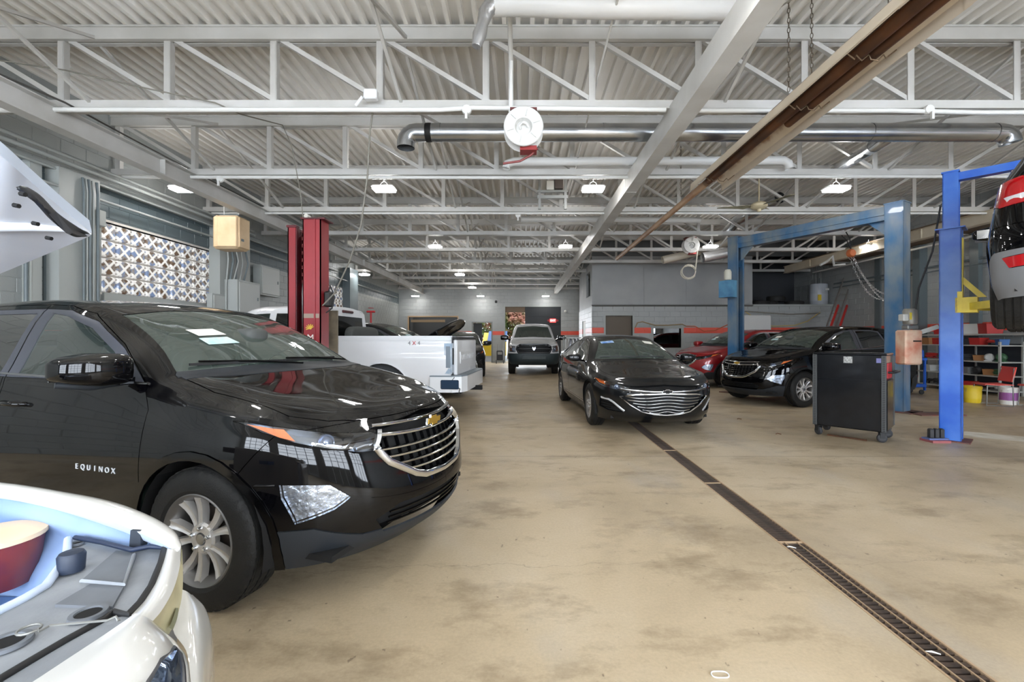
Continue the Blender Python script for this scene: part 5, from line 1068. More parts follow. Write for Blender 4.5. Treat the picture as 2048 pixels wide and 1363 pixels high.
def make_wheel(parent, loc, R, W, rr, style, right, nuts=True, rimmat=None, lod=1):
    key = (R, W, rr, style, lod)
    if key not in WHEELS:
        n = 160 if lod > 1 else 96
        MX = Matrix.Rotation(-PI/2, 3, 'X')       # axis -> +Y outwards
        h = W/2; prof = [(rr-.012, -h+.02), (rr+.01, -h+.008), (R-.075, -h), (R-.035, -h+.006), (R-.012, -h+.02), (R-.004, -h+.035), (R, -h+.045)]
        gw = .006
        for g in (-.5, -.17, .17, .5):
            y = g*(W-.08); prof += [(R+.001, y-gw), (R-.009, y-gw+.002), (R-.009, y+gw-.002), (R+.001, y+gw)]
        prof += [(R, h-.045), (R-.004, h-.035), (R-.012, h-.02), (R-.035, h-.006), (R-.075, h), (R-.11, h), (rr+.01, h-.006), (rr-.012, h-.02)]
        np_ = len(prof)
        def wob(i, j): 
            r, y = prof[j]
            if r > R-.03 and abs(y) > (W-.08)*.5-.001 and r <= R: return -.005 if i % 4 == 0 else 0
            return -.003 if (r > R-.0005 and i % 4 == 2) else 0
        tm = MB().lathe(prof, n, MX, wob=wob).mesh('wheel', tyre, 30)
        rim = MB().lathe([(rr-.015, -h+.02), (rr-.03, -h+.04), (rr-.03, h-.05), (rr-.012, h-.03), (rr, h-.022), (rr+.006, h-.012), (rr-.002, h-.006), (rr-.012, h-.012), (rr-.022, h-.028), (rr-.036, h-.055), (rr-.04, -h+.05)], 64, MX).mesh('rim_barrel', mat('alloy_barrel_shade', (120, 118, 116), .4, metal=.7), 30)  # barrel alloy darkened to put depth shade behind the spokes
        sp = MB(); yh = h-.045
        if style == 'ten': angs = [(k*72+o, o) for k in range(5) for o in (-15, 15)]; w0, w1 = .026, .042
        elif style == 'five': angs = [(k*72+o, o) for k in range(5) for o in (-9, 9)]; w0, w1 = .022, .030
        elif style == 'steel': angs = [(k*45, 0) for k in range(8)]; w0, w1 = .04, .06
        else: angs = [(k*60, 0) for k in range(6)]; w0, w1 = .05, .06
        for a, o in angs:
            a0 = math.radians(a-o*.25); a1 = math.radians(a+o*.05)
            rings = []
            for t in (0, .25, .5, .75, 1):
                r = .055+(rr-.02-.055)*t; an = a0+(a1-a0)*t; wd = w0+(w1-w0)*t**1.5; y = yh+.012-.02*math.sin(t*PI)*.6+.012*t; c = Vector((math.cos(an)*r, 0, math.sin(an)*r)); s = Vector((-math.sin(an), 0, math.cos(an)))
                rings.append([c-s*wd*.62+Vector((0, y-.035, 0)), c-s*wd*.5+Vector((0, y, 0)), c-s*wd*.18+Vector((0, y-.006, 0)), c+s*wd*.18+Vector((0, y-.006, 0)), c+s*wd*.5+Vector((0, y, 0)), c+s*wd*.62+Vector((0, y-.035, 0))])
            vs = [v for r_ in rings for v in r_]; fs = [tuple(range(6)), tuple(range(29, 23, -1))]
            for i in range(4):
                for k in range(6): l = (k+1) % 6; fs.append((i*6+k, i*6+l, i*6+6+l, i*6+6+k))
            sp.add(vs, fs)
        sp.lathe([(0, yh-.03), (.078, yh-.03), (.082, yh), (.07, yh+.01), (.034, yh+.012), (.03, yh+.004), (0, yh+.004)], 40, MX)
        spm = sp.mesh('spokes', alloy, 30)
        cap = MB().lathe([(0, yh+.018), (.026, yh+.016), (.03, yh+.006), (.03, yh-.01)], 28, MX).mesh('hub_cap', dchrome, 30)
        nut = MB()
        for k in range(5): a = 2*PI*k/5+.3; nut.lathe([(0, yh+.03), (.008, yh+.028), (.0105, yh+.022), (.0105, yh), ], 6, MX, (math.cos(a)*.055, 0, math.sin(a)*.055))
        nutm = MB().lathe([(0, yh+.03), (.008, yh+.028), (.0105, yh+.022), (.0105, yh)], 10, MX).mesh('lug_nut', chrome, 30)
        disc = MB().lathe([(.06, -.0), (.15, -.0), (.15, .02), (.06, .02), (.06, 0)], 40, MX).mesh('brake_disc', iron, 30)
        back = MB().lathe([(0, -.06), (rr-.03, -.06)], 32, MX).mesh('brake_shield', void)
        WHEELS[key] = (tm, rim, spm, cap, nutm, disc, back, yh)
    tm, rim, spm, cap, nutm, disc, back, yh = WHEELS[key]
    w = link('wheel', tm, parent, loc)
    if right: w.rotation_euler = (0, 0, PI)
    link('rim', rim, w); s = link('spokes', spm, w)
    link('brake_disc', disc, w); link('brake_shield', back, w)
    if nuts:
        link('hub_cap', cap, w)
        for k in range(5): a = 2*PI*k/5+.3; link('lug_nut', nutm, w, (math.cos(a)*.055, 0, math.sin(a)*.055))
    return w
def seats_and_dash(root, x=0, z0=0, w=1, wheel_side=1, scale=1, col=None):
    c = col or cabin
    def seat(px_, py_): 
        s = superell((px_, py_, .62+z0), (.27, .25, .10), .5, .5).mesh('seat', c, 60)
        m = superell((px_, py_, .62+z0), (.27, .25, .10), .5, .5); m2 = superell((px_-.30, py_, .95+z0), (.09, .24, .33), .5, .5, fn=lambda p: Vector((p.x-(p.z+.3)*.28, p.y*(1-max(0, p.z)*.5), p.z))); m3 = superell((px_-.42, py_, 1.31+z0), (.05, .13, .10), .6, .6)
        m.add(m2.v, m2.f); m.add(m3.v, m3.f); return m.build('seat', c, root, 60)
    seat(x+.02, .37); seat(x+.02, -.37)
    superell((x-.85, 0, .62+z0), (.25, .62, .1), .4, .3).build('rear_bench', c, root, 60); superell((x-1.14, 0, .98+z0), (.09, .60, .3), .4, .3).build('rear_backrest', c, root, 60)
    superell((x+.86, 0, .93+z0), (.36, .68, .13), .4, .35).build('dashboard', c, root, 60)
    sw = MB(); M = Matrix.Rotation(-1.15, 3, 'Y'); cc = Vector((x+.50, .37*wheel_side, 1.0+z0)); sw.tube([cc+M @ Vector((.185*math.cos(a), .185*math.sin(a), 0)) for a in [2*PI*k/28 for k in range(28)]], .015, 8, closed=True)
    for a in (0, PI, -PI/2): sw.bar(cc, cc+M @ Vector((.18*math.sin(a), .18*math.cos(a), 0)) , .04, .02, (1, 0, 0))
    sw.build('steering_wheel', MATS['black_rubber'], root, 60)
def arch_liners(root, wb, y, R, axle, zc):
    m = MB()
    for x in (wb, -wb):
        for s in (1, -1):
            pts = [(x+(R+.02)*math.cos(a), (R+.02)*math.sin(a)+zc) for a in [PI*k/14-.25*(1-2*k/14) for k in range(15)]]
            vs = [(px_, s*yy, z) for yy in (y, y-.36) for px_, z in pts]; n = 15; MB().add(vs, [(i, i+1, n+i+1, n+i) for i in range(n-1)]+[tuple(n+i for i in range(n))]).build('wheel_well', void, root)
    return None
def car_root(name, loc, rz, label, cat='car', group=None):
    r = empty(name, loc, rz); tag(r, label, cat, group); return r
def swap(root, m_from, m_to):
    """give this copy its own paint without touching the shared mesh"""
    st_ = [root]
    while st_:
        o = st_.pop(); st_ += [c for c in COL.objects if c.parent == o]
        if o.type == 'MESH':
            for s in o.material_slots:
                if s.material == m_from: s.link = 'OBJECT'; s.material = m_to
def loft_rows(plan, per, z, tops, sharp_u, nu=6, nv=5, sharp_v=(5,), open_end=False):
    """plan: base (x,y) stations; per: for each perimeter row (dx front, dx rear, width scale); z: row heights per station"""
    U = len(plan); rows = []; xf = plan[3][0]; xr = plan[-4][0]
    for (df, dr, sc), zz in zip(per, z):
        row = []
        for i, (x, y) in enumerate(plan):
            f = max(0, min(1, (x-xf+.25)/(plan[0][0]-xf+.25))) if x > 0 else 0; r = max(0, min(1, (xr+.25-x)/(xr+.25-plan[-1][0]))) if (x < 0 and not open_end) else 0
            row.append((x+df*f+dr*r, y*sc, zz[i]))
        rows.append(row)
    return lofted(rows+tops, nu, nv, sharp_u, sharp_v, open_end)
def lerp_z(f, m, r, n, k0=4, k1=4):
    return [f+(m-f)*min(1, i/k0) if i < k0 else (m if i <= n-1-k1 else m+(r-m)*(i-(n-1-k1))/k1) for i in range(n)]
# ---------------------------------------------------------------- compact SUV
plan = [(2.26, 0), (2.22, .31), (2.10, .58), (1.92, .775), (1.71, .88), (1.36, .918), (1.0, .915), (.62, .908), (.22, .905), (-.25, .905), (-.75, .91), (-1.36, .92), (-1.75, .905), (-2.05, .85), (-2.24, .70), (-2.33, .5), (-2.37, .25), (-2.38, 0)]
per = [(-.16, .12, .93), (-.02, .02, .965), (.035, 0, .985), (.0, .0, 1.0), (-.05, .05, .985), (-.16, .10, .93)]
z5 = [.945, .945, .94, .95, .985, 1.03, 1.085, 1.11, 1.12, 1.13, 1.14, 1.155, 1.165, 1.155, 1.12, 1.08, 1.08, 1.08]
zz = [lerp_z(.20, .235, .27, 18), lerp_z(.31, .34, .40, 18), lerp_z(.47, .50, .54, 18), lerp_z(.64, .70, .74, 18), lerp_z(.80, .87, .92, 18, 5), z5]
v6 = [(2.07, 0, .965), (2.05, .27, .965), (1.96, .50, .97), (1.81, .66, .985), (1.62, .74, 1.045), (1.34, .775, 1.10), (1.0, .78, 1.16), (.62, .70, 1.375), (.13, .665, 1.555), (-.25, .62, 1.60), (-.75, .62, 1.605), (-1.36, .61, 1.58), (-1.72, .60, 1.53), (-1.95, .61, 1.42), (-2.12, .60, 1.28), (-2.21, .46, 1.19), (-2.25, .23, 1.17), (-2.26, 0, 1.165)]
v7 = [(2.03, 0, .99), (2.0, .17, .99), (1.92, .32, 1.0), (1.77, .41, 1.03), (1.58, .44, 1.07), (1.36, .45, 1.12), (1.10, .45, 1.17), (.70, .42, 1.405), (.17, .41, 1.597), (-.25, .37, 1.645), (-.75, .37, 1.65), (-1.36, .37, 1.625), (-1.75, .36, 1.58), (-2.0, .36, 1.46), (-2.15, .33, 1.33), (-2.23, .24, 1.23), (-2.265, .12, 1.20), (-2.275, 0, 1.195)]
v8 = [(1.96, 0, 1.0), (1.91, 0, 1.01), (1.82, 0, 1.02), (1.70, 0, 1.045), (1.54, 0, 1.08), (1.36, 0, 1.12), (1.15, 0, 1.175), (.74, 0, 1.415), (.20, 0, 1.61), (-.25, 0, 1.66), (-.75, 0, 1.665), (-1.36, 0, 1.64), (-1.77, 0, 1.59), (-2.02, 0, 1.47), (-2.16, 0, 1.35), (-2.24, 0, 1.25), (-2.27, 0, 1.22), (-2.285, 0, 1.21)]
def build_suv(loc, rz, label, paint, hires=True):
    bm = loft_rows(plan, per, zz, [v6, v7, v8], (6,), 7 if hires else 5, 6 if hires else 4, (5,))
    sk = Skin(bm); root = car_root('suv', loc, rz, label)
    sk.both('front_bumper', [(1.60, .05), (1.66, .60), (1.62, .70), (1.79, .905), (2.02, .93), (2.6, .93), (2.6, .05)], 'side', lambda c: c.x > 1.5)
    sk.both('rear_bumper', [(-1.70, .05), (-1.74, .62), (-1.76, .78), (-2.0, .80), (-2.6, .78), (-2.6, .05)], 'side', lambda c: c.x < -1.5)
    sk.cut('tailgate', [(-.66, .79), (-.62, 1.1), (-.57, 1.50), (0, 1.56), (.57, 1.50), (.62, 1.1), (.66, .79)], 'front', lambda c: c.x < -1.85)
    sk.cut('hood', [(1.13, 0), (1.08, .745), (1.35, .785), (1.60, .765), (1.78, .73), (1.93, .62), (2.04, .46), (2.10, .25), (2.115, 0), (2.10, -.25), (2.04, -.46), (1.93, -.62), (1.78, -.73), (1.60, -.765), (1.35, -.785), (1.08, -.745)], 'top', lambda c: c.z > .93 and c.x > .9)
    for nm, pl in (('front_door', [(.955, .40), (.99, .62), (1.0, 1.0), (.93, 1.12), (.60, 1.345), (.24, 1.53), (-.02, 1.585), (-.275, 1.60), (-.29, 1.08), (-.32, .85), (-.32, .40)]),
                   ('rear_door', [(-.33, .40), (-.33, .85), (-.285, 1.60), (-.8, 1.60), (-1.06, 1.57), (-1.20, 1.16), (-1.14, .86), (-.99, .70), (-.93, .5), (-.93, .40)])): sk.both(nm, pl, 'side')
    sk.both('front_frame', [(.90, 1.135), (.62, 1.32), (.31, 1.48), (.02, 1.555), (-.265, 1.57), (-.285, 1.14)], 'side', lambda c: c.z > 1.0)
    sk.both('rear_frame', [(-.295, 1.14), (-.275, 1.57), (-.8, 1.57), (-1.04, 1.54), (-1.17, 1.17)], 'side', lambda c: c.z > 1.0)
    sk.both('front_window', [(.70, 1.16), (.67, 1.225), (.56, 1.30), (.30, 1.44), (.02, 1.518), (-.155, 1.538), (-.19, 1.155)], 'side', lambda c: c.z > 1.0)
    sk.both('rear_window', [(-.365, 1.16), (-.325, 1.538), (-.8, 1.538), (-1.0, 1.51), (-1.11, 1.185)], 'side', lambda c: c.z > 1.0)
    sk.both('quarter_window', [(-1.22, 1.195), (-1.12, 1.51), (-1.42, 1.465), (-1.72, 1.36), (-1.80, 1.245)], 'side', lambda c: c.z > 1.0)
    sk.cut('windshield', [(-.72, 1.185), (-.665, 1.30), (-.625, 1.42), (-.595, 1.525), (-.3, 1.567), (0, 1.58), (.3, 1.567), (.595, 1.525), (.625, 1.42), (.665, 1.30), (.72, 1.185), (.35, 1.20), (0, 1.205), (-.35, 1.20)], 'front', lambda c: .1 < c.x < 1.4)
    sk.cut('cowl', [(-.77, 1.145), (-.72, 1.188), (-.35, 1.203), (0, 1.208), (.35, 1.203), (.72, 1.188), (.77, 1.145), (0, 1.15)], 'front', lambda c: .85 < c.x < 1.4 and c.z > 1.155)
    sk.cut('back_glass', [(-.52, 1.24), (-.50, 1.50), (0, 1.53), (.50, 1.50), (.52, 1.24), (0, 1.22)], 'front', lambda c: c.x < -1.8)
    sk.both('lamp', [(.858, .968), (.80, .94), (.70, .905), (.58, .88), (.47, .87), (.44, .845), (.47, .775), (.56, .782), (.68, .815), (.78, .865), (.84, .92)], 'front', lambda c: c.x > 1.55)
    sk.cut('grille', [(-.43, .89), (-.50, .78), (-.44, .70), (-.28, .60), (-.20, .575), (0, .565), (.20, .575), (.28, .60), (.44, .70), (.50, .78), (.43, .89), (0, .925)], 'front', lambda c: c.x > 1.8)
    sk.both('fog', [(.63, .57), (.70, .645), (.835, .668), (.83, .60), (.795, .47), (.69, .52)], 'front', lambda c: c.x > 1.6)
    cl = [(2.6, .33), (2.10, .36), (1.95, .44), (1.60, .44), (1.60, .1), (2.6, .1)]
    sk.both('skirt', cl, 'side', lambda c: c.x > 1.5 and c.z < .5)
    sk.cut('intake', [(-.46, .34), (-.52, .42), (-.40, .475), (.40, .475), (.52, .42), (.46, .34)], 'front', lambda c: c.x > 1.9)
    sk.both('sill', [(1.0, .1), (.97, .385), (-.97, .385), (-1.0, .1)], 'side', lambda c: c.z < .6)
    sk.both('rear_skirt', [(-1.66, .1), (-1.70, .40), (-1.86, .55), (-2.04, .60), (-2.6, .60), (-2.6, .1)], 'side', lambda c: c.x < -1.4 and c.z < .7)
    sk.both('tail_lamp', [(.60, .95), (.62, 1.12), (.70, 1.17), (.87, 1.15), (.87, 1.0), (.82, .95)], 'front', lambda c: c.x < -1.8)
    sk.both('rear_reflector', [(.52, .47), (.56, .56), (.80, .545), (.76, .46)], 'front', lambda c: c.x < -1.9)
    for s, x in (('a', 1.3625), ('b', -1.3625)):
        ring = [(x+.455*math.cos(math.radians(a)), .36+.455*math.sin(math.radians(a))) for a in range(-30, 211, 12)]
        sk.both('arch_lip_'+s, ring, 'side', lambda c, x=x: abs(c.x-x) < .6 and abs(c.y) > .6)
        hole = [(x+.415*math.cos(math.radians(a)), .355+.415*math.sin(math.radians(a))) for a in range(-40, 221, 10)]
        sk.both('void', hole, 'side', lambda c, x=x: abs(c.x-x) < .6 and abs(c.y) > .6)
    patch(sk, 'body', 'body_shell', paint, root, flange=.03)
    LR = lambda t: (t+'|L', t+'|R')
    multi(sk, LR('front_bumper'), 'front_bumper', paint, root, gap=.0015); multi(sk, LR('rear_bumper'), 'rear_bumper', paint, root); patch(sk, 'tailgate', 'tailgate', paint, root); patch(sk, 'hood', 'hood', paint, root, gap=.004, flange=.02)
    for t in LR('skirt')+LR('sill')+LR('rear_skirt'): patch(sk, t, {'skirt': 'front_skirt', 'sill': 'side_sill', 'rear_skirt': 'rear_skirt'}[t[:-2]], plastic, root, off=.006)
    for t in LR('arch_lip_a')+LR('arch_lip_b'): patch(sk, t, 'arch_moulding', gloss_black if paint in (paint_black, paint_black2) else plastic, root, off=.008, gap=.001)
    for sd in ('L', 'R'):
        d = patch(sk, 'front_door|'+sd, 'front_door', paint, root); patch(sk, 'front_frame|'+sd, 'window_frame', satin, d, gap=.001); patch(sk, 'front_window|'+sd, 'window_pane', g_side, d, 0, 0, -.004)
        d2 = patch(sk, 'rear_door|'+sd, 'rear_door', paint, root); patch(sk, 'rear_frame|'+sd, 'window_frame', satin, d2, gap=.001); patch(sk, 'rear_window|'+sd, 'window_pane', g_dark, d2, 0, 0, -.004)
        patch(sk, 'quarter_window|'+sd, 'quarter_window', g_dark, root, 0, 0, -.004)
        sg = 1 if sd == 'L' else -1
        for xx, dd in ((-.13, d), (-1.0, d2)):
            p = sk.side(xx, .98, sg); h = MB(); h.tube([p+Vector((-.10, sg*-.005, .005)), p+Vector((-.085, sg*.030, .008)), p+Vector((0, sg*.04, .01)), p+Vector((.085, sg*.030, .008)), p+Vector((.10, sg*-.005, .005))], .014, 10); h.build('door_handle', paint, dd, 60)
            superell(p+Vector((0, sg*-.006, -.004)), (.075, .012, .028), .8, .8).build('handle_recess', void, dd, 60)
        bl = [sk.side(.93-k*.1, 1.132+.0022*k+(.0 if k < 14 else .008*(k-13)), sg, .004) for k in range(28)]
        ribbon(bl, .012, .012).build('belt_moulding', dchrome if sg else dchrome, root, 50)
        # mirror
        mc = Vector((.80, sg*1.03, 1.21)); mh = superell(mc, (.125, .15, .078), .45, .5, 28, 16, fn=lambda p, sg=sg: Vector((p.x*(1.0+(.35 if p.x > 0 else -.25))*(1-.35*max(0, sg*p.y)/.13), p.y, p.z*(1-.28*max(0, sg*p.y)/.13)+.012*(1 if p.z > 0 else .2)))).build('mirror_housing', paint, root, 50)
        MB().tube([mc+Vector((.02, -sg*.14, -.062)), mc+Vector((.03, 0, -.075)), mc+Vector((-.01, sg*.12, -.062))], .02, 8, rs=[.026, .024, .016]).build('mirror_base', plastic, mh, 60)
        MB().bar(mc+Vector((.03, -sg*.1, -.06)), (.80, sg*.84, 1.145), .07, .04).build('mirror_arm', gloss_black, mh)
        MB().box(mc+Vector((-.098, 0, 0)), (.006, .20, .105)).build('mirror_glass', chrome, mh)
        # headlamp
        lens = patch(sk, 'lamp|'+sd, 'headlamp', g_lens, root, 0, 0, -.001); b = patch(sk, 'lamp|'+sd, 'lamp_bowl', lamp_in, lens, 0, 0, -.045)
        rim = patch(sk, 'lamp|'+sd, 'lamp_rim', gloss_black, lens, .0, .05, -.003)
        # keep only the rim band of the rim copy
        me = rim.data; bmm = bmesh.new(); bmm.from_mesh(me); nf = len([f for f in sk.bm.faces if f[sk.lay] == sk.tags.index('lamp|'+sd)]); bmm.faces.ensure_lookup_table(); bmesh.ops.delete(bmm, geom=bmm.faces[:nf], context='FACES'); bmm.to_mesh(me); bmm.free()
        pc = sk.front(sg*.675, .862, -.036); MB().lathe([(0, .03), (.018, .028), (.030, .018), (.034, .0), (.042, .004), (.044, -.01), (.036, -.02)], 28, Matrix.Rotation(sg*.5, 3, 'Z') @ Matrix.Rotation(PI/2, 3, 'Y'), pc).build('projector', proj, lens, 40)
        ribbon([sk.front(sg*y, z, -.02) for y, z in ((.73, .845), (.68, .828), (.62, .81), (.585, .83), (.55, .86), (.48, .862))], .034, .01).build('light_guide', chrome, lens, 50)
        ribbon([sk.front(sg*y, z, -.025) for y, z in ((.57, .80), (.53, .81), (.48, .81))], .022, .01).build('light_guide', chrome, lens, 50)
        q = [(sg*y, z) for y, z in ((.85, .957), (.81, .936), (.785, .93), (.775, .872), (.81, .895))]; am = MB(); am.add([sk.front(y, z, -.014) for y, z in q], [(0, 1, 2, 3, 4)]); am.build('amber_marker', amber, lens)
        fl_ = patch(sk, 'fog|'+sd, 'fog_lamp', g_lens, root, .002, 0, .002); patch(sk, 'fog|'+sd, 'fog_bowl', mat('fog_reflector', (200, 205, 212), .18, metal=.9, bump=1, bscale=26), fl_, .004, 0, -.03)
        patch(sk, 'fog|'+sd, 'fog_rim', gloss_black, fl_, 0, .04, -.001).data.materials[0] = dchrome
        me = COL.objects[fl_.name]; rimo = [c for c in COL.objects if c.parent == fl_ and c.name.startswith('fog_rim')][0].data; bmm = bmesh.new(); bmm.from_mesh(rimo); nf = len([f for f in sk.bm.faces if f[sk.lay] == sk.tags.index('fog|'+sd)]); bmm.faces.ensure_lookup_table(); bmesh.ops.delete(bmm, geom=bmm.faces[:nf], context='FACES'); bmm.to_mesh(rimo); bmm.free()
        t = patch(sk, 'tail_lamp|'+sd, 'tail_lamp', red_lens, root, .002, .02, .004)
        ribbon([sk.ray((-5, sg*y, 1.0), (1, 0, 0))[0]+Vector((-.006, 0, 0)) for y in (.63, .7, .78, .84)], .05, .006).build('reverse_lens', clear_lens, t, 50)
        patch(sk, 'rear_reflector|'+sd, 'rear_reflector', red_lens, root, .002, .01, .012)
        # fog bezel
        ribbon([sk.side(1.72+k*.03, .665, sg, .004) for k in range(4)], .012, .008).build('bumper_crease', gloss_black, root)
    patch(sk, 'windshield', 'windshield', g_wind, root, 0, 0, -.003); patch(sk, 'cowl', 'cowl_panel', plastic, root, 0, .01, .002); patch(sk, 'back_glass', 'back_glass', g_dark, root, 0, 0, -.003)
    # grille
    g = patch(sk, 'grille', 'grille', void, root, 0, 0, -.06); patch(sk, 'intake', 'lower_intake', void, root, 0, 0, -.05)
    hexa = [(0, .922), (.40, .882), (.485, .78), (.43, .705), (.275, .608), (.20, .583), (0, .573)]
    def line(pts, n=10):
        out = []
        for (a, b), (c, d) in zip(pts, pts[1:]):
            for k in range(n): out.append((a+(c-a)*k/n, b+(d-b)*k/n))
        out.append(pts[-1]); return out
    fp = line([(-y, z) for y, z in hexa[::-1]]+hexa[1:], 5)
    low = [p for p in line([(-.43, .865), (-.485, .78), (-.43, .705), (-.275, .608), (-.20, .583), (0, .573), (.20, .583), (.275, .608), (.43, .705), (.485, .78), (.43, .865)], 5)]
    ribbon([sk.front(y, z, .004) for y, z in low], .038, .028).build('chrome_surround', chrome, g, 45)
    for za, zb in ((.893, .882), (.848, .825)): ribbon([sk.front(y, za+(zb-za)*(1-(y/.46)**2)-.0+(.016 if abs(y) > .3 else 0)*0, .01) for y in [(-.455+.91*k/18) for k in range(19)]], .020, .02).build('upper_chrome_bar', chrome, g, 45)
    for z, wy in ((.775, .455), (.73, .43), (.685, .385), (.643, .32)): ribbon([sk.front(y, z-.012*(1-(y/wy)**2), -.012) for y in [(-wy+2*wy*k/18) for k in range(19)]], .013, .02).build('chrome_slat', chrome, g, 45)
    for k in range(-5, 6):
        y = k*.078; zt_ = .84; zb_ = .59 if abs(y) < .25 else .59+(abs(y)-.25)*.75
        MB().bar(sk.front(y, zt_, -.035), sk.front(y, zb_, -.035), .008, .02).build('grille_rib', gloss_black, g)
    for k in range(3): ribbon([sk.front(y, .365+k*.032, -.02) for y in [(-.44+.88*j/10) for j in range(11)]], .008, .015).build('intake_slat', gloss_black, g)
    ep = sk.front(0, .845, .03); e = bowtie(.17, .055, .010).build('bowtie_emblem', gold, root); e.location = ep; e.rotation_euler = (0, -.15, 0)
    f = bowtie(.19, .068, .007).build('emblem_rim', chrome, e)
    # lettering low on the front doors
    for sg in (-1, 1):
        for i, ch in enumerate('EQUINOX'):
            x = .50+.05*i if sg < 0 else .80-.05*i; p = sk.side(x, .67, sg, .002); M_ = Matrix.Translation(p) @ (Matrix.Rotation(PI/2, 4, 'X') if sg < 0 else Matrix.Rotation(PI, 4, 'Z') @ Matrix.Rotation(PI/2, 4, 'X'))
            text(ch, .042, .002, mat('badge_silver', (214, 216, 220), .4), 'badge_letter', root, M_)
    # wipers
    for y0, y1 in ((.05, -.58), (.62, -.02)):
        a = sk.ray((1.2, y0, 3), (0, 0, -1))[0]
        def ws(y, z): return sk.front(y, z, .012)
        MB().tube([sk.front(y0, 1.185, .02), ws((y0+y1)/2, 1.22), ws(y1, 1.23)], .007, 6).build('wiper', gloss_black, root); MB().bar(ws(y0-.1, 1.215), ws(y1-.06, 1.215), .012, .014).build('wiper_blade', MATS['black_rubber'], root)
    # stickers on windshield
    p = [sk.front(y, z, .003) for y, z in ((-.42, 1.43), (-.25, 1.44), (-.22, 1.40), (-.40, 1.39))]
    MB().add(p, [(0, 1, 2, 3)]).build('windshield_sticker', mat('paper_white', (228, 226, 218), .6), root)
    p = [sk.front(y, z, .003) for y, z in ((-.42, 1.375), (-.24, 1.385), (-.21, 1.345), (-.41, 1.335))]
    MB().add(p, [(0, 1, 2, 3)]).build('windshield_sticker', mat('paper_teal', (170, 214, 216), .6, noise=(230, 232, 230), nscale=9), root)
    superell((.42, 0, 1.44), (.03, .12, .04), .5, .5).build('rearview_mirror', cabin, root, 60); superell((.72, 0, 1.40), (.1, .09, .05), .6, .6).build('sensor_housing', cabin, root, 60)
    # underside, engine block-out, wells
    m = MB(); m.bbox((-2.15, -.74, .28), (2.05, .74, .31)); m.bbox((1.75, -.62, .34), (2.02, .62, .86)); m.bbox((-2.1, -.7, .30), (-1.7, .7, .9)); m.build('underbody', void, root)
    arch_liners(root, 1.3625, .88, .40, 0, .36)
    MB().bbox((-1.85, -.78, .32), (1.0, .78, .36)).build('cabin_floor', cabin, root)
    seats_and_dash(root, -.05, .04)
    for x in (1.3625, -1.3625):
        for sg in (1, -1): make_wheel(root, (x, sg*.787, .362), .362, .225, .232, 'ten', sg < 0, lod=2 if hires else 1)
    return root, sk
def gl(loc, z=0): return (loc[0], loc[1], z)
black_suv, SUVSK = build_suv((-2.675, 3.50, 0), math.radians(-17), 'black dusty compact SUV nearest the camera with chrome grille facing right', paint_black)
black_suv.name = 'suv'
# ---------------------------------------------------------------- more of the same compact SUV
s2 = copy_tree(black_suv); s2.location = (6.65, 10.25, 0); s2.rotation_euler = (0, 0, math.radians(-161.6)); tag(s2, 'clean black compact SUV parked between the two old blue lift posts'); swap(s2, paint_black, paint_black2)
s3 = copy_tree(black_suv); s3.location = (6.8, 13.9, 0); s3.rotation_euler = (0, 0, math.radians(-162)); tag(s3, 'bright red compact SUV parked behind the black SUV at right'); swap(s3, paint_black, paint_red); swap(s3, gloss_black, plastic)
s4 = copy_tree(black_suv); s4.location = (5.90, 4.32, 1.46); s4.rotation_euler = (0, 0, math.radians(41)); tag(s4, 'black SUV with grey lower bumper raised on the bright blue lift'); swap(s4, paint_black, paint_black2); swap(s4, plastic, mat('grey_cladding', (128, 130, 134), .45))
for o in [c for c in COL.objects if c.parent in (s3, s4) and c.name.startswith('badge_letter')]: bpy.data.objects.remove(o)
s5 = copy_tree(black_suv); s5.location = (-2.45, 17.6, 0); s5.rotation_euler = (0, 0, math.radians(-82)); tag(s5, 'dark grey SUV far back facing us behind the white pickup'); swap(s5, paint_black, paint_grey)
s6 = copy_tree(black_suv); s6.scale = (1.07, 1.07, 1.07); s6.location = (-3.55, 11.3, 0); s6.rotation_euler = (0, 0, math.radians(-8)); tag(s6, 'dark SUV with its hood raised behind the white pickup bed'); swap(s6, paint_black, paint_grey)
for o in [c for c in COL.objects if c.parent in (s5, s6) and c.name.startswith('badge_letter')]: bpy.data.objects.remove(o)
hd = [c for c in COL.objects if c.parent == s6 and c.name.startswith('hood')][0]
piv = Matrix.Translation((1.12, 0, 1.16)); hd.matrix_local = piv @ Matrix.Rotation(math.radians(-47), 4, 'Y') @ piv.inverted()
MB().bbox((1.2, -.6, .5), (2.0, .6, .88)).build('engine_bay', iron, s6); MB().bevbox((1.55, 0, .93), (.5, .6, .16), .04).build('engine_cover', void, s6)
o = MB().tube([(2.0, .55, .95), (1.7, .6, 1.25)], .008, 6).build('prop_rod', st, s6)
r = empty('parts_rack', (1.62, 13.6, 0)); tag(r, 'rack of plastic-wrapped silver body panels behind the dark grey sedan', 'rack')
fr_ = MB()
for sx in (-.35, .35):
    for sy in (-.3, .3): fr_.bbox((sx-.02, sy-.02, 0), (sx+.02, sy+.02, 1.45))
for z in (.15, .75, 1.4): fr_.bbox((-.37, -.32, z-.02), (.37, .32, z+.02))
fr_.build('frame', st, r); wrapm = mat('plastic_wrapped_panel', (170, 172, 180), .18, metal=.4, bump=1.2, bscale=9)
for k in range(4): superell((-.24+.16*k, 0, 1.08), (.04, .28, .3), .5, .5, fn=lambda p, k=k: Vector((p.x+.06*math.sin(p.z*6+k), p.y, p.z))).build('wrapped_panel', wrapm, r, 60); superell((-.24+.16*k, 0, .46), (.04, .28, .27), .5, .5).build('wrapped_panel', wrapm, r, 60)
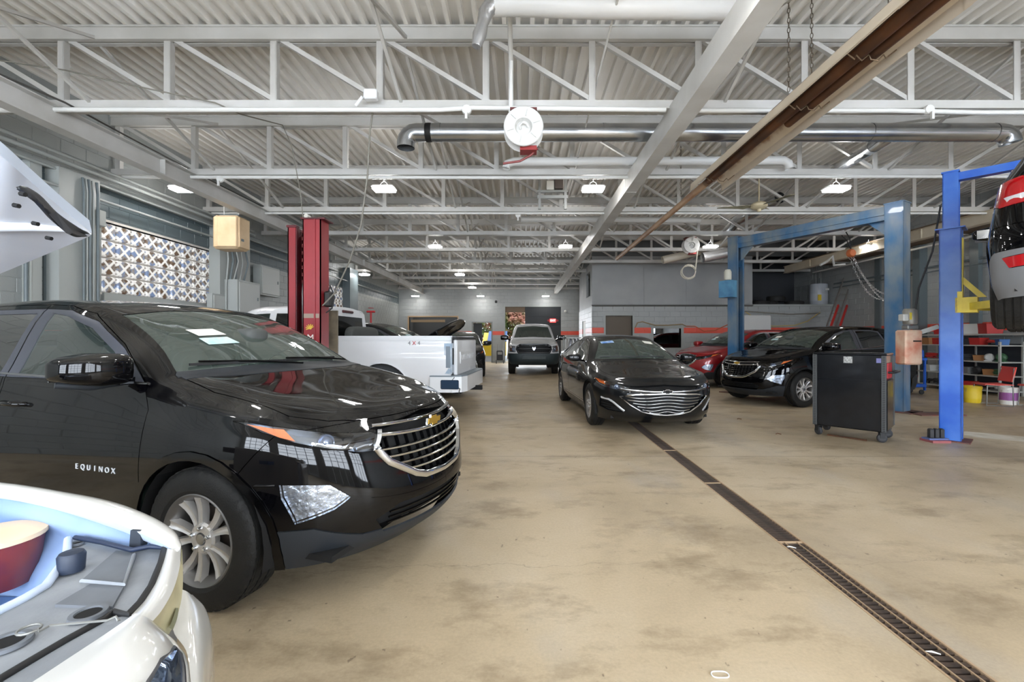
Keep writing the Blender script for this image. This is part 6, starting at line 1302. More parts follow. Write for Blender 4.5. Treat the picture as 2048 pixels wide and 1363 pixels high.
for c in [c for c in COL.objects if c.parent == black_suv and c.name.startswith('mirror_housing') and c.data.vertices[0].co.y > 0]:
    for k in [k for k in COL.objects if k.parent == c]: bpy.data.objects.remove(k)
    bpy.data.objects.remove(c)
# ---------------------------------------------------------------- sedan
def build_sedan(loc, rz, label, paint):
    plan = [(2.39, 0), (2.37, .30), (2.28, .56), (2.08, .77), (1.82, .88), (1.41, .915), (1.05, .92), (.62, .922), (.20, .92), (-.25, .92), (-.75, .92), (-1.41, .915), (-1.85, .885), (-2.15, .82), (-2.36, .68), (-2.46, .48), (-2.50, .24), (-2.51, 0)]
    per = [(-.16, .12, .93), (-.02, .02, .965), (.02, 0, .985), (.03, 0, 1.0), (-.03, .03, .985), (-.16, .08, .92)]
    z5 = [.76, .76, .765, .79, .84, .89, .945, .975, .985, .99, 1.0, 1.03, 1.06, 1.07, 1.07, 1.06, 1.06, 1.06]
    zz = [lerp_z(.17, .19, .23, 18), lerp_z(.27, .29, .36, 18), lerp_z(.42, .44, .50, 18), lerp_z(.55, .60, .66, 18), lerp_z(.68, .76, .85, 18, 5), z5]
    v6 = [(2.20, 0, .80), (2.18, .27, .80), (2.10, .50, .805), (1.93, .65, .83), (1.68, .73, .875), (1.40, .755, .93), (1.05, .765, .99), (.66, .67, 1.19), (.24, .58, 1.345), (-.25, .56, 1.40), (-.75, .56, 1.395), (-1.30, .565, 1.32), (-1.72, .60, 1.19), (-2.02, .64, 1.10), (-2.25, .56, 1.10), (-2.37, .40, 1.10), (-2.41, .20, 1.10), (-2.42, 0, 1.10)]
    v7 = [(2.10, 0, .83), (2.07, .17, .83), (1.99, .33, .84), (1.84, .42, .865), (1.63, .45, .905), (1.42, .45, .955), (1.15, .45, 1.01), (.74, .41, 1.22), (.27, .36, 1.39), (-.25, .34, 1.44), (-.75, .34, 1.44), (-1.30, .35, 1.37), (-1.75, .37, 1.225), (-2.02, .39, 1.115), (-2.22, .35, 1.115), (-2.33, .24, 1.115), (-2.37, .12, 1.115), (-2.38, 0, 1.115)]
    v8 = [(2.02, 0, .85), (1.97, 0, .855), (1.88, 0, .865), (1.75, 0, .89), (1.58, 0, .925), (1.42, 0, .965), (1.19, 0, 1.02), (.78, 0, 1.23), (.29, 0, 1.405), (-.25, 0, 1.455), (-.75, 0, 1.452), (-1.30, 0, 1.38), (-1.76, 0, 1.235), (-2.0, 0, 1.125), (-2.2, 0, 1.12), (-2.3, 0, 1.12), (-2.35, 0, 1.12), (-2.37, 0, 1.12)]
    bm = loft_rows(plan, per, zz, [v6, v7, v8], (6,), 6, 5, (5,)); sk = Skin(bm); root = car_root('sedan', loc, rz, label)
    sk.both('front_bumper', [(1.70, .02), (1.74, .55), (1.72, .66), (1.86, .76), (2.14, .80), (2.8, .80), (2.8, .02)], 'side', lambda c: c.x > 1.6)
    sk.cut('hood', [(1.17, 0), (1.10, .735), (1.40, .77), (1.68, .745), (1.90, .68), (2.06, .54), (2.14, .35), (2.165, .15), (2.17, 0), (2.165, -.15), (2.14, -.35), (2.06, -.54), (1.90, -.68), (1.68, -.745), (1.40, -.77), (1.10, -.735)], 'top', lambda c: c.z > .79 and c.x > .9)
    fd = [(1.02, .34), (1.05, .55), (1.05, .85), (.98, .975), (.60, 1.18), (.26, 1.325), (-.02, 1.375), (-.25, 1.385), (-.28, .95), (-.30, .34)]; rd_ = [(-.31, .34), (-.29, .95), (-.26, 1.385), (-.8, 1.38), (-1.15, 1.30), (-1.32, 1.10), (-1.22, .85), (-1.05, .65), (-.98, .45), (-.97, .34)]
    sk.both('front_door', fd, 'side'); sk.both('rear_door', rd_, 'side')
    sk.both('front_window', [(.84, 1.0), (.60, 1.135), (.27, 1.275), (-.02, 1.33), (-.18, 1.34), (-.21, 1.005)], 'side', lambda c: c.z > .97)
    sk.both('rear_window', [(-.31, 1.01), (-.28, 1.34), (-.75, 1.335), (-1.05, 1.27), (-1.22, 1.06)], 'side', lambda c: c.z > .97)
    sk.both('quarter_window', [(-1.30, 1.075), (-1.14, 1.25), (-1.38, 1.17), (-1.50, 1.095)], 'side', lambda c: c.z > 1.0)
    sk.cut('windshield', [(-.70, 1.035), (-.62, 1.15), (-.53, 1.27), (-.49, 1.335), (0, 1.378), (.49, 1.335), (.53, 1.27), (.62, 1.15), (.70, 1.035), (0, 1.05)], 'front', lambda c: .1 < c.x < 1.4)
    sk.cut('back_glass', [(-.55, 1.16), (-.47, 1.37), (.47, 1.37), (.55, 1.16)], 'front', lambda c: -2.0 < c.x < -1.0)
    sk.both('lamp', [(.885, .80), (.80, .775), (.68, .735), (.56, .70), (.50, .672), (.56, .655), (.70, .655), (.80, .675), (.87, .72)], 'front', lambda c: c.x > 1.65)
    sk.cut('grille', [(-.64, .555), (-.50, .44), (-.34, .34), (-.18, .31), (0, .30), (.18, .31), (.34, .34), (.50, .44), (.64, .555), (.44, .60), (0, .62), (-.44, .60)], 'front', lambda c: c.x > 1.8)
    sk.cut('upper_grille', [(-.50, .70), (-.44, .655), (0, .645), (.44, .655), (.50, .70), (0, .725)], 'front', lambda c: c.x > 1.9)
    sk.both('fog', [(.84, .52), (.72, .50), (.70, .47), (.56, .35), (.60, .33), (.76, .34), (.84, .38)], 'front', lambda c: c.x > 1.7)
    sk.both('sill', [(1.05, .02), (1.0, .31), (-1.0, .31), (-1.05, .02)], 'side', lambda c: c.z < .5)
    for x in (1.4145, -1.4145): sk.both('void', [(x+.385*math.cos(math.radians(a)), .335+.385*math.sin(math.radians(a))) for a in range(-40, 221, 10)], 'side', lambda c, x=x: abs(c.x-x) < .6 and abs(c.y) > .6)
    patch(sk, 'body', 'body_shell', paint, root, flange=.03); patch(sk, 'hood', 'hood', paint, root, gap=.004, flange=.02)
    for sd, sg in (('L', 1), ('R', -1)):
        patch(sk, 'front_bumper|'+sd, 'front_bumper', paint, root, gap=.0012); patch(sk, 'sill|'+sd, 'side_sill', paint, root)
        d = patch(sk, 'front_door|'+sd, 'front_door', paint, root); patch(sk, 'front_window|'+sd, 'window_pane', g_side, d, 0, 0, -.004)
        d2 = patch(sk, 'rear_door|'+sd, 'rear_door', paint, root); patch(sk, 'rear_window|'+sd, 'window_pane', g_dark, d2, 0, 0, -.004); patch(sk, 'quarter_window|'+sd, 'quarter_window', g_dark, root, 0, 0, -.004)
        for xx, dd in ((-.12, d), (-.95, d2)):
            p = sk.side(xx, .86, sg); MB().tube([p+Vector((-.10, sg*-.005, .005)), p+Vector((-.085, sg*.03, .008)), p+Vector((0, sg*.04, .01)), p+Vector((.085, sg*.03, .008)), p+Vector((.10, sg*-.005, .005))], .013, 10).build('door_handle', paint, dd, 60)
        arcp = [(.93, 1.0), (.60, 1.165), (.27, 1.305), (-.02, 1.36), (-.3, 1.37), (-.75, 1.362), (-1.08, 1.295), (-1.35, 1.19), (-1.55, 1.09)]
        ribbon([sk.side(x, z, sg, .004) for x, z in arcp], .012, .010).build('chrome_window_arc', chrome, root, 50)
        ribbon([sk.side(.9-k*.1, .985+.003*k, sg, .004) for k in range(25)], .012, .010).build('belt_moulding', chrome, root, 50)
        mc = Vector((.78, sg*1.02, 1.05)); mh = superell(mc, (.10, .125, .065), .5, .55, 24, 14, fn=lambda p, sg=sg: Vector((p.x*(1.2 if p.x > 0 else .7), p.y, p.z*(1-.25*max(0, sg*p.y)/.12)))).build('mirror_housing', paint, root, 50); MB().bar(mc+Vector((.02, -sg*.1, -.04)), (.84, sg*.84, .995), .05, .03).build('mirror_arm', gloss_black, mh); MB().box(mc+Vector((-.074, 0, 0)), (.006, .18, .09)).build('mirror_glass', chrome, mh)
        lens = patch(sk, 'lamp|'+sd, 'headlamp', g_lens, root, 0, 0, -.001); patch(sk, 'lamp|'+sd, 'lamp_bowl', lamp_in, lens, 0, 0, -.04)
        MB().lathe([(0, .03), (.018, .028), (.030, .018), (.034, .0), (.042, .004), (.044, -.01)], 24, Matrix.Rotation(PI/2, 3, 'Y'), sk.front(sg*.66, .695, -.03)).build('projector', proj, lens, 40)
        ribbon([sk.front(sg*y, z, -.01) for y, z in ((.84, .765), (.72, .738), (.60, .70), (.52, .672))], .012, .008).build('light_guide', chrome, lens, 50)
        MB().add([sk.front(sg*y, z, -.012) for y, z in ((.87, .785), (.80, .765), (.79, .71), (.85, .73))], [(0, 1, 2, 3)]).build('amber_marker', amber, lens)
        f = patch(sk, 'fog|'+sd, 'fog_opening', void, root, 0, 0, -.03)
        ribbon([sk.front(sg*y, z, .0) for y, z in ((.83, .515), (.75, .50), (.70, .465), (.63, .40), (.57, .35))], .028, .012).build('running_light', mat('drl_clear', (225, 228, 232), .15, metal=.6), f, 50)
        for k in range(3): ribbon([sk.front(sg*(.83-.05*j), .46-.035*k-.006*j, -.005) for j in range(5-k)], .010, .01).build('fog_slat', gloss_black, f)
        patch(sk, 'sill|'+sd, 'side_sill', paint, root)
    patch(sk, 'windshield', 'windshield', g_wind, root, 0, 0, -.003); patch(sk, 'back_glass', 'back_glass', g_dark, root, 0, 0, -.003)
    g = patch(sk, 'grille', 'grille', void, root, 0, 0, -.05); u = patch(sk, 'upper_grille', 'upper_grille', void, root, 0, 0, -.03)
    hexa = [(-.63, .555), (-.50, .445), (-.34, .35), (-.18, .318), (0, .308), (.18, .318), (.34, .35), (.50, .445), (.63, .555), (.44, .592), (0, .605), (-.44, .592), (-.63, .555)]
    fp = [(a+(c-a)*k/5, b+(d-b)*k/5) for (a, b), (c, d) in zip(hexa, hexa[1:]) for k in range(5)]+[hexa[-1]]
    ribbon([sk.front(y, z, .004) for y, z in fp], .018, .02).build('chrome_surround', chrome, g, 45)
    for z, w in ((.555, .57), (.51, .54), (.465, .47), (.42, .41), (.375, .34), (.34, .25)): ribbon([sk.front(y, z+.012*math.cos(y*PI/w*1.6), -.01) for y in [(-w+2*w*k/24) for k in range(25)]], .011, .02).build('chrome_slat', chrome, g, 45)
    ribbon([sk.front(y, .628+.035*(abs(y)/.62)**2, .004) for y in [(-.62+1.24*k/20) for k in range(21)]], .026, .018).build('chrome_wing_bar', dchrome, root, 45)
    for z in (.685, .667): ribbon([sk.front(y, z, -.01) for y in [(-.44+.88*k/10) for k in range(11)]], .006, .01).build('slat', gloss_black, u)
    e = bowtie(.15, .05, .008).build('bowtie_emblem', void, root); e.location = sk.front(0, .625, .02); bowtie(.165, .06, .006).build('emblem_rim', chrome, e)
    for y0, y1 in ((.05, -.55), (.60, -.02)): MB().bar(sk.front(y0-.1, 1.065, .012), sk.front(y1-.05, 1.065, .012), .012, .014).build('wiper_blade', MATS['black_rubber'], root)
    MB().add([sk.front(y, z, .003) for y, z in ((-.47, 1.318), (-.25, 1.34), (-.24, 1.305), (-.47, 1.285))], [(0, 1, 2, 3)]).build('blue_sticker', mat('blue_band', (86, 140, 214), .5, noise=(190, 214, 236), nscale=12), root)
    MB().add([sk.front(y, z, .003) for y, z in ((.30, 1.335), (.46, 1.315), (.46, 1.27), (.31, 1.29))], [(0, 1, 2, 3)]).build('white_sticker', MATS['paper_white'], root)
    m = MB(); m.bbox((-2.2, -.72, .22), (2.1, .72, .26)); m.bbox((1.85, -.6, .3), (2.12, .6, .70)); m.build('underbody', void, root)
    arch_liners(root, 1.4145, .88, .37, 0, .335); MB().bbox((-1.85, -.78, .27), (1.0, .78, .31)).build('cabin_floor', cabin, root); seats_and_dash(root, -.08, -.12)
    for x in (1.4145, -1.4145):
        for sg in (1, -1): make_wheel(root, (x, sg*.79, .335), .335, .225, .222, 'five', sg < 0)
    return root
build_sedan((1.845, 8.68, 0), math.radians(-85.8), 'dark grey four door sedan with chrome grille parked over the trench drain', mat('malachite_black', (14, 16, 18), .4, spec=.1, coat=1, coat_ior=1.42, coat_rough=.03, dust=.05))
# ---------------------------------------------------------------- pickups
def build_pickup(loc, rz, label, W_, ram):
    """cab and front loft (open at the cab back) + separate bed; origin between axles"""
    wb = 1.83 if ram else 1.87; hw = W_/2; zr = 1.96 if ram else 1.93; zb = 1.32 if ram else 1.30; xc = -.95 if ram else -.78   # cab back
    fx = wb+.97; hz0 = 1.17 if ram else 1.19; hz1 = 1.30 if ram else 1.33
    plan = [(fx, 0), (fx-.01, .35), (fx-.06, .65), (fx-.22, .88*hw), (fx-.45, .96*hw), (wb, hw), (wb-.5, hw*.985), (wb-.85, hw*.98), (wb-1.25, hw*.98), (.1, hw*.98), (-.4, hw*.98), (xc+.02, hw*.97)]
    per = [(-.12, 0, .93), (-.02, 0, .97), (.0, 0, .99), (-.02, 0, 1), (-.05, 0, .99), (-.1, 0, .94)]
    n = 12; z5 = [hz0-.05]*3+[hz0-.03, hz0, hz0+.04, zb-.03, zb-.02, zb-.01, zb, zb, zb]
    zz = [[.42]*4+[.44, .46]+[.44]*6, [.55]*n, [.70]*n, [.86]*n, [1.0]*3+[1.04]*3+[1.08]*6, z5]
    c0 = wb-.55   # cowl
    wst = hw*.72
    v6 = [(fx-.16, 0, hz0), (fx-.17, .30, hz0), (fx-.22, .55, hz0), (fx-.36, .80*hw, hz0+.02), (fx-.60, .84*hw, hz0+.06), (wb, .85*hw, hz1-.03), (c0, .84*hw, hz1+.05), (c0-.38, wst+.06, 1.62), (c0-.72, wst, zr-.08), (.1, wst, zr-.03), (-.4, wst, zr-.03), (xc, wst+.01, zr-.05)]
    v7 = [(fx-.24, 0, hz0+.03), (fx-.26, .18, hz0+.03), (fx-.32, .34, hz0+.04), (fx-.46, .44, hz0+.06), (fx-.66, .47, hz0+.10), (wb+.02, .48, hz1+.03), (c0+.08, .48, hz1+.07), (c0-.32, .45, 1.65), (c0-.68, .42, zr-.015), (.1, .40, zr+.03), (-.4, .40, zr+.03), (xc, .40, zr+.01)]
    v8 = [(fx-.32, 0, hz0+.04), (fx-.37, 0, hz0+.05), (fx-.44, 0, hz0+.06), (fx-.56, 0, hz0+.08), (fx-.72, 0, hz0+.11), (wb+.04, 0, hz1+.03), (c0+.12, 0, hz1+.075), (c0-.28, 0, 1.66), (c0-.66, 0, zr), (.1, 0, zr+.045), (-.4, 0, zr+.045), (xc, 0, zr+.03)]
    bm = loft_rows(plan, per, zz, [v6, v7, v8], (6,), 6, 5, (5,), True); sk = Skin(bm); root = car_root('pickup_truck', loc, rz, label, 'truck')
    sk.cut('windshield', [(-.78*hw, zb+.10), (-.64*hw, zr-.10), (0, zr-.05), (.64*hw, zr-.10), (.78*hw, zb+.10), (0, zb+.13)], 'front', lambda c: 0 < c.x < c0+.3)
    sk.both('front_window', [(c0-.12, zb+.06), (c0-.40, 1.55), (c0-.72, zr-.14), (.20, zr-.12), (.18, zb+.06)], 'side', lambda c: c.z > zb)
    sk.both('rear_window', [(.06, zb+.06), (.08, zr-.12), (xc+.20, zr-.13), (xc+.15, zb+.06)], 'side', lambda c: c.z > zb)
    sk.both('front_door', [(c0-.02, .55), (c0-.02, zb-.02), (.13, zb-.02), (.12, .55)], 'side', lambda c: c.z < zb); sk.both('rear_door', [(.11, .55), (.12, zb-.02), (xc+.12, zb-.02), (xc+.16, .9), (xc+.3, .55)], 'side', lambda c: c.z < zb)
    sk.cut('hood', [(c0+.1, 0), (c0+.02, .80*hw), (wb, .84*hw), (fx-.5, .82*hw), (fx-.3, .7), (fx-.22, .4), (fx-.2, 0), (fx-.22, -.4), (fx-.3, -.7), (fx-.5, -.82*hw), (wb, -.84*hw), (c0+.02, -.80*hw)], 'top', lambda c: c.z > 1.1)
    hr = .44; R = .40; zc = R
    for x in (wb,): sk.both('void', [(x+hr*math.cos(math.radians(a)), .50+hr*math.sin(math.radians(a))) for a in range(-60, 241, 12)], 'side', lambda c: abs(c.y) > .6)
    P_ = paint_white
    if ram:
        sk.both('lamp', [(.97*hw, 1.13), (.70, 1.10), (.68, .88), (.72, .86), (.97*hw, .88)], 'front', lambda c: c.x > wb+.4)
        sk.cut('grille', [(-.62, 1.10), (-.64, .98), (-.58, .84), (.58, .84), (.64, .98), (.62, 1.10), (.5, 1.15), (-.5, 1.15)], 'front', lambda c: c.x > wb+.4)
        sk.both('skirt', [(wb+.42, .3), (wb+.46, .82), (fx+.2, .82), (fx+.2, .3)], 'side', lambda c: c.x > wb+.3)
    patch(sk, 'body', 'body_shell', P_, root, flange=.02); patch(sk, 'hood', 'hood', P_, root, gap=.004); patch(sk, 'windshield', 'windshield', g_wind, root, 0, 0)
    for sd, sg in (('L', 1), ('R', -1)):
        patch(sk, 'front_window|'+sd, 'front_window', g_side, root, 0, 0, -.003); patch(sk, 'rear_window|'+sd, 'rear_window', g_dark, root, 0, 0, -.003)
        for t, x in (('front_door', .28), ('rear_door', xc+.38)):
            d = patch(sk, t+'|'+sd, t, P_, root); p = sk.side(x, 1.12, sg); MB().tube([p+Vector((-.11, 0, 0)), p+Vector((-.09, sg*.03, 0)), p+Vector((.09, sg*.03, 0)), p+Vector((.11, 0, 0))], .016, 8).build('door_handle', P_ if not ram else gloss_black, d, 60)
        mc = Vector((c0-.35, sg*(hw+.18), 1.42)); mh = superell(mc, (.09, .16 if ram else .12, .10 if ram else .13), .4, .4).build('mirror_housing', gloss_black if ram else P_, root, 50); MB().bar(mc, (c0-.22, sg*hw*.93, zb), .05, .05).build('mirror_arm', gloss_black, mh)
    # cab back wall with its window
    m = MB(); yw = wst; pts = [(-hw*.95, .5), (hw*.95, .5), (hw*.96, 1.05), (hw*.92, zb), (yw+.02, zr-.06), (.40, zr+.0), (0, zr+.02), (-.40, zr+.0), (-yw-.02, zr-.06), (-hw*.92, zb), (-hw*.96, 1.05)]
    m.prism(pts, xc-.01, xc+.02, lambda a, b, t: (t, a, b)); cb = m.build('cab_back', P_, root)
    MB().prism([(-.70, zb+.05), (.70, zb+.05), (.62, zr-.14), (-.62, zr-.14)], xc-.02, xc-.012, lambda a, b, t: (t, a, b)).build('rear_glass', mat('black_glass', (12, 14, 15), .04), cb)
    MB().bevbox((xc-.02, 0, zr-.05), (.04, .42, .05), .012).build('brake_lamp', mat('smoke_red', (70, 20, 24), .2), cb)
    # bed
    bx0, bx1 = xc-.04, -wb-1.15 if not ram else -wb-1.3; zt = 1.38; hb = hw*.985; t = .05; r = empty('cargo_bed', (0, 0, 0)); r.parent = root
    cx = -wb
    for sg in (1, -1):
        # outer skin as a grid with arch hole and gentle bulge
        prof = [(.56, .955), (.72, .985), (.92, 1.0), (1.06, 1.0), (1.14, .985), (1.26, .985), (1.33, .975), (1.375, .955), (1.385, .93)]; xs2 = [bx0+(bx1-bx0)*k/44 for k in range(45)]; bm2 = bmesh.new(); g = []
        for x in xs2:
            e = max(0, 1-abs(x-cx)/.75); rear = max(0, (bx1+.25-x)/.25); g.append([bm2.verts.new((x, sg*hb*(wv+.018*e*e*(1 if z < 1.2 else 0)-.02*rear*rear), z)) for z, wv in [(prof[i][0]+(prof[i+1][0]-prof[i][0])*k/3, prof[i][1]+(prof[i+1][1]-prof[i][1])*k/3) for i in range(len(prof)-1) for k in range(3)]+[prof[-1]]])
        for i in range(44):
            for j in range(len(g[0])-1): 
                q = [g[i][j], g[i+1][j], g[i+1][j+1], g[i][j+1]]; 
                if sg > 0: q.reverse()
                bm2.faces.new(q)
        bm2.normal_update(); s2_ = Skin(bm2); hole = [(cx+.47*math.cos(math.radians(a)), .50+.47*math.sin(math.radians(a))) for a in range(-70, 251, 10)]; s2_.cut('void', hole, 'side', lambda c: True)
        patch(s2_, 'body', 'bed_side', P_, r, gap=0, flange=.04)
        MB().bbox((bx0, sg*(hb-.02)-.045, 1.35), (bx1, sg*(hb-.02)-.0, 1.395) if sg > 0 else (bx1, sg*(hb-.02)+.02, 1.395)).build('bed_rail', mat('bed_rail_black', (38, 40, 42), .5) if False else P_, r)
        MB().bbox((bx0, sg*(hb-.16), .8), (bx1, sg*(hb-.14), 1.38)).build('inner_wall', mat('bed_inner', (70, 72, 74), .6), r)
        lin = MB(); pts = [(cx+.47*math.cos(a), .50+.47*math.sin(a)) for a in [-.4+(PI+.8)*k/16 for k in range(17)]]; vs = [(a, sg*y, b) for y in (hb-.01, hb-.45) for a, b in pts]; lin.add(vs, [(i, i+1, 17+i+1, 17+i) for i in range(16)]+[tuple(range(17, 34))]); lin.build('wheel_well', mat('well_blue_black', (30, 38, 52), .5), r)
    MB().bbox((bx0, -hb+.1, .78), (bx1, hb-.1, .82)).build('bed_floor', mat('bed_inner', (70, 72, 74), .6), r); MB().bbox((bx0-.02, -hb+.1, .8), (bx0, hb-.1, 1.37)).build('bed_front', P_, r)
    # tailgate
    tg = MB().bevbox((bx1-.03, 0, 1.06), (.07, hb*1.72, .60), .02).build('tailgate', P_, r); MB().bevbox((bx1-.02, 0, 1.385), (.10, hb*1.74, .05), .015).build('tailgate_cap', mat('cap_black', (40, 42, 44), .5), tg); MB().bbox((bx1-.075, -.62, .95), (bx1-.065, .62, 1.15)).build('pressed_panel', P_, tg)
    if not ram:
        for i, ch in enumerate('CHEVROLET'): text(ch, .13, .003, mat('pressed_white', (205, 206, 208), .4), 'pressed_letter', tg, Matrix.Translation((bx1-.077, .52-.13*i, 1.05)) @ Matrix.Rotation(-PI/2, 4, 'Z') @ Matrix.Rotation(PI/2, 4, 'X'))
        for sg in (1, -1):
            hs_ = MB(); hs_.bbox((bx1-.01, sg*hb*.86, .80), (bx1+.12, sg*hb*.985, 1.30)); o = hs_.build('lamp_housing', mat('bare_blue_grey', (150, 170, 190), .4, noise=(200, 206, 212), nscale=9), r)
            MB().bbox((bx1-.02, sg*hb*.90, .95), (bx1-.01, sg*hb*.95, 1.22)).build('lamp_socket', void, o); MB().bbox((bx1+.02, sg*hb*.984-.004, .9), (bx1+.09, sg*hb*.984+.008, 1.25)).build('lamp_bracket', mat('bracket_grey', (120, 130, 140), .4), o)
        w_ = MB().tube([(bx1-.02, hb*.97, .82), (bx1-.05, hb, .74), (bx1-.0, hb*1.02, .68), (bx1-.08, hb*1.02, .60), (bx1-.14, hb*.98, .56), (bx1-.12, hb*.98, .48)], .008, 6).build('loose_wire', rub, r, 60)
        t4 = Matrix.Translation((bx1+.62, hb*.985+.003, 1.30)) @ Matrix.Rotation(PI, 4, 'Z') @ Matrix.Rotation(PI/2, 4, 'X')
        text('4', .09, .002, mat('decal_grey', (110, 112, 116), .4), 'decal_letter', r, t4 @ Matrix.Translation((-.08, 0, 0))); text('X', .09, .002, mat('decal_red', (190, 24, 34), .4), 'decal_letter', r, t4); text('4', .09, .002, MATS['decal_grey'], 'decal_letter', r, t4 @ Matrix.Translation((.08, 0, 0)))
        MB().bevbox((bx0-.35, hb*.985, 1.04), (.18, .012, .16), .03).build('fuel_door', P_, r, 30)
    # rear bumper
    b = MB(); by = hw
    if not ram:
        pl_ = [(bx1+.35, by), (bx1-.02, by), (bx1-.16, by*.93), (bx1-.22, by*.75), (bx1-.22, -by*.75), (bx1-.16, -by*.93), (bx1-.02, -by), (bx1+.35, -by), (bx1+.3, -by*.9), (bx1+.0, -by*.88), (bx1, by*.88), (bx1+.3, by*.9)]
        MB().prism(pl_, .50, .76, lambda a, b, t: (a, b, t)).build('rear_bumper', chrome if False else mat('bumper_white', (226, 228, 230), .3, coat=.6), r); MB().prism([(x, y*1.01) for x, y in pl_], .755, .775, lambda a, b, t: (a, b, t)).build('step_pad', mat('step_grey', (120, 130, 138), .5), r)
        for sg in (1, -1): MB().bevbox((bx1+.02, sg*(by+.003), .63), (.30, .03, .15), .06).build('bumper_pocket', mat('pocket_blue', (36, 56, 78), .25), r)
        MB().bbox((bx1-.34, -.04, .44), (bx1-.1, .04, .52)).build('tow_receiver', void, r); MB().bbox((bx1-.05, -.5, .42), (bx1+.1, .5, .5)).build('hitch_frame', void, r)
    else: MB().bbox((bx1-.2, -hw*.95, .55), (bx1, hw*.95, .78)).build('rear_bumper', chrome, r)
    MB().bbox((bx1+.1, -.55, .45), (fx-.5, .55, .6)).build('chassis', void, root); MB().bbox((wb+.3, -.7, .6), (fx-.2, .7, 1.08)).build('engine_block', void, root); MB().bbox((xc, -.85, .55), (c0, .85, .6)).build('cabin_floor', cabin, root)
    seats_and_dash(root, .05, .32, scale=1)
    if ram:
        gf = patch(sk, 'grille', 'grille', void, root, 0, 0, -.05)
        fr_ = [(-.63, 1.08), (-.65, .98), (-.58, .845), (0, .835), (.58, .845), (.65, .98), (.63, 1.08), (.5, 1.145), (0, 1.155), (-.5, 1.145), (-.63, 1.08)]; fp = [(a+(c-a)*k/5, b+(d-b)*k/5) for (a, b), (c, d) in zip(fr_, fr_[1:]) for k in range(5)]+[fr_[-1]]
        blackg = mat('grille_black', (30, 32, 36), .35); ribbon([sk.front(y, z, .012) for y, z in fp], .06, .05).build('grille_frame', blackg, gf, 50)
        ribbon([sk.front(y, .995, -.0) for y in [(-.62+1.24*k/10) for k in range(11)]], .045, .03).build('cross_bar', blackg, gf, 50); MB().bar(sk.front(0, 1.13, 0), sk.front(0, .86, 0), .07, .03, (1, 0, 0)).build('upright_bar', blackg, gf)
        for z in (.875, .905, .935, .965, 1.03, 1.06, 1.09, 1.12): ribbon([sk.front(y, z, -.025) for y in [(-.58+1.16*k/8) for k in range(9)]], .008, .012).build('mesh_slat', blackg, gf)
        em_ = MB().prism([(-.05, .06), (-.06, .0), (-.03, -.05), (0, -.075), (.03, -.05), (.06, 0), (.05, .06), (.02, .03), (-.02, .03)], 0, .02, lambda a, b, t: (t, a, b)).build('shield_emblem', chrome, gf); em_.location = sk.front(0, 1.0, .02)
        for sd, sg in (('L', 1), ('R', -1)):
            l = patch(sk, 'lamp|'+sd, 'headlamp', g_lens, root, 0, 0); patch(sk, 'lamp|'+sd, 'lamp_bowl', mat('lamp_chrome', (210, 212, 214), .25, metal=.7), l, 0, 0, -.04); MB().add([sk.front(sg*y, z, -.01) for y, z in ((.95*hw, 1.10), (.86, 1.09), (.84, .92), (.95*hw, .92))], [(0, 1, 2, 3)]).build('amber_marker', mat('ram_amber', (226, 140, 90), .3), l)
            patch(sk, 'skirt|'+sd, 'front_bumper', mat('bumper_dark', (44, 56, 60), .5), root, off=.03)
            MB().lathe([(0, .02), (.05, .02), (.06, 0)], 16, Matrix.Rotation(PI/2, 3, 'Y'), sk.front(sg*.80, .98, -.03)).build('projector', proj, l)
        MB().bevbox((fx+.015, 0, .66), (.03, .9, .13), .03).build('bumper_inset', mat('bumper_inset', (60, 70, 72), .5), root)
        MB().bbox((fx-.9, -.85, .34), (fx-.8, .85, .44)).build('front_axle', void, root)
    for x in (wb, -wb):
        for sg in (1, -1): make_wheel(root, (x, sg*(hw-.15), .40), .40, .275, .24, 'steel' if ram else 'six', sg < 0)
    for sg in (1, -1):
        m = MB(); pts = [(wb+(hr+.02)*math.cos(a), .50+(hr+.02)*math.sin(a)) for a in [-.5+(PI+1.0)*k/16 for k in range(17)]]; vs = [(a, sg*y, b) for y in (hw-.03, hw-.42) for a, b in pts]; m.add(vs, [(i, i+1, 17+i+1, 17+i) for i in range(16)]+[tuple(range(17, 34))]); m.build('wheel_well', void, root)
    return root
# white 4x4 pickup: rear left bumper corner near (-0.95, 7.2), heading away to the left
th = math.radians(175.5); bxr = -1.87-1.15; hb_ = 1.01; c_ = Vector((-1.16, 7.3, 0)); off = Matrix.Rotation(th, 3, 'Z') @ Vector((bxr, hb_, 0))
build_pickup(tuple(c_-off), th, 'white four-wheel-drive pickup with missing tail lamp, bed towards the aisle', 2.03, False)
build_pickup((.43, 19.65, 0), math.radians(-90), 'white pickup with black grille facing us before the back wall', 2.0, True)
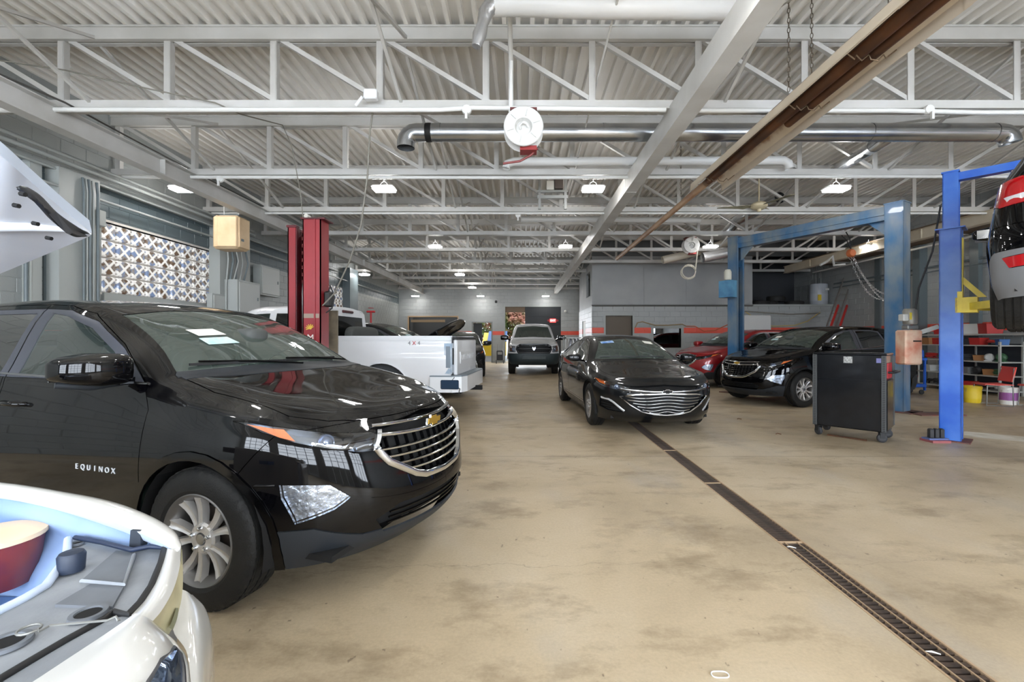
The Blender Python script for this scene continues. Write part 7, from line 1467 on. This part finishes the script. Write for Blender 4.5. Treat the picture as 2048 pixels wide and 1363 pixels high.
# ---------------------------------------------------------------- white car with its hood up, nearest at the lower left
def wp(x, y, z): Y = (H-z)*F/(y-VY); return Vector(((x-VX)*Y/F, Y, z))
wc = empty('white_car', (-1.7, .75, 0)); tag(wc, 'white car with open hood at lower left, engine bay and radiator cover showing', 'car')
WO = Vector((-1.7, .75, 0)); white2 = mat('pearl_white_paint', (220, 219, 214), .3, coat=1, coat_rough=.04, coat_ior=1.4); bay_cast = mat('bay_blue_cast_sheet', (70, 112, 176), .4, metal=.2, noise=(112, 146, 196), nscale=2.5); pale = mat('flange_pale_blue', (196, 208, 226), .35)  # bay sheet colour carries the blue cast of the light
def strip(name, rows, m, parent=None, n=5, nv=4, smooth=45, thick=0):
    """smooth skin through polylines with equal point counts"""
    G = np.array([hermite([tuple(p-WO) for p in r], n) for r in rows]); S = hermite(G, nv) if len(rows) > 1 else G; V, U = S.shape[:2]
    mb = MB(); vs = [tuple(S[v, u]) for v in range(V) for u in range(U)]; fs = [(v*U+u, v*U+u+1, (v+1)*U+u+1, (v+1)*U+u) for v in range(V-1) for u in range(U-1)]
    o = mb.add(vs, fs).build(name, m, parent or wc, smooth)
    if thick: md = o.modifiers.new('thick', 'SOLIDIFY'); md.thickness = thick; md.offset = 0
    return o
out_ = [(-420, 945), (-150, 955), (0, 966), (127, 984), (222, 1003), (286, 1025), (327, 1046), (353, 1067), (363, 1088)]
zo = [.96, .945, .935, .92, .90, .885, .87, .855, .84]
P1 = [wp(x, y, z) for (x, y), z in zip(out_, zo)]
mid_ = [(-420, 952), (-150, 963), (0, 975), (110, 992), (207, 1017), (270, 1039), (318, 1063), (347, 1084), (360, 1097)]
Pm = [wp(x, y, z+.006) for (x, y), z in zip(mid_, zo)]
inn_ = [(-420, 962), (-150, 972), (0, 983), (95, 1001), (191, 1031), (254, 1054), (308, 1078), (338, 1094), (355, 1105)]
P2 = [wp(x, y, z-.004) for (x, y), z in zip(inn_, zo)]
drop = [p+Vector((-.004, .004, -.08)) for p in P1]; drop2 = [p+Vector((-.02, .006, -.30)) for p in P1]; drop3 = [p+Vector((-.05, .0, -.62)) for p in P1]
strip('front_fender', [drop3, drop2, drop, P1, Pm, P2], white2)
fl_ = [(-420, 975), (-150, 984), (0, 995), (95, 1013), (191, 1041), (254, 1063), (300, 1082), (320, 1090), (330, 1094)]
P3 = [wp(x, y, z-.03) for (x, y), z in zip(fl_, zo)]; P25 = [(a+b)/2+Vector((0, 0, -.01)) for a, b in zip(P2, P3)]
strip('fender_flange', [P2, P25, P3], pale)
P4 = [p+Vector((-.01, -.01, -.075)) for p in P3]; strip('inner_fender', [P3, [p+Vector((-.004, -.02, -.03)) for p in P3], P4, [p+Vector((-.02, -.06, -.16)) for p in P3], [p+Vector((-.02, -.08, -.4)) for p in P3]], mat('inner_pale_blue', (138, 160, 194), .4, noise=(116, 142, 182), nscale=3))
sill_ = [wp(x, y, z-.022) for (x, y), z in zip([(-420, 972), (-150, 981), (0, 991), (95, 1009), (191, 1036), (254, 1058), (300, 1078), (320, 1086), (330, 1090)], zo)]
MB().tube([p-WO for p in sill_], .005, 6).build('flange_lip', white2, wc, 50)
# radiator cover (flat moulded sheet with ribs)
cov = mat('dusty_grey_plastic', (148, 152, 156), .6, noise=(126, 130, 136), nscale=6, bump=.15, bscale=60); cov_d = mat('cover_facet', (112, 116, 122), .6, noise=(100, 104, 110), nscale=8)
def plate(name, pts, m, z=None, t=.012, parent=None):
    P = [(wp(*p)-WO) if len(p) == 3 else (wp(p[0], p[1], z)-WO) for p in pts]; n = len(P)
    return MB().add(P+[p-Vector((0, 0, t)) for p in P], [tuple(range(n)), tuple(range(2*n-1, n-1, -1))]+[(i, (i+1) % n, n+(i+1) % n, n+i) for i in range(n)]).build(name, m, parent or wc)
cover = plate('radiator_cover', [(143, 1073), (205, 1083), (264, 1097), (300, 1098), (324, 1093), (318, 1120), (299, 1168), (275, 1202), (251, 1227), (226, 1221), (203, 1240), (130, 1278), (60, 1320), (0, 1356), (-150, 1470), (-420, 1500), (-420, 1420), (-150, 1300), (0, 1214), (50, 1192), (95, 1165), (125, 1125), (133, 1110), (138, 1085)], cov, .825)
plate('cover_facet', [(232, 1100), (262, 1103), (272, 1110), (248, 1168), (162, 1160)], cov_d, .831, .006, cover); plate('cover_facet', [(182, 1166), (248, 1171), (225, 1212), (110, 1208)], cov_d, .831, .006, cover)
MB().tube([wp(*p)-WO for p in ((162, 1161, .838), (248, 1168, .838), (268, 1108, .838))], .004, 6).build('cover_rib', cov, cover, 50)
for (x, y, r_) in ((155, 1088, .012), (177, 1229, .026), (12, 1288, .03)):
    c = wp(x, y, .828)-WO; MB().lathe([(0, .0), (r_*.8, .0), (r_*.85, .006), (r_*1.15, .006), (r_*1.2, 0)], 24, None, c).build('locator_ring', cov_d, cover, 50); MB().lathe([(0, .003), (r_*.8, .003)], 24, None, c).build('locator_hole', void, cover)
kb = wp(143, 1140, .83)-WO; MB().lathe([(0, .045), (.022, .043), (.026, .036), (.024, .0)], 18, None, kb).build('filler_cap', mat('cap_dark_blue', (34, 44, 62), .5), cover, 40)
rb = wp(278, 1094, .83)-WO; MB().add([], []).box(rb+Vector((0, 0, .024)), (.030, .026, .05), taper=.85).build('rubber_stop', mat('stop_rubber', (40, 46, 56), .6), cover)
MB().tube([wp(*p)-WO for p in ((318, 1092, .838), (330, 1092, .842), (322, 1124, .836), (303, 1170, .836), (280, 1204, .836), (254, 1230, .84), (228, 1223, .842), (205, 1240, .84), (130, 1281, .84), (60, 1322, .84), (0, 1358, .84), (-150, 1470, .84))], .007, 8).build('hood_seal', MATS['black_rubber'], wc, 50)
MB().tube([wp(*p)-WO for p in ((150, 1074, .84), (205, 1084, .84), (264, 1099, .842), (300, 1092, .84), (330, 1094, .842))], .006, 8).build('side_seal', mat('seal_navy', (30, 42, 66), .5), wc, 50)
MB().tube([wp(*p)-WO for p in ((240, 1238, .85), (236, 1240, .85), (232, 1232, .856), (215, 1240, .852), (100, 1250, .845), (78, 1262, .845))]+[wp(58, 1258, .845)-WO+Vector((.016*math.cos(a), .016*math.sin(a), 0)) for a in [2*PI*k/14 for k in range(15)]], .0022, 6).build('prop_wire', st, wc, 50)
# lip between bay and cover
MB().tube([wp(*p)-WO for p in ((136, 1078, .835), (133, 1112, .835), (122, 1130, .835), (92, 1170, .832), (45, 1198, .83), (0, 1220, .83), (-150, 1305, .83))], .009, 8).build('bay_lip', pale, wc, 50)
plate('front_cover', [(226, 1234), (264, 1231), (200, 1276), (130, 1321), (60, 1367), (-80, 1456), (-160, 1500), (-150, 1472), (0, 1362), (130, 1284), (203, 1246)], cov, .838)
# engine bay
MB().bbox(Vector((-2.5, .0, .645))-WO, Vector((-1.0, 1.22, .675))-WO).build('bay_floor', bay_cast, wc)
strip('bay_wall', [[wp(x, y, .82) for x, y in ((140, 1080), (120, 1130), (90, 1170), (0, 1216), (-150, 1304))], [wp(x, y, .82)+Vector((-.10, .0, -.25)) for x, y in ((140, 1080), (120, 1130), (90, 1170), (0, 1216), (-150, 1304))]], bay_cast)
pt = plate('strut_tower', [(62, 1070), (140, 1078), (132, 1112), (118, 1128), (70, 1118)], bay_cast, .74, .05)
for (x, y, r_) in ((82, 1099, .016), (101, 1106, .005), (98, 1088, .006)): MB().lathe([(0, .002), (r_, .002), (r_*1.1, 0)], 18, None, wp(x, y, .742)-WO).build('hole', void, pt)
MB().tube([wp(60, 1095, .72)-WO, wp(122, 1138, .70)-WO], .012, 8).build('strut_bar', mat('navy_tube', (36, 52, 84), .5), wc, 50)
rv = wp(-12, 1076, .84)-WO; r0 = MB().lathe([(0, -.13), (.075, -.125), (.088, -.08), (.096, -.01), (.096, .0)], 28, None, rv); r0.build('reservoir', mat('brake_fluid_brown', (126, 50, 40), .3, noise=(92, 40, 60), nscale=9), wc, 50)
MB().lathe([(.097, -.004), (.102, -.002), (.102, .010), (.092, .014), (.06, .022), (0, .024)], 28, None, rv).build('reservoir_lid', mat('cream_lid', (236, 204, 164), .4), wc, 50)
# nose: header strip, recess, bumper bulge, lower cover and headlamp
hA = [wp(x, y, z) for x, y, z in ((331, 1094, .84), (324, 1124, .836), (306, 1172, .836), (284, 1206, .836), (262, 1230, .84))]; hB = [wp(x, y, z) for x, y, z in ((346, 1098, .852), (342, 1130, .85), (326, 1175, .85), (302, 1212, .85), (284, 1234, .85))]; hC = [wp(x, y, z) for x, y, z in ((362, 1092, .838), (359, 1135, .835), (345, 1182, .832), (322, 1222, .83), (305, 1242, .83))]
strip('header_panel', [hA, hB, hC], white2)
hD = [wp(x, y, z) for x, y, z in ((364, 1098, .80), (366, 1160, .76), (362, 1205, .75), (350, 1245, .745), (338, 1268, .74))]
strip('grille_recess', [hC, [(a+b)/2-Vector((.01, 0, .0)) for a, b in zip(hC, hD)], hD], mat('yellowed_recess', (206, 198, 160), .45, noise=(184, 176, 140), nscale=8))
strip('recess_clip', [[wp(x, y, .77) for x, y in ((352, 1215), (346, 1235), (338, 1255))], [wp(x, y, .75) for x, y in ((358, 1215), (354, 1237), (346, 1258))]], mat('olive_clip', (120, 122, 90), .5))
b0 = [wp(x, y, z) for x, y, z in ((364, 1178, .755), (358, 1215, .75), (346, 1258, .745), (372, 1300, .74), (380, 1345, .735), (384, 1420, .73))]
b1 = [wp(x, y, z) for x, y, z in ((372, 1181, .752), (380, 1215, .745), (382, 1262, .74), (394, 1305, .73), (398, 1350, .725), (400, 1425, .72))]
b2 = [wp(x, y, z) for x, y, z in ((382, 1188, .735), (402, 1212, .71), (414, 1250, .69), (417, 1300, .68), (415, 1355, .675), (413, 1430, .67))]
b3 = [wp(x, y, z) for x, y, z in ((386, 1192, .715), (410, 1216, .68), (423, 1254, .65), (425, 1300, .64), (422, 1355, .635), (419, 1430, .63))]
b4 = [p+Vector((-.01, .02, -.16)) for p in b3]; b5 = [p+Vector((-.06, .03, -.38)) for p in b3]
strip('front_bumper', [b0, b1, b2, b3, b4, b5], white2)
c0 = [wp(x, y, z) for x, y, z in ((270, 1226, .862), (240, 1247, .86), (200, 1274, .858), (130, 1320, .856), (60, 1366, .856), (-80, 1455, .85))]
c1 = [wp(x, y, z) for x, y, z in ((286, 1230, .868), (268, 1262, .872), (240, 1300, .874), (180, 1360, .874), (130, 1410, .872), (0, 1530, .865))]
c2 = [wp(x, y, z) for x, y, z in ((304, 1240, .84), (320, 1270, .845), (306, 1318, .845), (262, 1380, .845), (225, 1440, .845), (90, 1600, .84))]
c3 = [wp(x, y, z) for x, y, z in ((320, 1252, .80), (350, 1286, .79), (352, 1335, .785), (330, 1400, .78), (300, 1470, .775), (180, 1650, .77))]
c4 = [wp(x, y, z) for x, y, z in ((338, 1267, .745), (368, 1304, .735), (380, 1350, .73), (380, 1420, .725), (370, 1500, .72), (280, 1680, .71))]
for r_ in (c0, c1, c2, c3, c4): r_ += [r_[-1]+Vector((-.06, -.5, 0)), r_[-1]+Vector((-.3, -.95, -.01))]
strip('bumper_cover', [c0, c1, c2, c3, c4], white2)
strip('lower_fascia', [c4, [p+Vector((-.012, .0, -.12)) for p in c4], [p+Vector((-.03, .0, -.30)) for p in c4], [p+Vector((-.10, .0, -.50)) for p in c4]], white2)
MB().bbox(Vector((-1.3, -.5, .80))-WO, Vector((-.80, .62, .818))-WO).build('lower_cover', cov, wc)
def onl(x, y, z): return wp(x, y, z)
l0 = [onl(*p) for p in ((348, 1294, .80), (320, 1320, .832), (297, 1362, .832), (278, 1420, .83))]; l1 = [onl(*p) for p in ((354, 1300, .80), (342, 1330, .815), (330, 1370, .812), (318, 1425, .81))]; l2 = [onl(*p) for p in ((360, 1308, .79), (366, 1332, .78), (368, 1370, .775), (366, 1430, .77))]
lm = strip('headlamp', [l0, l1, l2], mat('lamp_blue_chrome', (70, 98, 140), .05, metal=.9, noise=(170, 190, 220), nscale=18, namp=.1))
MB().tube([p-WO for p in l0[::-1]+l2], .004, 6).build('lamp_rim', mat('lamp_rim_dark', (60, 60, 64), .3), lm, 50)
# raised hood: outer skin, inner panel, seal
def hp3(x, y, Y): return Vector(((x-VX)/F*Y, Y, H-(y-VY)/F*Y))
lip = [hp3(-420, 60, .95), hp3(-150, 190, 1.05), hp3(0, 310, 1.15), hp3(60, 362, 1.26), hp3(125, 418, 1.4), hp3(184, 466, 1.53)]
low = [hp3(-420, 640, 2.1), hp3(-150, 600, 1.9), hp3(0, 547, 1.74), hp3(60, 522, 1.68), hp3(125, 495, 1.62), hp3(180, 472, 1.55)]
m1 = [a.lerp(b, .33)+Vector((.02, -.02, .0)) for a, b in zip(lip, low)]; m2_ = [a.lerp(b, .66)+Vector((.01, -.01, 0)) for a, b in zip(lip, low)]
off_ = Vector((-.10, .06, .08))*.5
inner = strip('hood_inner_panel', [lip, m1, m2_, low], mat('hood_underside', (214, 217, 222), .4, noise=(196, 200, 208), nscale=1.6), n=8, nv=6)
strip('hood_skin', [[p+off_+Vector((.012, 0, .012)) for p in lip], [p+off_*1.2 for p in m1], [p+off_*1.2 for p in m2_], [p+off_*.4 for p in low]], white2, n=8, nv=6); strip('hood_edge', [lip, [p+off_+Vector((.012, 0, .012)) for p in lip]], pale, n=8, nv=3)
MB().tube([a.lerp(b, .5)-WO for a, b in zip([m1[k] for k in range(6)], [m2_[k] for k in range(6)])], .016, 10, rs=[.02, .022, .024, .02, .012, .004]).build('stiffening_rib', mat('hood_underside', (214, 217, 222)), inner, 50)
sealp = [hp3(52, 376, 1.19), hp3(75, 390, 1.22), hp3(110, 425, 1.3), hp3(150, 452, 1.4), hp3(178, 466, 1.48)]
q = MB(); 
s0 = sealp; s1 = [hp3(52, 386, 1.19), hp3(88, 414, 1.22), hp3(122, 452, 1.3), hp3(152, 472, 1.4), hp3(172, 473, 1.48)]
strip('hood_seal', [s0, [(a+b)/2+Vector((.01, -.03, -.0)) for a, b in zip(s0, s1)], s1], mat('seal_black', (22, 24, 30), .55), inner, thick=.01)
MB().add([p-WO for p in (hp3(97, 428, 1.22), hp3(112, 424, 1.24), hp3(146, 464, 1.32), hp3(140, 469, 1.31), hp3(132, 466, 1.29))], [(0, 1, 2, 3, 4)]).build('latch_bracket', mat('latch_dark', (58, 60, 66), .5), inner)
for x, y, Y in ((33, 411, 1.17), (71, 447, 1.24), (98, 476, 1.38), (46, 388, 1.14)): MB().tube([hp3(x-5, y-1, Y)-WO, hp3(x+5, y+1, Y)-WO], .006, 8, rs=[.006, .006]).build('hole', void, inner)
# hidden lower body, wheel
MB().bbox(Vector((-2.9, -.45, .22))-WO, Vector((-1.05, 1.0, .5))-WO).build('lower_body', void, wc)
make_wheel(wc, Vector((-1.75, 1.12, .33))-WO, .33, .215, .22, 'five', False, nuts=False); make_wheel(wc, Vector((-1.9, -.35, .33))-WO, .33, .215, .22, 'five', True, nuts=False)
MB().bbox(Vector((-2.9, -.5, .8))-WO, Vector((-2.4, 1.2, .95))-WO).build('cowl', void, wc)
